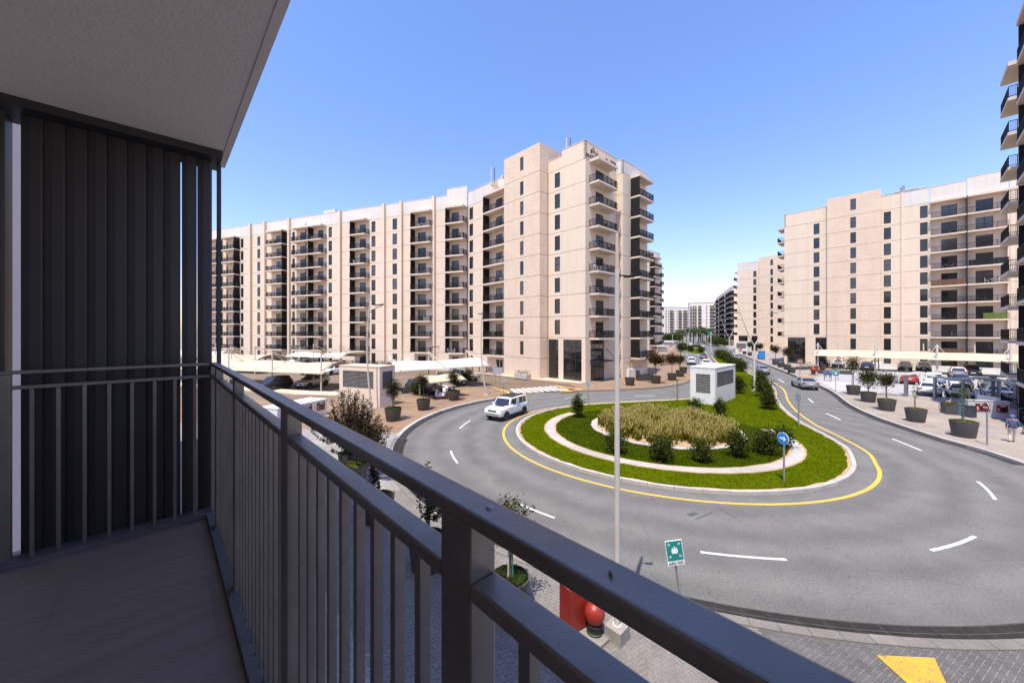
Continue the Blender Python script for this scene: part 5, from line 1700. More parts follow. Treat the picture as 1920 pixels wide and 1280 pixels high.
def loft(mb, secs, mi=0, cap=True):
    """secs: lists of points of equal length, an open half-section mirrored to both sides"""
    rings = []
    for s in secs:
        half = s
        rings.append(half + [(x, -y, z) for (x, y, z) in reversed(half) if abs(y) > 1e-6])
    n = len(rings[0])
    vs = [p for r in rings for p in r]
    fs = []
    for i in range(len(rings) - 1):
        for j in range(n):
            a, b = i * n + j, i * n + (j + 1) % n
            fs.append((a, b, b + n, a + n))
    if cap:
        fs.append(tuple(reversed(range(n))))
        fs.append(tuple(range((len(rings) - 1) * n, len(rings) * n)))
    mb.add(vs, fs, mi)

KINDS_ = {
 # stations: x, half width, bottom, deck height ; cabin: rear base, rear roof, front roof, front base, base half width, roof half width, roof height
 'sedan': dict(st=[(-2.33, .70, .42, .78), (-2.28, .80, .32, .92), (-2.0, .87, .26, 1.02), (-1.5, .90, .24, 1.04), (-.8, .91, .21, .97), (.3, .91, .21, .95), (1.0, .91, .22, .94), (1.5, .90, .24, .88), (2.0, .86, .27, .78), (2.26, .76, .30, .66), (2.36, .58, .36, .52)],
    cab=(-1.85, -1.05, .32, 1.08, .83, .60, 1.45), ax=(-1.36, 1.40), wr=.335),
 'suv': dict(st=[(-2.25, .74, .50, .92), (-2.22, .84, .42, 1.08), (-1.9, .90, .32, 1.12), (-1.4, .92, .30, 1.12), (-.6, .93, .28, 1.09), (.4, .93, .28, 1.06), (1.0, .93, .28, 1.06), (1.45, .92, .30, 1.02), (1.95, .88, .34, .93), (2.22, .80, .38, .80), (2.30, .66, .44, .62)],
    cab=(-2.16, -1.85, .22, 1.02, .85, .66, 1.68), ax=(-1.35, 1.38), wr=.37),
 'boxy': dict(st=[(-2.28, .88, .52, 1.18), (-2.25, .94, .42, 1.22), (-1.9, .97, .36, 1.24), (-1.4, .98, .34, 1.24), (-.6, .98, .34, 1.23), (.5, .98, .34, 1.22), (1.0, .98, .34, 1.22), (1.5, .98, .34, 1.19), (2.0, .96, .38, 1.15), (2.32, .92, .42, 1.10), (2.40, .86, .50, .98)],
    cab=(-2.24, -2.16, .55, .98, .94, .80, 1.93), ax=(-1.5, 1.52), wr=.41)}

def car_proto(kind):
    K = KINDS_[kind]
    root = thing('parked_car', 'car', 'car', (0, 0, 0))
    secs = []
    arch = K['wr'] + 0.07
    for x, w_, zb, zt in K['st']:
        secs.append([(x, 0, zb), (x, w_ * .80, zb), (x, w_ * .95, zb + .06), (x, w_ * .995, zb + .22), (x, w_, zb + (zt - zb) * .62), (x, w_ * .975, zt - .09), (x, w_ * .90, zt - .015), (x, w_ * .55, zt + .012), (x, 0, zt + .02)])
    mb = MB()
    loft(mb, secs)
    body = mb.build('body', PAINT['white'], root, smooth=32)
    xr0, xr1, xf1, xf0, wb, wr_, H = K['cab']
    def deck(x):
        st = K['st']
        for a, b in zip(st, st[1:]):
            if a[0] <= x <= b[0]: return a[3] + (b[3] - a[3]) * (x - a[0]) / (b[0] - a[0]) - 0.03
        return st[0][3] - 0.03
    zr, zf = deck(xr0), deck(xf0)
    # painted cabin shell: base ring, roof ring with a crown
    xs_b = [xr0, xr0 + (xf0 - xr0) * .33, xr0 + (xf0 - xr0) * .66, xf0]
    xs_t = [xr1, xr1 + (xf1 - xr1) * .33, xr1 + (xf1 - xr1) * .66, xf1]
    cb = MB()
    sec = []
    for i in range(4):
        zb_ = deck(xs_b[i])
        wbi = wb if i not in (0, 3) else wb * .93
        wti = wr_ if i not in (0, 3) else wr_ * .93
        dz = 0.0 if i in (1, 2) else -.045
        sec.append([(xs_b[i], wbi, zb_), (xs_b[i] + (xs_t[i] - xs_b[i]) * .9, wti + (wbi - wti) * .12, zb_ + (H + dz - zb_) * .9), (xs_t[i], wti * .9, H + dz), (xs_t[i], 0, H + dz + .03)])
    loft(cb, sec, cap=True)
    roof = cb.build('roof', PAINT['white'], root, smooth=35)
    # glass panels a little proud of the shell
    def lerp(a, b, t): return tuple(a[i] + (b[i] - a[i]) * t for i in range(3))
    def panel(name, c, push, mat=car_glass):
        c = [Vector(p) for p in c]
        n = (c[1] - c[0]).cross(c[3] - c[0]).normalized()
        if n.dot(Vector(push)) < 0: n = -n
        o = n * .012
        m_ = MB().hexa([c[0] - o, c[1] - o, c[2] - o, c[3] - o, c[0] + o, c[1] + o, c[2] + o, c[3] + o])
        m_.build(name, mat, root)
    def win(i0, t0, i1, t1, sgn, lo=.10, hi=.86):
        def edge(x_, lvl):
            i = min(2, int(x_)); f = x_ - i
            def pt(ii):
                s_ = sec[ii]
                return lerp(s_[0], s_[1], lvl / .9)
            a, b = pt(i), pt(i + 1)
            p = lerp(a, b, f)
            return (p[0], sgn * p[1], p[2])
        return [edge(t0, lo), edge(t1, lo), edge(t1, hi), edge(t0, hi)]
    for sgn in (-1, 1):
        for t0, t1 in ((.22, 1.0 if kind != 'boxy' else .85), (1.06 if kind != 'boxy' else .92, 1.85), (1.93, 2.80)):
            panel('side_window', win(0, t0, 0, t1, sgn), (0, sgn, .2))
    for i, push in ((0, (-1, 0, .5)), (3, (1, 0, .5))):
        s_ = sec[i]
        lo_, hi_ = lerp(s_[0], s_[1], .08), lerp(s_[0], s_[1], .98)
        panel('rear_window' if i == 0 else 'windscreen', [(lo_[0], lo_[1] * .92, lo_[2]), (lo_[0], -lo_[1] * .92, lo_[2]), (hi_[0], -hi_[1] * .9, hi_[2]), (hi_[0], hi_[1] * .9, hi_[2])], push)
    # wheels in dark arches
    wy = max(s_[1] for s_ in K['st'])
    R_ = K['wr']
    arc = MB()
    for ax in K['ax']:
        for sgn in (-1, 1):
            n = 18
            ring_ = [(ax + arch * cos(2 * pi * j / n), R_ + arch * sin(2 * pi * j / n)) for j in range(n)]
            vs = [(x, sgn * (wy - .10), max(z, .2)) for x, z in ring_] + [(x, sgn * (wy + .004), max(z, .2)) for x, z in ring_]
            fs = [(j, (j + 1) % n, n + (j + 1) % n, n + j) for j in range(n)] + [tuple(range(n, 2 * n))]
            arc.add(vs, fs)
    arc.build('wheel_arch', car_black, root)
    tm = MB().lathe([(R_ * .62, -.105), (R_ * .93, -.11), (R_, -.075), (R_, .075), (R_ * .93, .11), (R_ * .62, .105), (R_ * .62, -.105)], 22).mesh('tyre', tyre_m, 40)
    rm = MB().lathe([(0, .085), (R_ * .16, .09), (R_ * .2, .075), (R_ * .55, .06), (R_ * .63, .10), (R_ * .63, -.10), (0, -.08)], 22)
    for j in range(5):
        a = 2 * pi * j / 5
        u, v = (cos(a), sin(a)), (-sin(a), cos(a))
        rm.hexa([(u[0] * R_ * r + v[0] * w2, u[1] * R_ * r + v[1] * w2, z) for z in (.05, .098) for (r, w2) in ((.1, -.05), (.6, -.035), (.6, .035), (.1, .05))])
    rm = rm.mesh('rim', rim_m if kind != 'boxy' else rim_dark, 40)
    for ax in K['ax']:
        for sgn in (-1, 1):
            wo = link('wheel', tm, root, (ax, sgn * (wy - .095), R_))
            wo.rotation_euler = (-sgn * pi / 2, 0, 0)
            link('rim', rm, wo)
    # lights, plates, mirrors, bumper trim
    xf, xr = K['st'][-1][0], K['st'][0][0]
    hz = K['st'][-2][3] - .04
    for sgn in (-1, 1):
        yb = sgn * .66 if kind != 'boxy' else sgn * .74
        MB().box(xf - .22, xf - .04, yb - .15, yb + .15, hz - .10, hz + .02).build('headlight', head_m, root)
        yt = sgn * (.70 if kind != 'boxy' else .88)
        tw_, z0_, z1_ = (.15, .80, .93) if kind == 'sedan' else ((.12, .86, 1.08) if kind == 'suv' else (.06, .85, 1.15))
        MB().box(xr - .012, xr + .1, yt - tw_, yt + tw_, z0_, z1_).build('tail_light', tail_m, root)
        xm = xf0 - .25
        MB().box(xm - .08, xm + .08, sgn * (wb + .03), sgn * (wb + .20), deck(xm) + .06, deck(xm) + .20).build('mirror', PAINT['white'], root)
    MB().box(xf - .03, xf + .012, -.42, .42, hz - .20, hz - .04).build('grille', car_black, root)
    MB().box(xf - .05, xf + .02, -.6, .6, K['st'][-1][2] - .05, K['st'][-1][2] + .06).box(xr - .02, xr + .1, -.68, .68, K['st'][0][2] - .06, K['st'][0][2] + .06).build('bumper_trim', car_black, root)
    MB().box(xf + .012, xf + .022, -.26, .26, hz - .30, hz - .19).box(xr - .024, xr - .012, -.26, .26, .70, .81).build('number_plate', plate_m, root)
    if kind == 'boxy':
        MB().box(-1.9, .3, -.72, .72, H + .032, H + .055).build('roof_panel', car_black, root)
        MB().box(.5, 1.45, -.5, .5, 1.225, 1.243).build('bonnet_panel', car_black, root)
        MB().box(-.55, -.15, wy * .985 - .02, wy + .006, 1.32, 1.78).box(-.55, -.15, -wy - .006, -wy * .985 + .02, 1.32, 1.78).build('quarter_panel', PAINT['white'], root)
        MB().box(-1.2, 1.2, wy - .02, wy + .03, .36, .48).box(-1.2, 1.2, -wy - .03, -wy + .02, .36, .48).build('side_step', car_black, root)
        MB().box(2.36, 2.43, -.8, .8, .50, .72).build('skid_plate', PAINT['silver'], root)
        sp = link('spare_wheel', tm, root, (xr - .10, .1, 1.0)); sp.rotation_euler = (0, pi / 2, 0)
    return root
PROTO = {k: car_proto(k) for k in KINDS_}
def car(kind, p, head, col, label, group=None, z=0.0, name='parked_car'):
    src = PROTO[kind]
    r = copy_tree(src)
    r.name = name
    tag(r, label, 'car', group)
    r.location = (p.x, p.y, z)
    r.rotation_euler = (0, 0, atan2(head.y, head.x))
    for ch in r.children:
        if ch.name.split('.')[0] in ('body', 'roof', 'mirror', 'quarter_panel'):
            ch.material_slots[0].link = 'OBJECT'
            ch.material_slots[0].material = PAINT[col]
    return r
avenue = V2(.43, .90).normalized()
# moving cars on the roads
c0, c1 = G(951.8, 788.6), G(983.7, 777.4)
hd = (c0 - c1).normalized()
car('boxy', (c0 + c1) / 2 + V2(hd.y, -hd.x) * .93, hd, 'white', 'boxy white off-road car with black roof panels driving round the roundabout', None, 0.006, 'off_road_car').scale = (0.9, 0.9, 0.88)
mg_ = 'cars on the avenue'
tx = car('sedan', G(1508, 727), V2(.36, .93).normalized(), 'silver', 'silver taxi with a yellow roof sign leaving the roundabout', mg_, 0.006, 'taxi')
def roof_sign(t):
    MB().box(-.45, -.2, -.35, .35, 1.47, 1.62).build('roof_sign', paint_yellow, t)
roof_sign(tx)
car('sedan', G(1429, 700), avenue, 'silver', 'silver saloon driving away on the right-hand side of the median', mg_, 0.006, 'saloon_car')
car('suv', G(1379, 674), avenue, 'white', 'white car farthest away beside the median hedge', mg_, 0.006, 'saloon_car')
tx2 = car('sedan', G(1324, 686.5), -avenue, 'white', 'white taxi half hidden behind the white kiosk', mg_, 0.006, 'taxi')
roof_sign(tx2)
car('sedan', G(1319, 671.5), -avenue, 'grey', 'dark grey saloon approaching from the zebra crossing', mg_, 0.006, 'saloon_car')
car('suv', G(1296, 682.5), V2(.40, .92), 'white', 'white car at the left kerb of the avenue, showing red tail lights', mg_, 0.006, 'saloon_car')
# left car park
lc = 'cars in the left-hand car park'
hm = V2(-.26, -.965).normalized()
car('suv', V2(-26.2, 49.0), hm, 'beige', 'beige off-road estate with its nose out from under the big shade sail', lc, 0.012)
car('suv', V2(-29.6, 46.2), hm, 'black', 'black car in the shade under the front edge of the big shade sail', lc, 0.012)
hL = V2(-.353, -.936)
for (px, py, kind, col, lab) in ((587, 700.5, 'sedan', 'silver', 'silver saloon behind the beige car'), (626, 701.5, 'suv', 'white', 'white car left of the louvred kiosk, nearest to it'), (628, 692, 'suv', 'beige', 'pale car in the second row left of the louvred kiosk'),
                                 (716, 684, 'sedan', 'grey', 'dark grey saloon above the roof of the louvred kiosk'), (739, 686.5, 'sedan', 'white', 'white saloon above the right end of the louvred kiosk roof'), (762, 688, 'sedan', 'white', 'white saloon behind the white shade sail'),
                                 (786, 686, 'suv', 'black', 'black car behind the white shade sail'), (560, 682, 'suv', 'white', 'white car between the far shade sails'), (520, 676, 'suv', 'blue', 'blue-grey van-like car under the far shade sail'),
                                 (872, 712, 'suv', 'beige', 'beige car under the tip of the white shade sail'), (845, 722, 'suv', 'grey', 'grey car under the white shade sail'), (820, 731, 'sedan', 'beige', 'pale saloon under the white shade sail'), (795, 738, 'suv', 'black', 'black car under the lower shade sail')):
    car(kind, G(px, py), hL if px < 700 else (V2(-.35, -.93) if px < 790 else V2(.85, -.52)), col, lab, lc, 0.012)
# right car park
rc = 'cars in the right-hand car park'
zc = PH + 0.01
for (px, py, hd_, kind, col, lab) in (
    (1742, 739, EN, 'sedan', 'white', 'white saloon in the near row, behind the second wavy-pergola post'), (1798, 743, EN, 'suv', 'white', 'white hatchback in the near row, above the bicycles'), (1868, 747, EN, 'sedan', 'white', 'white saloon in the near row, above the fire cabinet wall'),
    (1705, 718, EN, 'sedan', 'red', 'red saloon between the pergola posts'), (1752, 723, -EN, 'suv', 'white', 'white off-road car facing the camera under the wavy pergola'), (1801, 727, -EN, 'suv', 'blue', 'dark blue car under the wavy pergola'), (1858, 729, -EN, 'sedan', 'green', 'greenish grey saloon in the second row'), (1908, 733, -EN, 'sedan', 'grey', 'dark grey saloon at the right picture edge'),
    (1697, 693.5, -EN, 'suv', 'grey', 'dark grey off-road car facing out from under the long shade'), (1732, 695, -EN, 'suv', 'green', 'greenish grey car with a white bonnet under the long shade'), (1795, 707, EN, 'suv', 'silver', 'silver off-road car at the edge of the long shade'), (1822, 703, -EN, 'suv', 'navy', 'navy car deep under the long shade at its right part'),
    (1627, 694, EN, 'suv', 'navy', 'navy car behind the densest tree'), (1641, 688, -EN, 'suv', 'white', 'white car under the long shade behind a white post'), (1572, 687, -EN, 'sedan', 'white', 'white saloon facing the driveway under the left end of the long shade'), (1544, 686, EN, 'suv', 'navy', 'navy off-road car at the left end of the long shade')):
    car(kind, G(px, py, PH), hd_, col, lab, rc, zc)
# cars far up the avenue: white shapes by the trees
fc_ = 'cars parked far up the avenue'
for i, (x, y, col, kd) in enumerate(((62, 172, 'white', 'suv'), (68, 186, 'silver', 'sedan'), (98, 205, 'white', 'suv'), (101, 211, 'silver', 'suv'), (97, 190, 'white', 'sedan'), (104, 222, 'white', 'suv'), (109, 230, 'white', 'sedan'), (86, 235, 'white', 'suv'), (113, 212, 'white', 'suv'), (110, 200, 'silver', 'suv'))):
    car(kd, V2(x, y), avenue if i % 2 else -avenue, col, 'small pale car parked far up the avenue near the palms', fc_, 0.02)
# the prototypes themselves stay out of the scene
def drop(o):
    for ch in list(o.children): drop(ch)
    bpy.data.objects.remove(o)
for k in PROTO: drop(PROTO[k])
# ================================================================ STREET FURNITURE
# ---- louvred kiosks
slat_dark = M('vent_slat', (0.17, 0.16, 0.15), 0.6, 0.2, col2=(0.13, 0.122, 0.115), vscale=3)
def kiosk(label, O, d, ld, m_in, lm, h, faces, mat, roof_mat, ns=11):
    """O near corner; d along one face (length ld), m_in along the other (length lm); faces: (which, s0, s1, z0, z1)"""
    r = thing('vent_kiosk', label, 'kiosk', (O.x, O.y, 0.1))
    d, m_in = d.normalized(), m_in.normalized()
    P = lambda a, b, z: (d.x * a + m_in.x * b, d.y * a + m_in.y * b, z)
    fr = (d, m_in)
    mb = MB()
    # shell with real openings: built as posts, sills and heads round each vent
    t = 0.18
    cut = {w_: (s0, s1, z0, z1) for (w_, s0, s1, z0, z1) in faces}
    def wall(run, along):
        a0, a1 = 0, run
        def bx(x0, x1, z0, z1):
            if along == 'd': mb.fbox(fr, x0, x1, 0, t, z0, z1)
            else: mb.fbox(fr, 0, t, x0 if x0 > t else t, x1, z0, z1)
        if along in cut:
            s0, s1, z0, z1 = cut[along]
            bx(a0, s0, 0, h); bx(s1, a1, 0, h); bx(s0, s1, 0, z0); bx(s0, s1, z1, h)
        else: bx(a0, a1, 0, h)
    wall(ld, 'd'); wall(lm, 'm')
    mb.fbox(fr, t, ld, lm - t, lm, 0, h)
    mb.fbox(fr, ld - t, ld, t, lm - t, 0, h)
    mb.build('wall', mat, r)
    MB().fbox(fr, t, ld - t, t + 0.25, lm - t, 0.05, h - 0.1).build('core', car_black, r)
    MB().fbox(fr, -0.03, ld + 0.03, -0.03, lm + 0.03, h, h + 0.10).build('roof', roof_mat, r)
    for (w_, s0, s1, z0, z1) in faces:
        n = ns
        for i in range(n):
            zc_ = z0 + (z1 - z0) * (i + 0.5) / n
            hh = (z1 - z0) / n * 0.42
            if w_ == 'd':
                c = [P(s0, 0.02, zc_ - hh), P(s1, 0.02, zc_ - hh), P(s1, 0.13, zc_ + hh), P(s0, 0.13, zc_ + hh)]
            else:
                c = [P(0.02, s0, zc_ - hh), P(0.02, s1, zc_ - hh), P(0.13, s1, zc_ + hh), P(0.13, s0, zc_ + hh)]
            up = 0.02
            mb = MB().hexa(c + [(x, y, z + up) for x, y, z in c])
            mb.build('slat', slat_dark, r)
        mid = (s0 + s1) / 2
        mb = MB()
        for s_ in ((s0 + 0.02, mid, s1 - 0.02) if s1 - s0 > 1.5 else (s0 + 0.02, s1 - 0.02)):
            if w_ == 'd': mb.fbox(fr, s_ - 0.025, s_ + 0.025, 0.0, 0.03, z0, z1)
            else: mb.fbox(fr, 0.0, 0.03, s_ - 0.025, s_ + 0.025, z0, z1)
        mb.build('vent_frame', slat_dark, r)
    return r
K1 = G(712, 766, 0.1)
kiosk('cream kiosk with a wide louvred vent on the left plaza', K1, V2(-4.6, 1.95), 5.0, V2(0.42, 0.92), 2.0, 3.75, (('d', 0.75, 4.55, 1.75, 3.35), ('m', 0.35, 1.65, 1.75, 3.35)), peach_paint, M('kiosk_roof', (0.60, 0.50, 0.37), 0.9, col2=(0.53, 0.43, 0.31), vscale=1.5), 13)
K2 = G(1341, 760, 0.16)
kiosk('white kiosk with two dark louvred vents at the neck of the traffic island', K2, EN, 6.0, E1, 2.3, 3.55, (('d', 0.5, 5.4, 1.7, 3.15), ('m', 0.45, 1.75, 1.1, 2.95)), white_paint, white_paint, 12)
K3 = V2(93.5, 149.5) - V2(16, 14)
K3 = G(1379, 661.5, PH)
kiosk('small distant white kiosk with grey vents up the avenue', K3, -E1, 3.6, -E1.orthogonal() if False else EN, 2.5, 4.0, (('d', 0.3, 3.2, 1.6, 3.5), ('m', 0.3, 2.2, 1.6, 3.5)), white_paint, white_paint, 8)

# ---- fire cabinets and fire points
def cabinet(label, O, d, ld, depth, h, panels, mat, ramp=None):
    r = thing('fire_cabinet', label, 'fire cabinet', (O.x, O.y, PH))
    d = d.normalized()
    n = V2(d.y, -d.x)
    if n.dot(-O) < 0: n = -n
    fr = (d, n)
    MB().fbox(fr, 0, ld, -depth, 0, 0, h).build('wall', mat, r)
    MB().fbox(fr, -0.03, ld + 0.03, -depth - 0.03, 0.03, h, h + 0.06).build('cap', mat, r)
    for s0, s1, z0, z1 in panels:
        p = MB().fbox(fr, s0, s1, 0.0, 0.04, z0, z1).build('door', red_dark, r)
        w_ = s1 - s0
        MB().fbox(fr, s0 + w_ * .36, s1 - w_ * .12, 0.04, 0.052, z0 + (z1 - z0) * .15, z1 - (z1 - z0) * .2).build('pane', car_glass, p)
        MB().fbox(fr, s0 + w_ * .10, s0 + w_ * .2, 0.04, 0.05, z0 + .1, z0 + .2).fbox(fr, s0 + w_ * .08, s0 + w_ * .18, 0.04, 0.05, z1 - .35, z1 - .25).build('label_plate', sign_white, p)
        MB().fbox(fr, s0 + w_ * .3, s1 - w_ * .2, 0.04, 0.048, z1 - .12, z1 - .06).build('label_plate', sign_white, p)
    return r, fr
dF1 = (G(610, 775, PH) - G(560, 789, PH))
fo = G(613, 775.5, PH)
cabinet('low white box with two dark red hose doors, in front of the beige car', fo + (G(552, 791, PH) - fo).normalized() * 4.6, -(G(552, 791, PH) - fo), 4.6, 1.9, 1.25, ((4.6 - 1.05, 4.6 - 0.25, 0.45, 1.1), (4.6 - 2.4, 4.6 - 1.55, 0.45, 1.1)), white_paint)
fo2, fo3 = G(1815, 781.5, PH), G(1893, 785.5, PH)
rF, frF = cabinet('shade-toned white wall with two red fire hose doors beside the steps on the right', fo2, fo3 - fo2, (fo3 - fo2).length, 0.35, 1.35, ((0.45, 1.35, 0.55, 1.15), (1.75, 2.4, 0.5, 1.1)), M('shaded_white_wall', (0.50, 0.51, 0.54), 0.8, col2=(0.46, 0.47, 0.50), vscale=1.2))  # white wall; the bluish shade over its front is put into the colour
MB().fbox(frF, 2.0, 2.25, -2.2, -0.36, 0.2, 1.62).build('stair_wall', white_paint, rF)
mb = MB()
d_ = frF[0]; n_ = frF[1]
pt = lambda a, q, z: (d_.x * a + n_.x * q, d_.y * a + n_.y * q, z)
mb.tube([pt(2.5, 0.75, 0), pt(2.5, 0.75, 0.95), pt(3.4, 0.55, 1.15), pt(3.4, 0.55, 0)], 0.03, 6)
mb.build('handrail', steel_m, rF)
def fire_box(p, rz, label):
    r = thing('fire_point_box', label, 'fire box', (p.x, p.y, PH), rz)
    MB().box(-.30, .30, -.16, .16, .08, 1.12).build('cabinet', red_m, r)
    MB().box(-.27, .27, .16, .175, .12, 1.08).build('door', red_m, r)
    MB().box(-.28, -.2, -.12, .12, 0, .08).box(.2, .28, -.12, .12, 0, .08).build('foot', red_m, r)
    return r
slab_grey = M('slab_grey', (0.24, 0.22, 0.21), 0.9, col2=(0.19, 0.175, 0.165), vscale=4)
def bollard_ball(p, label, s=1.0):
    r = thing('hydrant_cover', label, 'hydrant', (p.x, p.y, PH))
    r.scale = (s, s, s)
    MB().box(-.36, .36, -.36, .36, 0, .09).build('base', slab_grey, r, rz=0.7)
    MB().lathe([(0.0, .34), (.19, .34), (.20, .30), (.17, .26), (.17, .14), (.20, .12), (.20, .09), (0, .09)][::-1], 18).build('neck', car_black, r, smooth=40)
    MB().lathe([(.0, .33)] + [(.255 * sin(t), .56 - .255 * 1.08 * cos(t)) for t in [0.35 + i * (pi - 0.35) / 12 for i in range(13)]], 20).build('ball', red_m, r, smooth=60)
    return r
fire_box(V2(1.44, 8.66), ea + pi / 2 - 0.2, 'red fire point box on the near pavement, seen below the top rail')
bollard_ball(V2(1.88, 8.50), 'red dome hydrant cover on a concrete slab next to the near fire box', 0.92)
fire_box(G(1530.5, 697, PH), 0.4, 'red fire point box at the left end of the long car park shade')
bollard_ball(G(1525, 703, PH), 'red dome hydrant cover by the driveway on the right', 1.6)

# ---- lamp posts
footing_m = M('footing_concrete', (0.30, 0.27, 0.25), 0.9, col2=(0.24, 0.215, 0.20), vscale=5, fine=0.1, fscale=30)
def fore_lamp():
    p = V2(2.364, 8.40)
    r = thing('lamp_post', 'tall pale lamp pole in the foreground in front of the traffic island', 'lamp post', (p.x, p.y, PH))
    MB().prism([(-.2, -.2), (.2, -.2), (.2, .2), (-.2, .2)], 0, .32).build('footing', footing_m, r, rz=ea)
    MB().tube([(0, 0, .3), (0, 0, 4.5), (0, 0, 8.3)], .066, 16, 0, .050).tube([(0, 0, .3), (0, 0, .34)], .10, 16).build('pole', white_pole, r, smooth=60)
    MB().tube([(0, 0, 8.29), (0, 0, 8.9), (0, 0, 9.12)], .045, 12, 0, .03).build('spigot', beige_pole, r, smooth=60)
    MB().tube([(0.02, 0, 8.18), (.24, 0, 8.16), (.36, 0, 8.2)], .018, 6).box(.16, .38, -.05, .05, 8.13, 8.17).build('lamp_head', black_m, r)
    MB().box(-.03, .03, -.088, -.07, .9, 1.3).build('hatch', steel_m, r)
fore_lamp()
def vee_lamp(p, H, hv, rz, label, spread=2.0, small=False, group='two-armed lamps along the median'):
    r = thing('street_lamp', label, 'street lamp', (p.x, p.y, 0.12), rz, group)
    MB().tube([(0, 0, 0), (0, 0, hv)], .12, 10, 0, .10).build('pole', white_pole, r, smooth=60)
    MB().box(-.25, .25, -.25, .25, 0, .12).build('footing', concrete, r)
    for sgn in (-1, 1):
        pts = [(sgn * spread * (t ** 0.85), 0, hv - .2 + (H - hv + .2) * (t ** 1.05)) for t in [i / 8 for i in range(9)]]
        MB().tube(pts, .075, 8, 0, .03).build('arm', beige_pole, r, smooth=60)
        zt_ = hv + (H - hv) * .80
        xt = sgn * spread * .82
        MB().tube([(xt, 0, zt_), (xt + sgn * .45, 0, zt_ + .12)], .03, 6).box(min(xt + sgn * .35, xt + sgn * 1.15), max(xt + sgn * .35, xt + sgn * 1.15), -.12, .12, zt_ + .08, zt_ + .16).build('lamp_head', steel_m, r)
p = G(1414.5, 733, .12); vee_lamp(p, 10.1, 5.6, 0.0, 'nearest two-armed street lamp on the median, right of the white kiosk', 1.95)
p = G(1367.5, 676, .12); vee_lamp(p, 11.4, 5.8, 0.0, 'second two-armed street lamp, in the hedge of the median', 2.3)
p = G(1333, 662, .12); r = thing('street_lamp', 'white post with a green sign on top at the tip of the median', 'street lamp', (p.x, p.y, .12))
MB().tube([(0, 0, 0), (0, 0, 7.6)], .14, 8).build('pole', white_pole, r)
MB().box(-.9, .3, -.05, .05, 6.4, 7.5).build('sign_panel', green_sign, r)
p = V2(62.0, 131.5)
for x, y, lab in ((70.5, 150, 'slim lamp post standing in the far median'), (86, 200, 'farthest slim lamp post in front of the palms')):
    vee_lamp(V2(x, y), 9.5, 5.5, 0.0, lab, 1.2, True, 'slim lamps on the far median')
def arc_lamp(base, top, head, label, rz=0.0, r0=.10):
    """a slightly bowed post with one short arm: base, top and lamp head in the world"""
    r = thing('street_lamp', label, 'street lamp', (base[0], base[1], base[2]), 0, 'bowed lamps on the left plaza')
    b, t_, h_ = Vector(base), Vector(top), Vector(head)
    pts = []
    for i in range(9):
        f = i / 8
        q = b.lerp(t_, f)
        q += Vector((-0.35 * sin(pi * f), 0, 0))
        pts.append(tuple(q - b))
    MB().tube(pts, r0, 8, 0, r0 * .4).build('pole', beige_pole, r, smooth=60)
    MB().box(-.22, .22, -.22, .22, -.02, .10).build('footing', concrete, r)
    q = b.lerp(t_, .84) + Vector((-0.35 * sin(pi * .84), 0, 0)) - b
    e = h_ - b
    MB().tube([tuple(q), tuple(q.lerp(e, .5) + Vector((0, 0, .08))), tuple(e)], .03, 6).hexa([(e.x - .7, e.y - .1, e.z - .08), (e.x + .1, e.y - .1, e.z + .02), (e.x + .1, e.y + .1, e.z + .02), (e.x - .7, e.y + .1, e.z - .08),
        (e.x - .7, e.y - .1, e.z), (e.x + .1, e.y - .1, e.z + .10), (e.x + .1, e.y + .1, e.z + .10), (e.x - .7, e.y + .1, e.z)]).build('lamp_head', black_m, r)
def at(px, py, Y): return ((px - CX) / FPX * Y, Y, EYE + (HZ - py) / FPX * Y)
g_ = G(697, 769, PH)
arc_lamp((g_.x, g_.y, PH), at(694.5, 553, g_.y), at(718, 571.5, g_.y), 'bowed pale lamp post with a dark arm, rising in front of the louvred kiosk')
g_ = G(911.5, 741, PH)
arc_lamp((g_.x, g_.y, PH), at(904.5, 577, g_.y), at(908, 588, g_.y), 'bowed pale lamp post on the plaza corner left of the white off-road car')
g_ = G(823, 738, PH)
arc_lamp((g_.x, g_.y, PH), at(826, 640, g_.y), at(821, 650, g_.y), 'thin pale lamp post among the planters by the white shade sail', r0=.06)
g_ = G(934, 700, 0)
arc_lamp((g_.x, g_.y, 0), at(932, 630, g_.y), at(935, 640, g_.y), 'thin pale post in front of the balconies beside the textured tower', r0=.06)

# ---- signs
def post(r, h, rad=.04, mat=None, lean=(0, 0)):
    MB().tube([(0, 0, 0), (lean[0], lean[1], h)], rad, 8).build('post', mat or steel_m, r, smooth=60)
def disc(r, z, rad, mat, off=-.05, back=sign_grey):
    """round plate facing -y of the sign"""
    o = MB()
    n = 28
    def ringp(rr, y): return [(rr * cos(2 * pi * j / n), y, z + rr * sin(2 * pi * j / n)) for j in range(n)]
    vs = ringp(rad, off) + ringp(rad, off - .012)
    fs = [(j, (j + 1) % n, n + (j + 1) % n, n + j) for j in range(n)] + [tuple(range(n))[::-1], tuple(range(n, 2 * n))]
    return MB().add(vs, fs).build('plate', mat, r)
def face(p, tgt=None):
    """rotation that turns a sign's -y face toward a plan point (default the viewer's side)"""
    d = (tgt if tgt is not None else V2(0, 0)) - p
    return atan2(d.y, d.x) + pi / 2
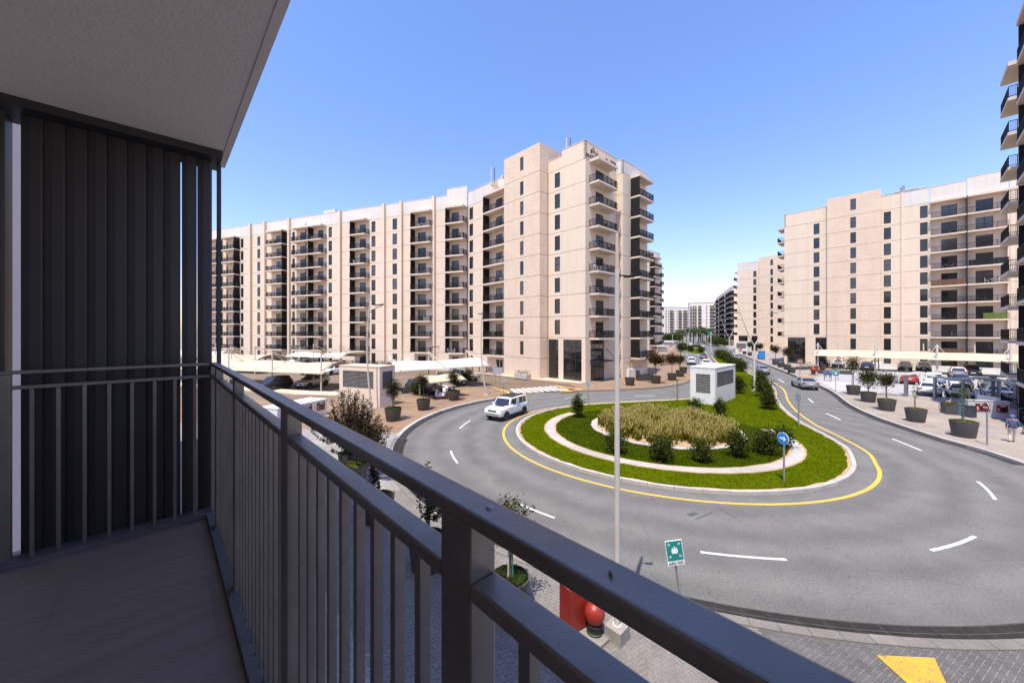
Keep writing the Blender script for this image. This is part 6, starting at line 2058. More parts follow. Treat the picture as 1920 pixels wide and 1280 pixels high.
# blue arrow
p = G(1470, 903, .16)
r = thing('direction_sign', 'round blue sign with a white arrow pointing right, on the front lawn of the island', 'sign', (p.x, p.y, .16), face(p) - .70)
post(r, 2.15)
disc(r, 2.0, .285, sign_white, -.045); 
pl_ = disc(r, 2.0, .265, blue_sign, -.058)
MB().box(-.15, .06, -.080, -.071, 1.965, 2.035).add([(.0, -.080, 2.11), (.07, -.080, 2.11), (.17, -.080, 2.0), (.07, -.080, 1.89), (.0, -.080, 1.89), (.09, -.080, 2.0)], [(0, 5, 2, 1), (5, 4, 3, 2)]).build('arrow', sign_white, pl_)
# assembly point
def assembly(p, h, lean, w_, hh, label, rz, detail=True):
    r = thing('assembly_sign', label, 'sign', (p.x, p.y, PH), rz)
    top = h
    kx = lean / h
    post(r, h - .05, .028, steel_m, (lean * (h - .05) / h, 0))
    ux, uz = Vector((1, 0, -kx)).normalized(), Vector((kx, 0, 1)).normalized()
    c0 = Vector((lean, -.045, h))
    def q(a, b, y=0): 
        v = c0 + ux * a + uz * b
        return (v.x, v.y - y, v.z)
    def rect(name, a0, a1, b0, b1, y0, y1, mat, par):
        return MB().hexa([q(a0, b0, y0), q(a1, b0, y0), q(a1, b0, y1), q(a0, b0, y1), q(a0, b1, y0), q(a1, b1, y0), q(a1, b1, y1), q(a0, b1, y1)]).build(name, mat, par)
    W2 = w_ / 2
    pl = rect('plate', -W2, W2, -hh, 0, 0, .012, sign_white, r)
    gb = -hh * .80
    rect('green_panel', -W2 * .93, W2 * .93, gb, -hh * .03, .012, .016, green_sign, pl)
    cz_ = gb / 2 - .005
    mb = MB()
    def poly(pts, y=.019): mb.add([q(a, b, y) for a, b in pts], [tuple(range(len(pts)))])
    def circ_(a, b, rr): poly([(a + rr * cos(2 * pi * j / 12), b + rr * sin(2 * pi * j / 12)) for j in range(12)])
    s = w_
    poly([(-.20 * s, cz_ - .02 * s), (-.17 * s, cz_ + .10 * s), (.17 * s, cz_ + .10 * s), (.20 * s, cz_ - .02 * s), (.15 * s, cz_ - .17 * s), (-.15 * s, cz_ - .17 * s)])
    for a, b in ((-.11, .14), (.11, .14), (0, .13), (0, .22)): circ_(a * s, cz_ + b * s, .045 * s)
    for sx in (-1, 1):
        for sy in (-1, 1):
            ox, oy = sx * .30 * s, cz_ + sy * .36 * s + .01
            d = V2(-sx, -sy).normalized(); n2 = V2(-d.y, d.x)
            f = lambda u, v: (ox + d.x * u + n2.x * v, oy + d.y * u + n2.y * v)
            poly([f(-.09 * s, -.022 * s), f(.0, -.022 * s), f(.0, .022 * s), f(-.09 * s, .022 * s)][::1])
            poly([f(.09 * s, 0), f(-.01 * s, .075 * s), f(-.01 * s, -.075 * s)])
    mb.build('pictogram', sign_white, pl)
    if detail:
        for body, sz, b, sx in (('نقطة تجمع', .062, -hh * .895, 1.0), ('ASSEMBLY POINT', .046, -hh * .968, 1.02)):
            me = text_mesh(body, sz, 0.001, 'CENTER')
            me.materials.clear(); me.materials.append(sign_black)
            o3 = Vector(q(0, b, .015))
            nn = ux.cross(uz)
            me.transform(Matrix(((ux.x * sx, uz.x, nn.x, o3.x), (ux.y * sx, uz.y, nn.y, o3.y), (ux.z * sx, uz.z, nn.z, o3.z), (0, 0, 0, 1))))
            link('lettering', me, pl)
    else:
        rect('lettering', -W2 * .7, W2 * .7, -hh * .93, -hh * .87, .012, .016, sign_black, pl)
    return r
pz = V2(4.12, 8.98)
assembly(pz, 1.93, -.27, .405, .60, 'leaning green assembly point sign in front of the top rail', 0.0)
p = G(1567, 733, PH)
assembly(p, 2.45, 0, .62, .75, 'distant green assembly point sign at the driveway on the right', face(p), False)
# no-entry signs
def no_entry(p, h, rad, label, tgt=None, white_bar=True):
    r = thing('road_sign', label, 'sign', (p.x, p.y, PH), face(p, tgt))
    post(r, h + rad, .045)
    disc(r, h, rad, sign_white, -.05)
    pl = disc(r, h, rad * .92, red_m, -.064)
    MB().box(-rad * .62, rad * .62, -.084, -.077, h - rad * .15, h + rad * .15).build('bar', sign_white, pl)
    return r
p = G(1851, 834.5, PH)
no_entry(p, 2.32, .30, 'no-entry sign on a grey post beside the nearest right-hand planter', p + V2(-.92, 0.41))
p = G(1500, 704, PH)
no_entry(p, 2.3, .33, 'small distant no-entry sign on the right-hand pavement near the driveway', V2(20, 20))
p = G(1572, 712, PH)
no_entry(p, 3.2, .30, 'round red sign on a tall post among the cars at the driveway', V2(30, 20))
p = G(1388, 672, PH)
no_entry(p, 2.4, .5, 'red round signs near the distant white kiosk', V2(10, 10))
# plain posts and signs seen from behind
p = G(1497.5, 800, 0.1)
r = thing('road_sign', 'thin grey sign post seen edge-on at the right kerb of the median', 'sign', (p.x, p.y, .1)); post(r, 2.5, .05, steel_m)
MB().box(-.02, .02, -.28, .28, 1.9, 2.46).build('plate', sign_grey, r)
for (px, py, h, lab, z) in ((1103, 759, 2.3, 'grey back of a round sign on the rear lawn of the island', .16), (944, 745, 2.1, 'grey back of a round sign by the zebra crossing', PH)):
    p = G(px, py, z)
    r = thing('road_sign', lab, 'sign', (p.x, p.y, z), face(p)); post(r, h, .035)
    disc(r, h - .25, .28, sign_grey, -.05)
for (px, py, lab) in ((929, 727, 'grey square sign board on two legs beside the side street'), (937, 727, 'tall thin sign post beside the square board at the side street')):
    p = G(px, py, PH)
    r = thing('road_sign', lab, 'sign', (p.x, p.y, PH), face(p)); post(r, 2.6 if px < 935 else 4.0, .04)
    MB().box(-.35, .35, -.06, -.04, 1.7, 2.6).build('plate', sign_grey, r)

# ---- tensile shades of the left car park
def sail(label, c, ax, length, width, z0, rise, cross, posts, group='shade sails over the left car park', mat=fabric_m, tilt=0.0, mast=2.6):
    """an arched fabric roof: ax its long direction, arched across; carried on posts down the middle line with tie rods"""
    ax = ax.normalized(); n = V2(-ax.y, ax.x)
    r = thing('shade_sail', label, 'shade sail', (c.x, c.y, 0.01), 0, group)
    nu, nv = 16, 12
    vs, fs = [], []
    for i in range(nu + 1):
        u = i / nu
        for j in range(nv + 1):
            v = j / nv
            sag = 1 - 0.10 * sin(pi * u) 
            a = (u - .5) * length * (1 - 0.05 * sin(pi * v))
            b = (v - .5) * width * (1 - 0.06 * sin(pi * u))
            z = z0 + rise * sin(pi * v) * (0.75 + 0.25 * abs(cos(pi * u * cross))) + tilt * (v - .5)
            p = ax * a + n * b
            vs.append((p.x, p.y, z))
    for i in range(nu):
        for j in range(nv):
            k_ = i * (nv + 1) + j
            fs.append((k_, k_ + nv + 1, k_ + nv + 2, k_ + 1))
    o = MB().add(vs, fs).build('fabric', mat, r, smooth=70)
    so = o.modifiers.new('solidify', 'SOLIDIFY'); so.thickness = 0.03
    for s_ in posts:
        pz_ = ax * (s_ * length) + n * (width * .42)
        hpost = z0 + mast
        MB().tube([(pz_.x, pz_.y, 0), (pz_.x, pz_.y, hpost)], .085, 8).build('post', beige_pole, r, smooth=60)
        for q_ in (-.5, .12):
            e = ax * (s_ * length) + n * (width * q_)
            MB().tube([(pz_.x, pz_.y, hpost - .05), (e.x, e.y, z0 + (rise * .85 if q_ > 0 else .05))], .045, 6).build('tie_rod', beige_pole, r)
        e0, e1_ = ax * (s_ * length) - n * (width * .5), ax * (s_ * length) + n * (width * .5)
        pts = []
        for k_ in range(9):
            v = k_ / 8
            q = e0.lerp(e1_, v)
            pts.append((q.x, q.y, z0 + rise * sin(pi * v) * .8 + tilt * (v - .5) - .09))
        MB().tube(pts, .05, 6).build('rafter', beige_pole, r)
    return r
dS = V2(-.93, .37)
sail('large sand-coloured shade sail over the beige car, nearest on the left', V2(-33.0, 50.5), V2(-.96, .27), 24, 6.6, 2.35, 1.0, 2, (-.47, -.16, .14, .42), tilt=-.3, mast=2.4)
sail('white shade sail right of the louvred kiosk', V2(-9.6, 48.2), V2(.80, .60), 13.0, 5.2, 2.75, .9, 1, (-.45, -.02, .42), mat=fabric_white, tilt=.2, mast=1.9)
sail('small sand-coloured shade sail below the white one, behind the middle brown planter', V2(-8.0, 40.8), V2(.72, .69), 4.6, 4.0, 1.95, .6, 1, (-.3, .3), mat=fabric_m, mast=.3)
sail('far white shade sail in front of the long block, above the big one', V2(-38.5, 76.5), V2(-.93, .37), 15, 6, 2.3, .85, 1, (-.46, 0, .46), mat=fabric_white, mast=2.6)
sail('middle shade sail between the big one and the far white one', V2(-49.0, 69.0), V2(-.93, .37), 14, 6.5, 2.3, .9, 1, (-.45, .0, .45), mast=2.5)
sail('farthest left shade sail by the post of the louvre screen', V2(-66.0, 80.5), V2(-.93, .37), 17, 6, 2.4, .9, 1, (-.45, 0, .45), mat=fabric_white, mast=2.6)

# ---- long shade of the right car park
def long_shade():
    o3 = fb.P(fb.a(1527, 9.0), 9.0)
    L_ = 34.0
    ax, out = -E1, -EN
    r = thing('car_park_shade', 'long cream fabric shade on white posts in front of the broad right-hand block', 'shade sail', (o3.x, o3.y, PH))
    nu, nv = 40, 10
    vs, fs = [], []
    for i in range(nu + 1):
        for j in range(nv + 1):
            v = j / nv
            p = ax * (L_ * i / nu) + out * (-2.6 + 5.2 * v)
            z = 3.52 - 1.07 * v ** 1.5 + .10 * sin(pi * v) - .05 * abs(sin(pi * i / 8))
            vs.append((p.x, p.y, z))
    for i in range(nu):
        for j in range(nv):
            k_ = i * (nv + 1) + j
            fs.append((k_, k_ + nv + 1, k_ + nv + 2, k_ + 1))
    o = MB().add(vs, fs).build('fabric', fabric_m, r, smooth=70)
    so = o.modifiers.new('solidify', 'SOLIDIFY'); so.thickness = 0.04
    for s_ in (0.8, 9.0, 16.5, 24.0, 31.5):
        b = ax * s_ + out * 1.9
        MB().tube([(b.x, b.y, 0), (b.x, b.y, 5.0)], .14, 10).build('post', white_pole, r, smooth=60)
        MB().box(b.x - .25, b.x + .25, b.y - .25, b.y + .25, 0, .12).build('footing', concrete, r)
        for e in (ax * (s_ - 1.2) + out * 2.6, ax * (s_ + 1.4) + out * 2.6, ax * s_ - out * 2.5):
            MB().tube([(b.x, b.y, 4.9), (e.x, e.y, 2.75 if e.dot(out) > 0 else 3.7)], .035, 5).build('tie_rod', white_pole, r)
    for i in range(6):
        b = ax * (3.5 + i * 5.8) - out * 2.55
        MB().tube([(b.x, b.y, 0), (b.x - .1, b.y, 5.0)], .09, 8).build('post', beige_pole, r, smooth=60)
    for s_ in (0.8, 9.0, 16.5, 24.0, 31.5):
        a, b = ax * s_ + out * 2.58, ax * s_ - out * 2.58
        MB().tube([(b.x, b.y, 3.43), ((a.x + b.x) / 2, (a.y + b.y) / 2, 3.1), (a.x, a.y, 2.36)], .05, 6).build('rafter', white_pole, r)
long_shade()
# low white wall between car park and block
o_ = fb.P(fb.a(1560, 2.4), 2.4); o2_ = fb.P(fb.a(1905, 2.4), 2.4)
t_ = thing('boundary_wall', 'low white wall behind the cars under the long shade', 'wall', (o_.x, o_.y, PH))
dd = (o2_ - o_)
for i in range(12):
    a, b = dd * (i / 12), dd * ((i + 1) / 12)
    MB().fbox((dd.normalized(), EN), dd.length * i / 12 + .01, dd.length * (i + 1) / 12 - .01, -.1, .1, 0, .95).build('panel', white_paint, t_)
# fence in front of the long left block
def fence(label, pts, h, root_mat, z=0.0, plinth=0.35, step=0.16):
    o = pts[0]
    r = thing('fence', label, 'fence', (o.x, o.y, z))
    mbp = MB(); bars = MB()
    mbp.strip([p - o for p in pts], .3, plinth)
    for a, b in zip(pts, pts[1:]):
        d = (b - a); L_ = d.length; d.normalize(); n = V2(-d.y, d.x)
        fr = (d, n)
        ra, rn = (a - o).dot(d), (a - o).dot(n)
        mbp.fbox(fr, ra, ra + L_, rn - .15, rn + .15, 0, plinth)
        for zz in (plinth + .12, h - .06): bars.fbox(fr, ra, ra + L_, rn - .02, rn + .02, zz, zz + .05)
        for i in range(int(L_ / step) + 1):
            s_ = ra + i * step
            w2 = .018 if i % 12 else .045
            bars.fbox(fr, s_ - w2, s_ + w2, rn - w2, rn + w2, plinth, h if i % 12 else h + .05)
        
    mbp.build('plinth', peach_paint, r)
    tag(bars.build('bars', rail_far, r), kind='stuff')
fence('dark bar fence on a low wall along the foot of the long left block', [fl.P(at1 + 0.8, 3.4), fl.P(a_b - 1.2, 3.6), fL.P(4, 3.6), fL.P(30, 3.8), fL.P(62, 3.8)], 1.35, None)
# white wall boxes at the end of the lobby block
p = G(1190, 705, PH)
t_ = thing('ramp_wall', 'low white ramp wall against the side of the lobby building', 'wall', (p.x, p.y, PH))
fr_ = (EN, -E1)
MB().fbox(fr_, -2.4, 2.6, 0, .35, 0, 1.25).build('wall', white_paint, t_)
MB().fbox(fr_, -2.4, -2.05, -3.4, 0, 0, 1.15).build('wall', white_paint, t_)
MB().fbox(fr_, 1.0, 2.2, -.6, 0, 1.25, 1.30).build('cap', white_paint, t_)
MB().fbox(fr_, -.2, .25, .35, .75, 0, .95).build('bin', slat_dark, t_)

# ---- wavy pergola on the right
def pergola():
    pts = [G(px, py_b, PH) for px, py_b in ((1640, 741), (1698, 743), (1724, 744.5), (1753, 746.5), (1780, 748), (1806, 749.5), (1832, 751), (1873, 752.5), (1904, 757))]
    o = pts[0]
    r = thing('wavy_pergola', 'white wavy band carried on grey posts between the right pavement and the car park', 'pergola', (o.x, o.y, PH))
    zz = [2.25, 2.45, 2.62, 2.36, 2.10, 2.14, 2.32, 2.16, 2.0]
    fine = []
    for i in range(len(pts) - 1):
        for k_ in range(8):
            f = k_ / 8
            f2 = (1 - cos(pi * f)) / 2
            fine.append((pts[i].lerp(pts[i + 1], f) - o, zz[i] + (zz[i + 1] - zz[i]) * f2))
    fine.append((pts[-1] - o, zz[-1]))
    vs, fs = [], []
    for p, z in fine:
        for dx, dz in ((-.12, -.12), (-.12, .12), (.45, .12), (.45, -.12)):
            q = p + EN * dx
            vs.append((q.x, q.y, z + dz))
    for i in range(len(fine) - 1):
        for j in range(4):
            a = i * 4 + j; b = i * 4 + (j + 1) % 4
            fs.append((a, b, b + 4, a + 4))
    MB().add(vs, fs).build('band', white_paint, r, smooth=40)
    for p, z in [(pts[i], zz[i]) for i in (1, 3, 5, 7, 8)]:
        q = p - o
        MB().box(q.x - .10, q.x + .10, q.y - .10, q.y + .10, 0, z - .07).build('post', steel_m, r)
    q = pts[1] - o
    MB().box(q.x - .6, q.x + .6, q.y + .6, q.y + .7, 0, .06).build('foot_rail', steel_m, r)
pergola()
for (px, py, h, lab) in ((1862, 752, 2.6, 'dark square post behind the right end of the wavy pergola'), (1700, 741, 3.4, 'dark square post behind the left end of the wavy pergola')):
    p = G(px, py, PH)
    t_ = thing('bollard_light', lab, 'lamp post', (p.x, p.y, PH))
    MB().box(-.09, .09, -.09, .09, 0, h - .25).build('post', slat_dark, t_)
    MB().box(-.16, .16, -.16, .16, h - .25, h).build('lamp_head', slat_dark, t_)
# bins
for (px, py, mat_, lab, pic) in ((1807, 779, M('bin_blue', (0.10, 0.16, 0.22), 0.5), 'blue recycling bin next to the box planter', blue_sign), (1819, 782, M('bin_dark', (0.05, 0.06, 0.07), 0.5), 'dark grey bin with white lettering against the fire cabinet wall', sign_white)):
    p = G(px, py, PH)
    t_ = thing('litter_bin', lab, 'bin', (p.x, p.y, PH), ea + .9)
    MB().box(-.26, .26, -.24, .24, 0, .92).build('body', mat_, t_)
    MB().box(-.28, .28, -.26, .26, .92, .98).build('lid', mat_, t_)
    MB().box(-.12, .12, -.255, -.24, .2, .78).build('label_plate', pic, t_)
p = G(1428, 674, PH)
t_ = thing('poster_stand', 'small blue poster stand up the right-hand pavement', 'sign', (p.x, p.y, PH), face(p))
MB().box(-.75, .75, -.1, .1, .1, 2.3).build('frame', pot_m, t_); MB().box(-.62, .62, -.13, -.1, .35, 2.15).build('poster', blue_sign, t_)
# bicycles
def bicycle(p, rz, col, label, lean=0.06):
    r = thing('bicycle', label, 'bicycle', (p.x, p.y, PH), rz)
    r.rotation_euler = (lean, 0, rz)
    for x in (-.52, .52):
        w_ = MB().tube([(x + .33 * cos(2 * pi * j / 20), 0, .34 + .33 * sin(2 * pi * j / 20)) for j in range(21)], .018, 5, cap=False).build('wheel', tyre_m, r)
        mb = MB()
        for j in range(10): mb.tube([(x, 0, .34), (x + .32 * cos(2 * pi * j / 10), 0, .34 + .32 * sin(2 * pi * j / 10))], .004, 3)
        mb.build('spokes', steel_m, w_)
    mb = MB()
    A_, B_, C_, D_ = (-.52, 0, .34), (-.08, 0, .32), (-.2, 0, .85), (.38, 0, .82)
    for a, b in ((A_, B_), (A_, C_), (B_, C_), (C_, D_), (B_, D_), (D_, (.52, 0, .34)), (D_, (.36, 0, 1.0))): mb.tube([a, b], .02, 6)
    mb.build('frame', col, r)
    MB().tube([(.36, -.25, 1.0), (.36, .25, 1.0)], .015, 6).build('handlebar', car_black, r)
    MB().hexa([(-.36, -.05, .88), (-.1, -.03, .9), (-.1, .03, .9), (-.36, .05, .88), (-.36, -.08, .93), (-.1, -.03, .94), (-.1, .03, .94), (-.36, .08, .93)]).build('saddle', car_black, r)
    MB().tube([(-.08, -.12, .16), (-.08, -.06, .32), (-.08, .06, .32), (-.08, .12, .48)], .012, 5).build('pedals', car_black, r)
bicycle(G(1774, 769, PH), .15, sign_white, 'bicycle with a pale frame standing beside the box planter')
bicycle(G(1791, 767, PH) + V2(.2, .7), .3, steel_m, 'grey bicycle half hidden behind the box planter')
bicycle(G(1922, 812, PH), .5, steel_m, 'bicycle at the right picture edge beside the walking man')
# scooters
def scooter(p, rz, col, label, box=True):
    r = thing('motor_scooter', label, 'scooter', (p.x, p.y, PH), rz)
    for x in (-.6, .62): 
        o = link('wheel', MB().lathe([(.12, -.05), (.22, -.05), (.235, 0), (.22, .05), (.12, .05), (.12, -.05)], 16).mesh('wheel', tyre_m, 40), r, (x, 0, .235)); o.rotation_euler = (pi / 2, 0, 0)
    MB().hexa([(-.75, -.12, .35), (.1, -.14, .22), (.1, .14, .22), (-.75, .12, .35), (-.78, -.15, .72), (-.05, -.14, .66), (-.05, .14, .66), (-.78, .15, .72)]).hexa([(.1, -.14, .2), (.45, -.14, .22), (.45, .14, .22), (.1, .14, .2), (.1, -.14, .28), (.45, -.14, .3), (.45, .14, .3), (.1, .14, .28)]).hexa([(.42, -.17, .25), (.55, -.1, .25), (.55, .1, .25), (.42, .17, .25), (.36, -.16, .95), (.44, -.08, .98), (.44, .08, .98), (.36, .16, .95)]).build('body', col, r)
    MB().tube([(.4, -.28, 1.02), (.42, 0, .98), (.4, .28, 1.02)], .018, 6).build('handlebar', car_black, r)
    MB().box(-.72, -.05, -.13, .13, .72, .80).build('saddle', car_black, r)
    if box: MB().box(-1.0, -.62, -.2, .2, .8, 1.2).build('top_box', sign_white if col is not car_black else red_m, r)
scooter(G(824, 747, PH), 2.6, sign_white, 'white delivery scooter beside the brown planter on the left plaza')
scooter(G(1541, 699, PH), 1.2, car_black, 'dark scooter with a delivery box parked at the end of the long shade')

# ================================================================ PEOPLE
def person(p, rz, H, label, shirt, trousers, skin, hair, pose, cap=None, z=PH, vest=None):
    """one continuous skinned figure; faces +x before turning"""
    r = thing('person', label, 'person', (p.x, p.y, z), rz)
    s = H / 1.75
    J = {'pelvis': (0, 0, .95), 'waist': (0, 0, 1.08), 'chest': (.01, 0, 1.30), 'neck': (.0, 0, 1.47), 'jaw': (.015, 0, 1.55), 'head': (.02, 0, 1.64), 'crown': (.01, 0, 1.72),
         'shL': (0, .19, 1.42), 'elL': pose['elL'], 'wrL': pose['wrL'], 'haL': pose['haL'], 'shR': (0, -.19, 1.42), 'elR': pose['elR'], 'wrR': pose['wrR'], 'haR': pose['haR'],
         'hiL': (0, .095, .88), 'knL': pose['knL'], 'anL': pose['anL'], 'toL': pose['toL'], 'hiR': (0, -.095, .88), 'knR': pose['knR'], 'anR': pose['anR'], 'toR': pose['toR']}
    b = pose.get('belly', 1.0)
    Rr = {'pelvis': (.155, .135), 'waist': (.15 * b, .125 * b), 'chest': (.17, .13), 'neck': (.058, .058), 'jaw': (.07, .075), 'head': (.085, .10), 'crown': (.055, .065), 'shL': (.075,) * 2, 'elL': (.048,) * 2, 'wrL': (.033,) * 2, 'haL': (.04, .028),
          'shR': (.075,) * 2, 'elR': (.048,) * 2, 'wrR': (.033,) * 2, 'haR': (.04, .028), 'hiL': (.10,) * 2, 'knL': (.065,) * 2, 'anL': (.045,) * 2, 'toL': (.042, .035), 'hiR': (.10,) * 2, 'knR': (.065,) * 2, 'anR': (.045,) * 2, 'toR': (.042, .035)}
    E_ = [('pelvis', 'waist'), ('waist', 'chest'), ('chest', 'neck'), ('neck', 'jaw'), ('jaw', 'head'), ('head', 'crown'), ('chest', 'shL'), ('shL', 'elL'), ('elL', 'wrL'), ('wrL', 'haL'), ('chest', 'shR'), ('shR', 'elR'), ('elR', 'wrR'), ('wrR', 'haR'),
          ('pelvis', 'hiL'), ('hiL', 'knL'), ('knL', 'anL'), ('anL', 'toL'), ('pelvis', 'hiR'), ('hiR', 'knR'), ('knR', 'anR'), ('anR', 'toR')]
    ks = list(J)
    me = bpy.data.meshes.new('body')
    me.from_pydata([tuple(c * s for c in J[k]) for k in ks], [(ks.index(a), ks.index(c)) for a, c in E_], [])
    o = bpy.data.objects.new('body', me)
    COL.objects.link(o)
    sk = o.modifiers.new('skin', 'SKIN')
    sk.use_smooth_shade = True
    for i, k in enumerate(ks):
        v = me.skin_vertices[0].data[i]
        v.radius = (Rr[k][0] * s, Rr[k][1] * s)
        v.use_root = (k == 'pelvis')
    su = o.modifiers.new('sub', 'SUBSURF'); su.levels = 2; su.render_levels = 2
    dg = bpy.context.evaluated_depsgraph_get()
    m2 = bpy.data.meshes.new_from_object(o.evaluated_get(dg))
    bpy.data.objects.remove(o)
    m2.materials.clear()
    for m_ in (shirt, trousers, skin, hair, car_black): m2.materials.append(m_)
    for f in m2.polygons:
        c = f.center / s
        arm = (abs(c.y) > .20 and c.z < 1.45)
        hand = min((Vector(pose['haL']) - c).length, (Vector(pose['haR']) - c).length) < .11
        if hand: k = 2
        elif c.z > 1.62 or (c.z > 1.53 and c.x < -.01): k = 3
        elif c.z > 1.455: k = 2
        elif c.z > .92 or (arm and c.z > .70): k = 0
        elif c.z > .085: k = 1
        else: k = 4
        f.material_index = k
        f.use_smooth = True
    link('body', m2, r)
    # five fingers on each hand
    mb = MB()
    for side in ('L', 'R'):
        h, w_ = Vector(pose['ha' + side]), Vector(pose['wr' + side])
        d = (h - w_).normalized()
        for k in range(5):
            off = Vector(((k - 2) * .016, 0, 0)) if k else Vector((.045, 0, .02))
            ln = (.055, .07, .078, .072, .058)[k]
            a = h + off * .9
            m_ = a + d * ln * .55
            e = m_ + (d + Vector((.35, 0, 0))).normalized() * ln * .45
            mb.tube([tuple(a * s), tuple(m_ * s), tuple(e * s)], .009 * s, 5, 0, .006 * s)
    mb.build('fingers', skin, r)
    # face: eyes, nose, ears
    mb = MB().hexa([tuple(v * s for v in q) for q in ((.10, -.012, 1.585), (.128, -.012, 1.585), (.128, .012, 1.585), (.10, .012, 1.585), (.095, -.007, 1.64), (.105, -.007, 1.64), (.105, .007, 1.64), (.095, .007, 1.64))])
    mb.build('nose', skin, r)
    if cap:
        MB().lathe([(.118 * s, 1.625 * s), (.118 * s, 1.68 * s), (.095 * s, 1.735 * s), (.05 * s, 1.765 * s), (0, 1.77 * s)], 16, 0, (.015 * s, 0, 0)).prism([(.08 * s, -.09 * s), (.22 * s, -.07 * s), (.25 * s, 0), (.22 * s, .07 * s), (.08 * s, .09 * s)], 1.635 * s, 1.65 * s).build('cap', cap, r, smooth=50)
    return r
skin_m = M('skin', (0.36, 0.20, 0.13), 0.6)
hair_m = M('dark_hair', (0.025, 0.02, 0.018), 0.7)
grey_hair = M('grey_hair', (0.30, 0.27, 0.24), 0.7)
shirt_blue = M('blue_shirt', (0.055, 0.075, 0.15), 0.85, col2=(0.045, 0.06, 0.12), vscale=8, obj=True)
trs_cream = M('cream_trousers', (0.52, 0.45, 0.38), 0.85)
trs_grey = M('grey_trousers', (0.33, 0.33, 0.35), 0.85)
uniform = M('blue_uniform', (0.05, 0.10, 0.24), 0.8, col2=(0.07, 0.13, 0.28), vscale=6, obj=True)
cap_blue = M('blue_cap', (0.06, 0.13, 0.33), 0.8)
walk_pose = dict(elL=(-.10, .245, 1.17), wrL=(.0, .235, .95), haL=(.03, .23, .87), elR=(-.08, -.26, 1.17), wrR=(.06, -.22, .98), haR=(.11, -.20, .92), knL=(.10, .10, .50), anL=(-.06, .10, .10), toL=(.08, .11, .04), knR=(.10, -.10, .49), anR=(.18, -.10, .09), toR=(.32, -.11, .04), belly=1.15)
stride = dict(elL=(-.16, .26, 1.18), wrL=(-.16, .28, .96), haL=(-.14, .28, .89), elR=(.08, -.26, 1.17), wrR=(.22, -.24, .99), haR=(.27, -.23, .93), knL=(.20, .09, .52), anL=(.22, .09, .10), toL=(.36, .10, .05), knR=(-.04, -.09, .50), anR=(-.26, -.09, .16), toR=(-.14, -.10, .05))
p = G(1898, 829, PH)
person(p, atan2(.75, .66), 1.74, 'man in a blue shirt, blue cap and cream trousers walking away by the no-entry sign', shirt_blue, trs_cream, skin_m, grey_hair, walk_pose, cap_blue)
p = G(1548, 714.5, PH)
person(p, atan2(.9, .5), 1.72, 'left one of two people in blue uniforms crossing the driveway', uniform, trs_grey, skin_m, hair_m, stride)
p = G(1557, 715.5, PH)
person(p, atan2(.9, .55), 1.78, 'right one of two people in blue uniforms, beside the green sign', uniform, trs_grey, skin_m, hair_m, walk_pose)
# ================================================================ FAR GREENERY
def palm_meshes(seed):
    r_ = random.Random(seed)
    tb_ = MB().tube([(0, 0, 0), (.05, 0, 2.5), (.1, .05, 5.0)], .26, 8, 0, .2)
    cb = MB()
    for i in range(34):
        t = 2 * pi * i / 34 + r_.uniform(-.15, .15)
        el = r_.uniform(-.25, 1.25)
        L_ = r_.uniform(2.2, 2.9)
        pts = []
        for k in range(6):
            f = k / 5
            rr = L_ * f * cos(el * (1 - .35 * f))
            z = 5.0 + L_ * f * sin(el) - .95 * L_ * f * f * .75
            pts.append(Vector((cos(t) * rr + .1, sin(t) * rr + .05, z)))
        n = Vector((-sin(t), cos(t), 0))
        for k in range(5):
            a, b = pts[k], pts[k + 1]
            for j in range(4):
                q = a.lerp(b, j / 4)
                ln = .55 * (1 - .5 * abs((k + j / 4) / 5 - .45))
                for sgn in (-1, 1):
                    e = q + n * sgn * ln + Vector((0, 0, -.22)) + (b - a).normalized() * .25
                    w_ = (b - a).normalized() * .07
                    cb.add([q - w_, q + w_, e], [(0, 1, 2)])
    return tb_.mesh('trunk', bark_m, 60), cb.mesh('crown', [leaf_palm])
PM = [palm_meshes(s) for s in (1, 2)]
spots = [(1300, 262, 1.75), (1309, 250, 1.6), (1317, 270, 1.85), (1288, 275, 1.7), (1280, 262, 1.5), (1324, 255, 1.75), (1331, 240, 1.65), (1294, 290, 1.9), (1313, 300, 2.0), (1271, 285, 1.6), (1320, 235, 1.5)]
for i, (px, Y, s) in enumerate(spots):
    x = (px - CX) / FPX * Y
    r = thing('palm_tree', 'date palm in the cluster at the far end of the avenue', 'palm tree', (x, Y, 0), i * 1.1, 'date palms at the far end of the avenue')
    r.scale = (s, s, s * 1.05)
    link('trunk', PM[i % 2][0], r); link('crown', PM[i % 2][1], r)
BT = [crown_mesh('crown', [leaf_dark, leaf_shrub], 2.2, 1.7, 90, 18, .5, 40 + i, 'ball') for i in range(2)]
TT = limbs(1.4, 3.0, 1.2, 5, .12, 44)
for i, (px, Y, s) in enumerate(((1249, 235, 1.35), (1256, 225, 1.5), (1263, 240, 1.6), (1245, 250, 1.4), (1270, 248, 1.5), (1338, 200, 1.0), (1345, 190, .9), (1351, 205, 1.1), (1336, 225, 1.2), (1358, 185, .8))):
    x = (px - CX) / FPX * Y
    r = thing('broadleaf_tree', 'bushy dark tree beside the palms at the far end of the avenue' if px < 1300 else 'bushy tree on the far right-hand side of the avenue', 'tree', (x, Y, 0), i * 1.0, 'bushy trees left of the far palms' if px < 1300 else 'bushy trees right of the far palms')
    r.scale = (s, s, s)
    link('trunk', TT, r); link('crown', BT[i % 2], r, (0, 0, 2.9))
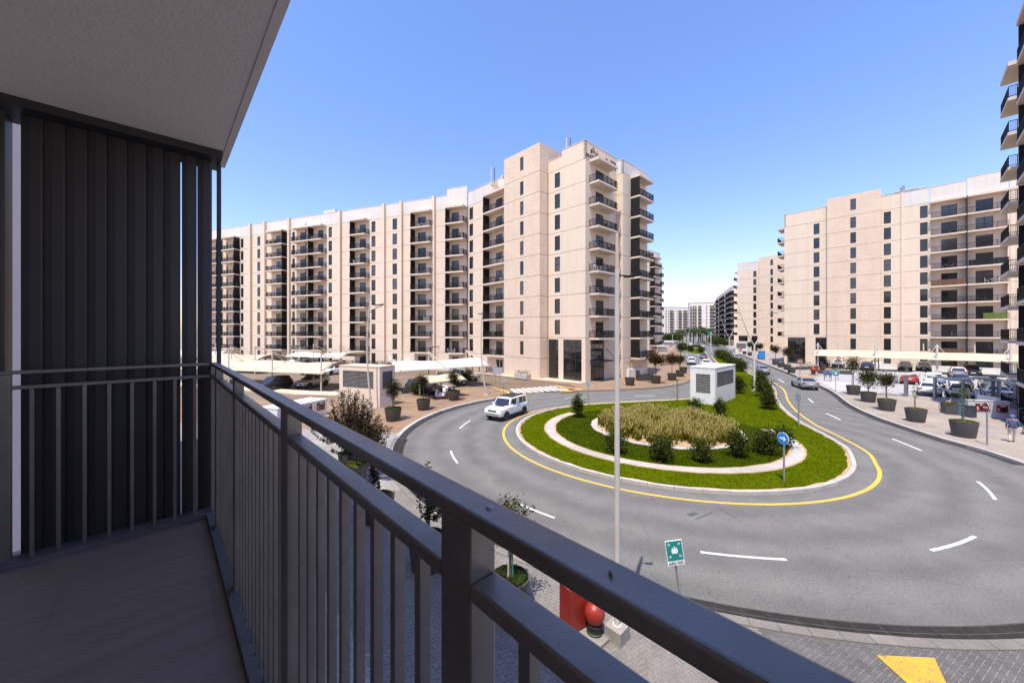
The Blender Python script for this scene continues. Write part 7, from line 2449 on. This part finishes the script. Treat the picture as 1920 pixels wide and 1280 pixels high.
# clipped hedges before the palms
for i, (x0, x1, Y, h) in enumerate(((1262, 1300, 215, 1.3), (1268, 1318, 190, 1.0))):
    a, b = (x0 - CX) / FPX * Y, (x1 - CX) / FPX * Y
    r_ = random.Random(60 + i)
    mb = MB()
    for _ in range(1500):
        leaf_quad(mb, (r_.uniform(0, b - a), r_.uniform(0, 2.2), .1 + h * r_.random() ** .6), .35, r_, 0, .6, .5)
    mb.box(.1, b - a - .1, .2, 2.0, 0, h - .15, 0)
    tag(mb.build('hedge', [leaf_shrub], None, (a, Y, 0)), ('taller' if i == 0 else 'lower') + ' long hedge in front of the far palms', 'hedge')
# dark shrubs in the shade under the white sail
for px, py, s, lab in ((783, 741, 1.3, 'dark shrub under the lower shade sail'), (806, 736, 1.4, 'dark shrub behind the middle brown planter'), (868, 719, 1.3, 'dark shrub beside the tree next to the scooter'), (878, 714, 1.2, 'dark shrub nearest the side street')):
    p = G(px, py, 0)
    r = thing('shrub', lab, 'shrub', (p.x, p.y, 0.01), px)
    r.scale = (s, s, s)
    link('stem', ST, r); link('crown', SH2, r, (0, 0, .62))
# white tents and stalls by the lobby side of the avenue
for i, (px, py, w_, d_, h) in enumerate(((1243, 656, 7, 5, 3.2), (1252, 651.5, 9, 5, 3.0), (1236, 664, 5, 4, 2.6))):
    p = G(px, py, PH)
    t_ = thing('market_tent', ('white flat-roofed kiosk on the avenue behind the bronze trees', 'farther white flat-roofed kiosk left of the avenue', 'low white booth nearest the dark balconies')[i], 'kiosk', (p.x, p.y, PH), .35)
    MB().box(-w_ / 2, w_ / 2, -d_ / 2, d_ / 2, h, h + .35).build('roof', white_paint, t_)
    for x in (-w_ / 2 + .15, w_ / 2 - .15):
        for y in (-d_ / 2 + .15, d_ / 2 - .15): MB().tube([(x, y, 0), (x, y, h)], .09, 6).build('post', white_pole, t_)
    MB().box(-w_ / 2 + .4, w_ / 2 - .4, -d_ / 2 + .5, d_ / 2 - .5, 0, h * .75).build('counter', peach_paint, t_)
# low tan walls of the plaza café terrace
for i, (px0, px1, py, h) in enumerate(((1236, 1262, 676, 1.5), (1240, 1276, 686, 1.1))):
    a, b = G(px0, py, PH), G(px1, py - 3, PH)
    d = b - a
    t_ = thing('terrace_wall', ('upper', 'lower')[i] + ' tan terrace wall behind the bronze trees', 'wall', (a.x, a.y, PH))
    n = int(d.length / 1.6)
    for k in range(n):
        MB().fbox((d.normalized(), V2(-d.y, d.x).normalized()), d.length * k / n + .01, d.length * (k + 1) / n - .01, 0, .3, 0, h).build('panel', M('tan_wall', (0.38, 0.26, 0.18), .9) if k == 0 and i == 0 else bpy.data.materials['tan_wall'], t_)
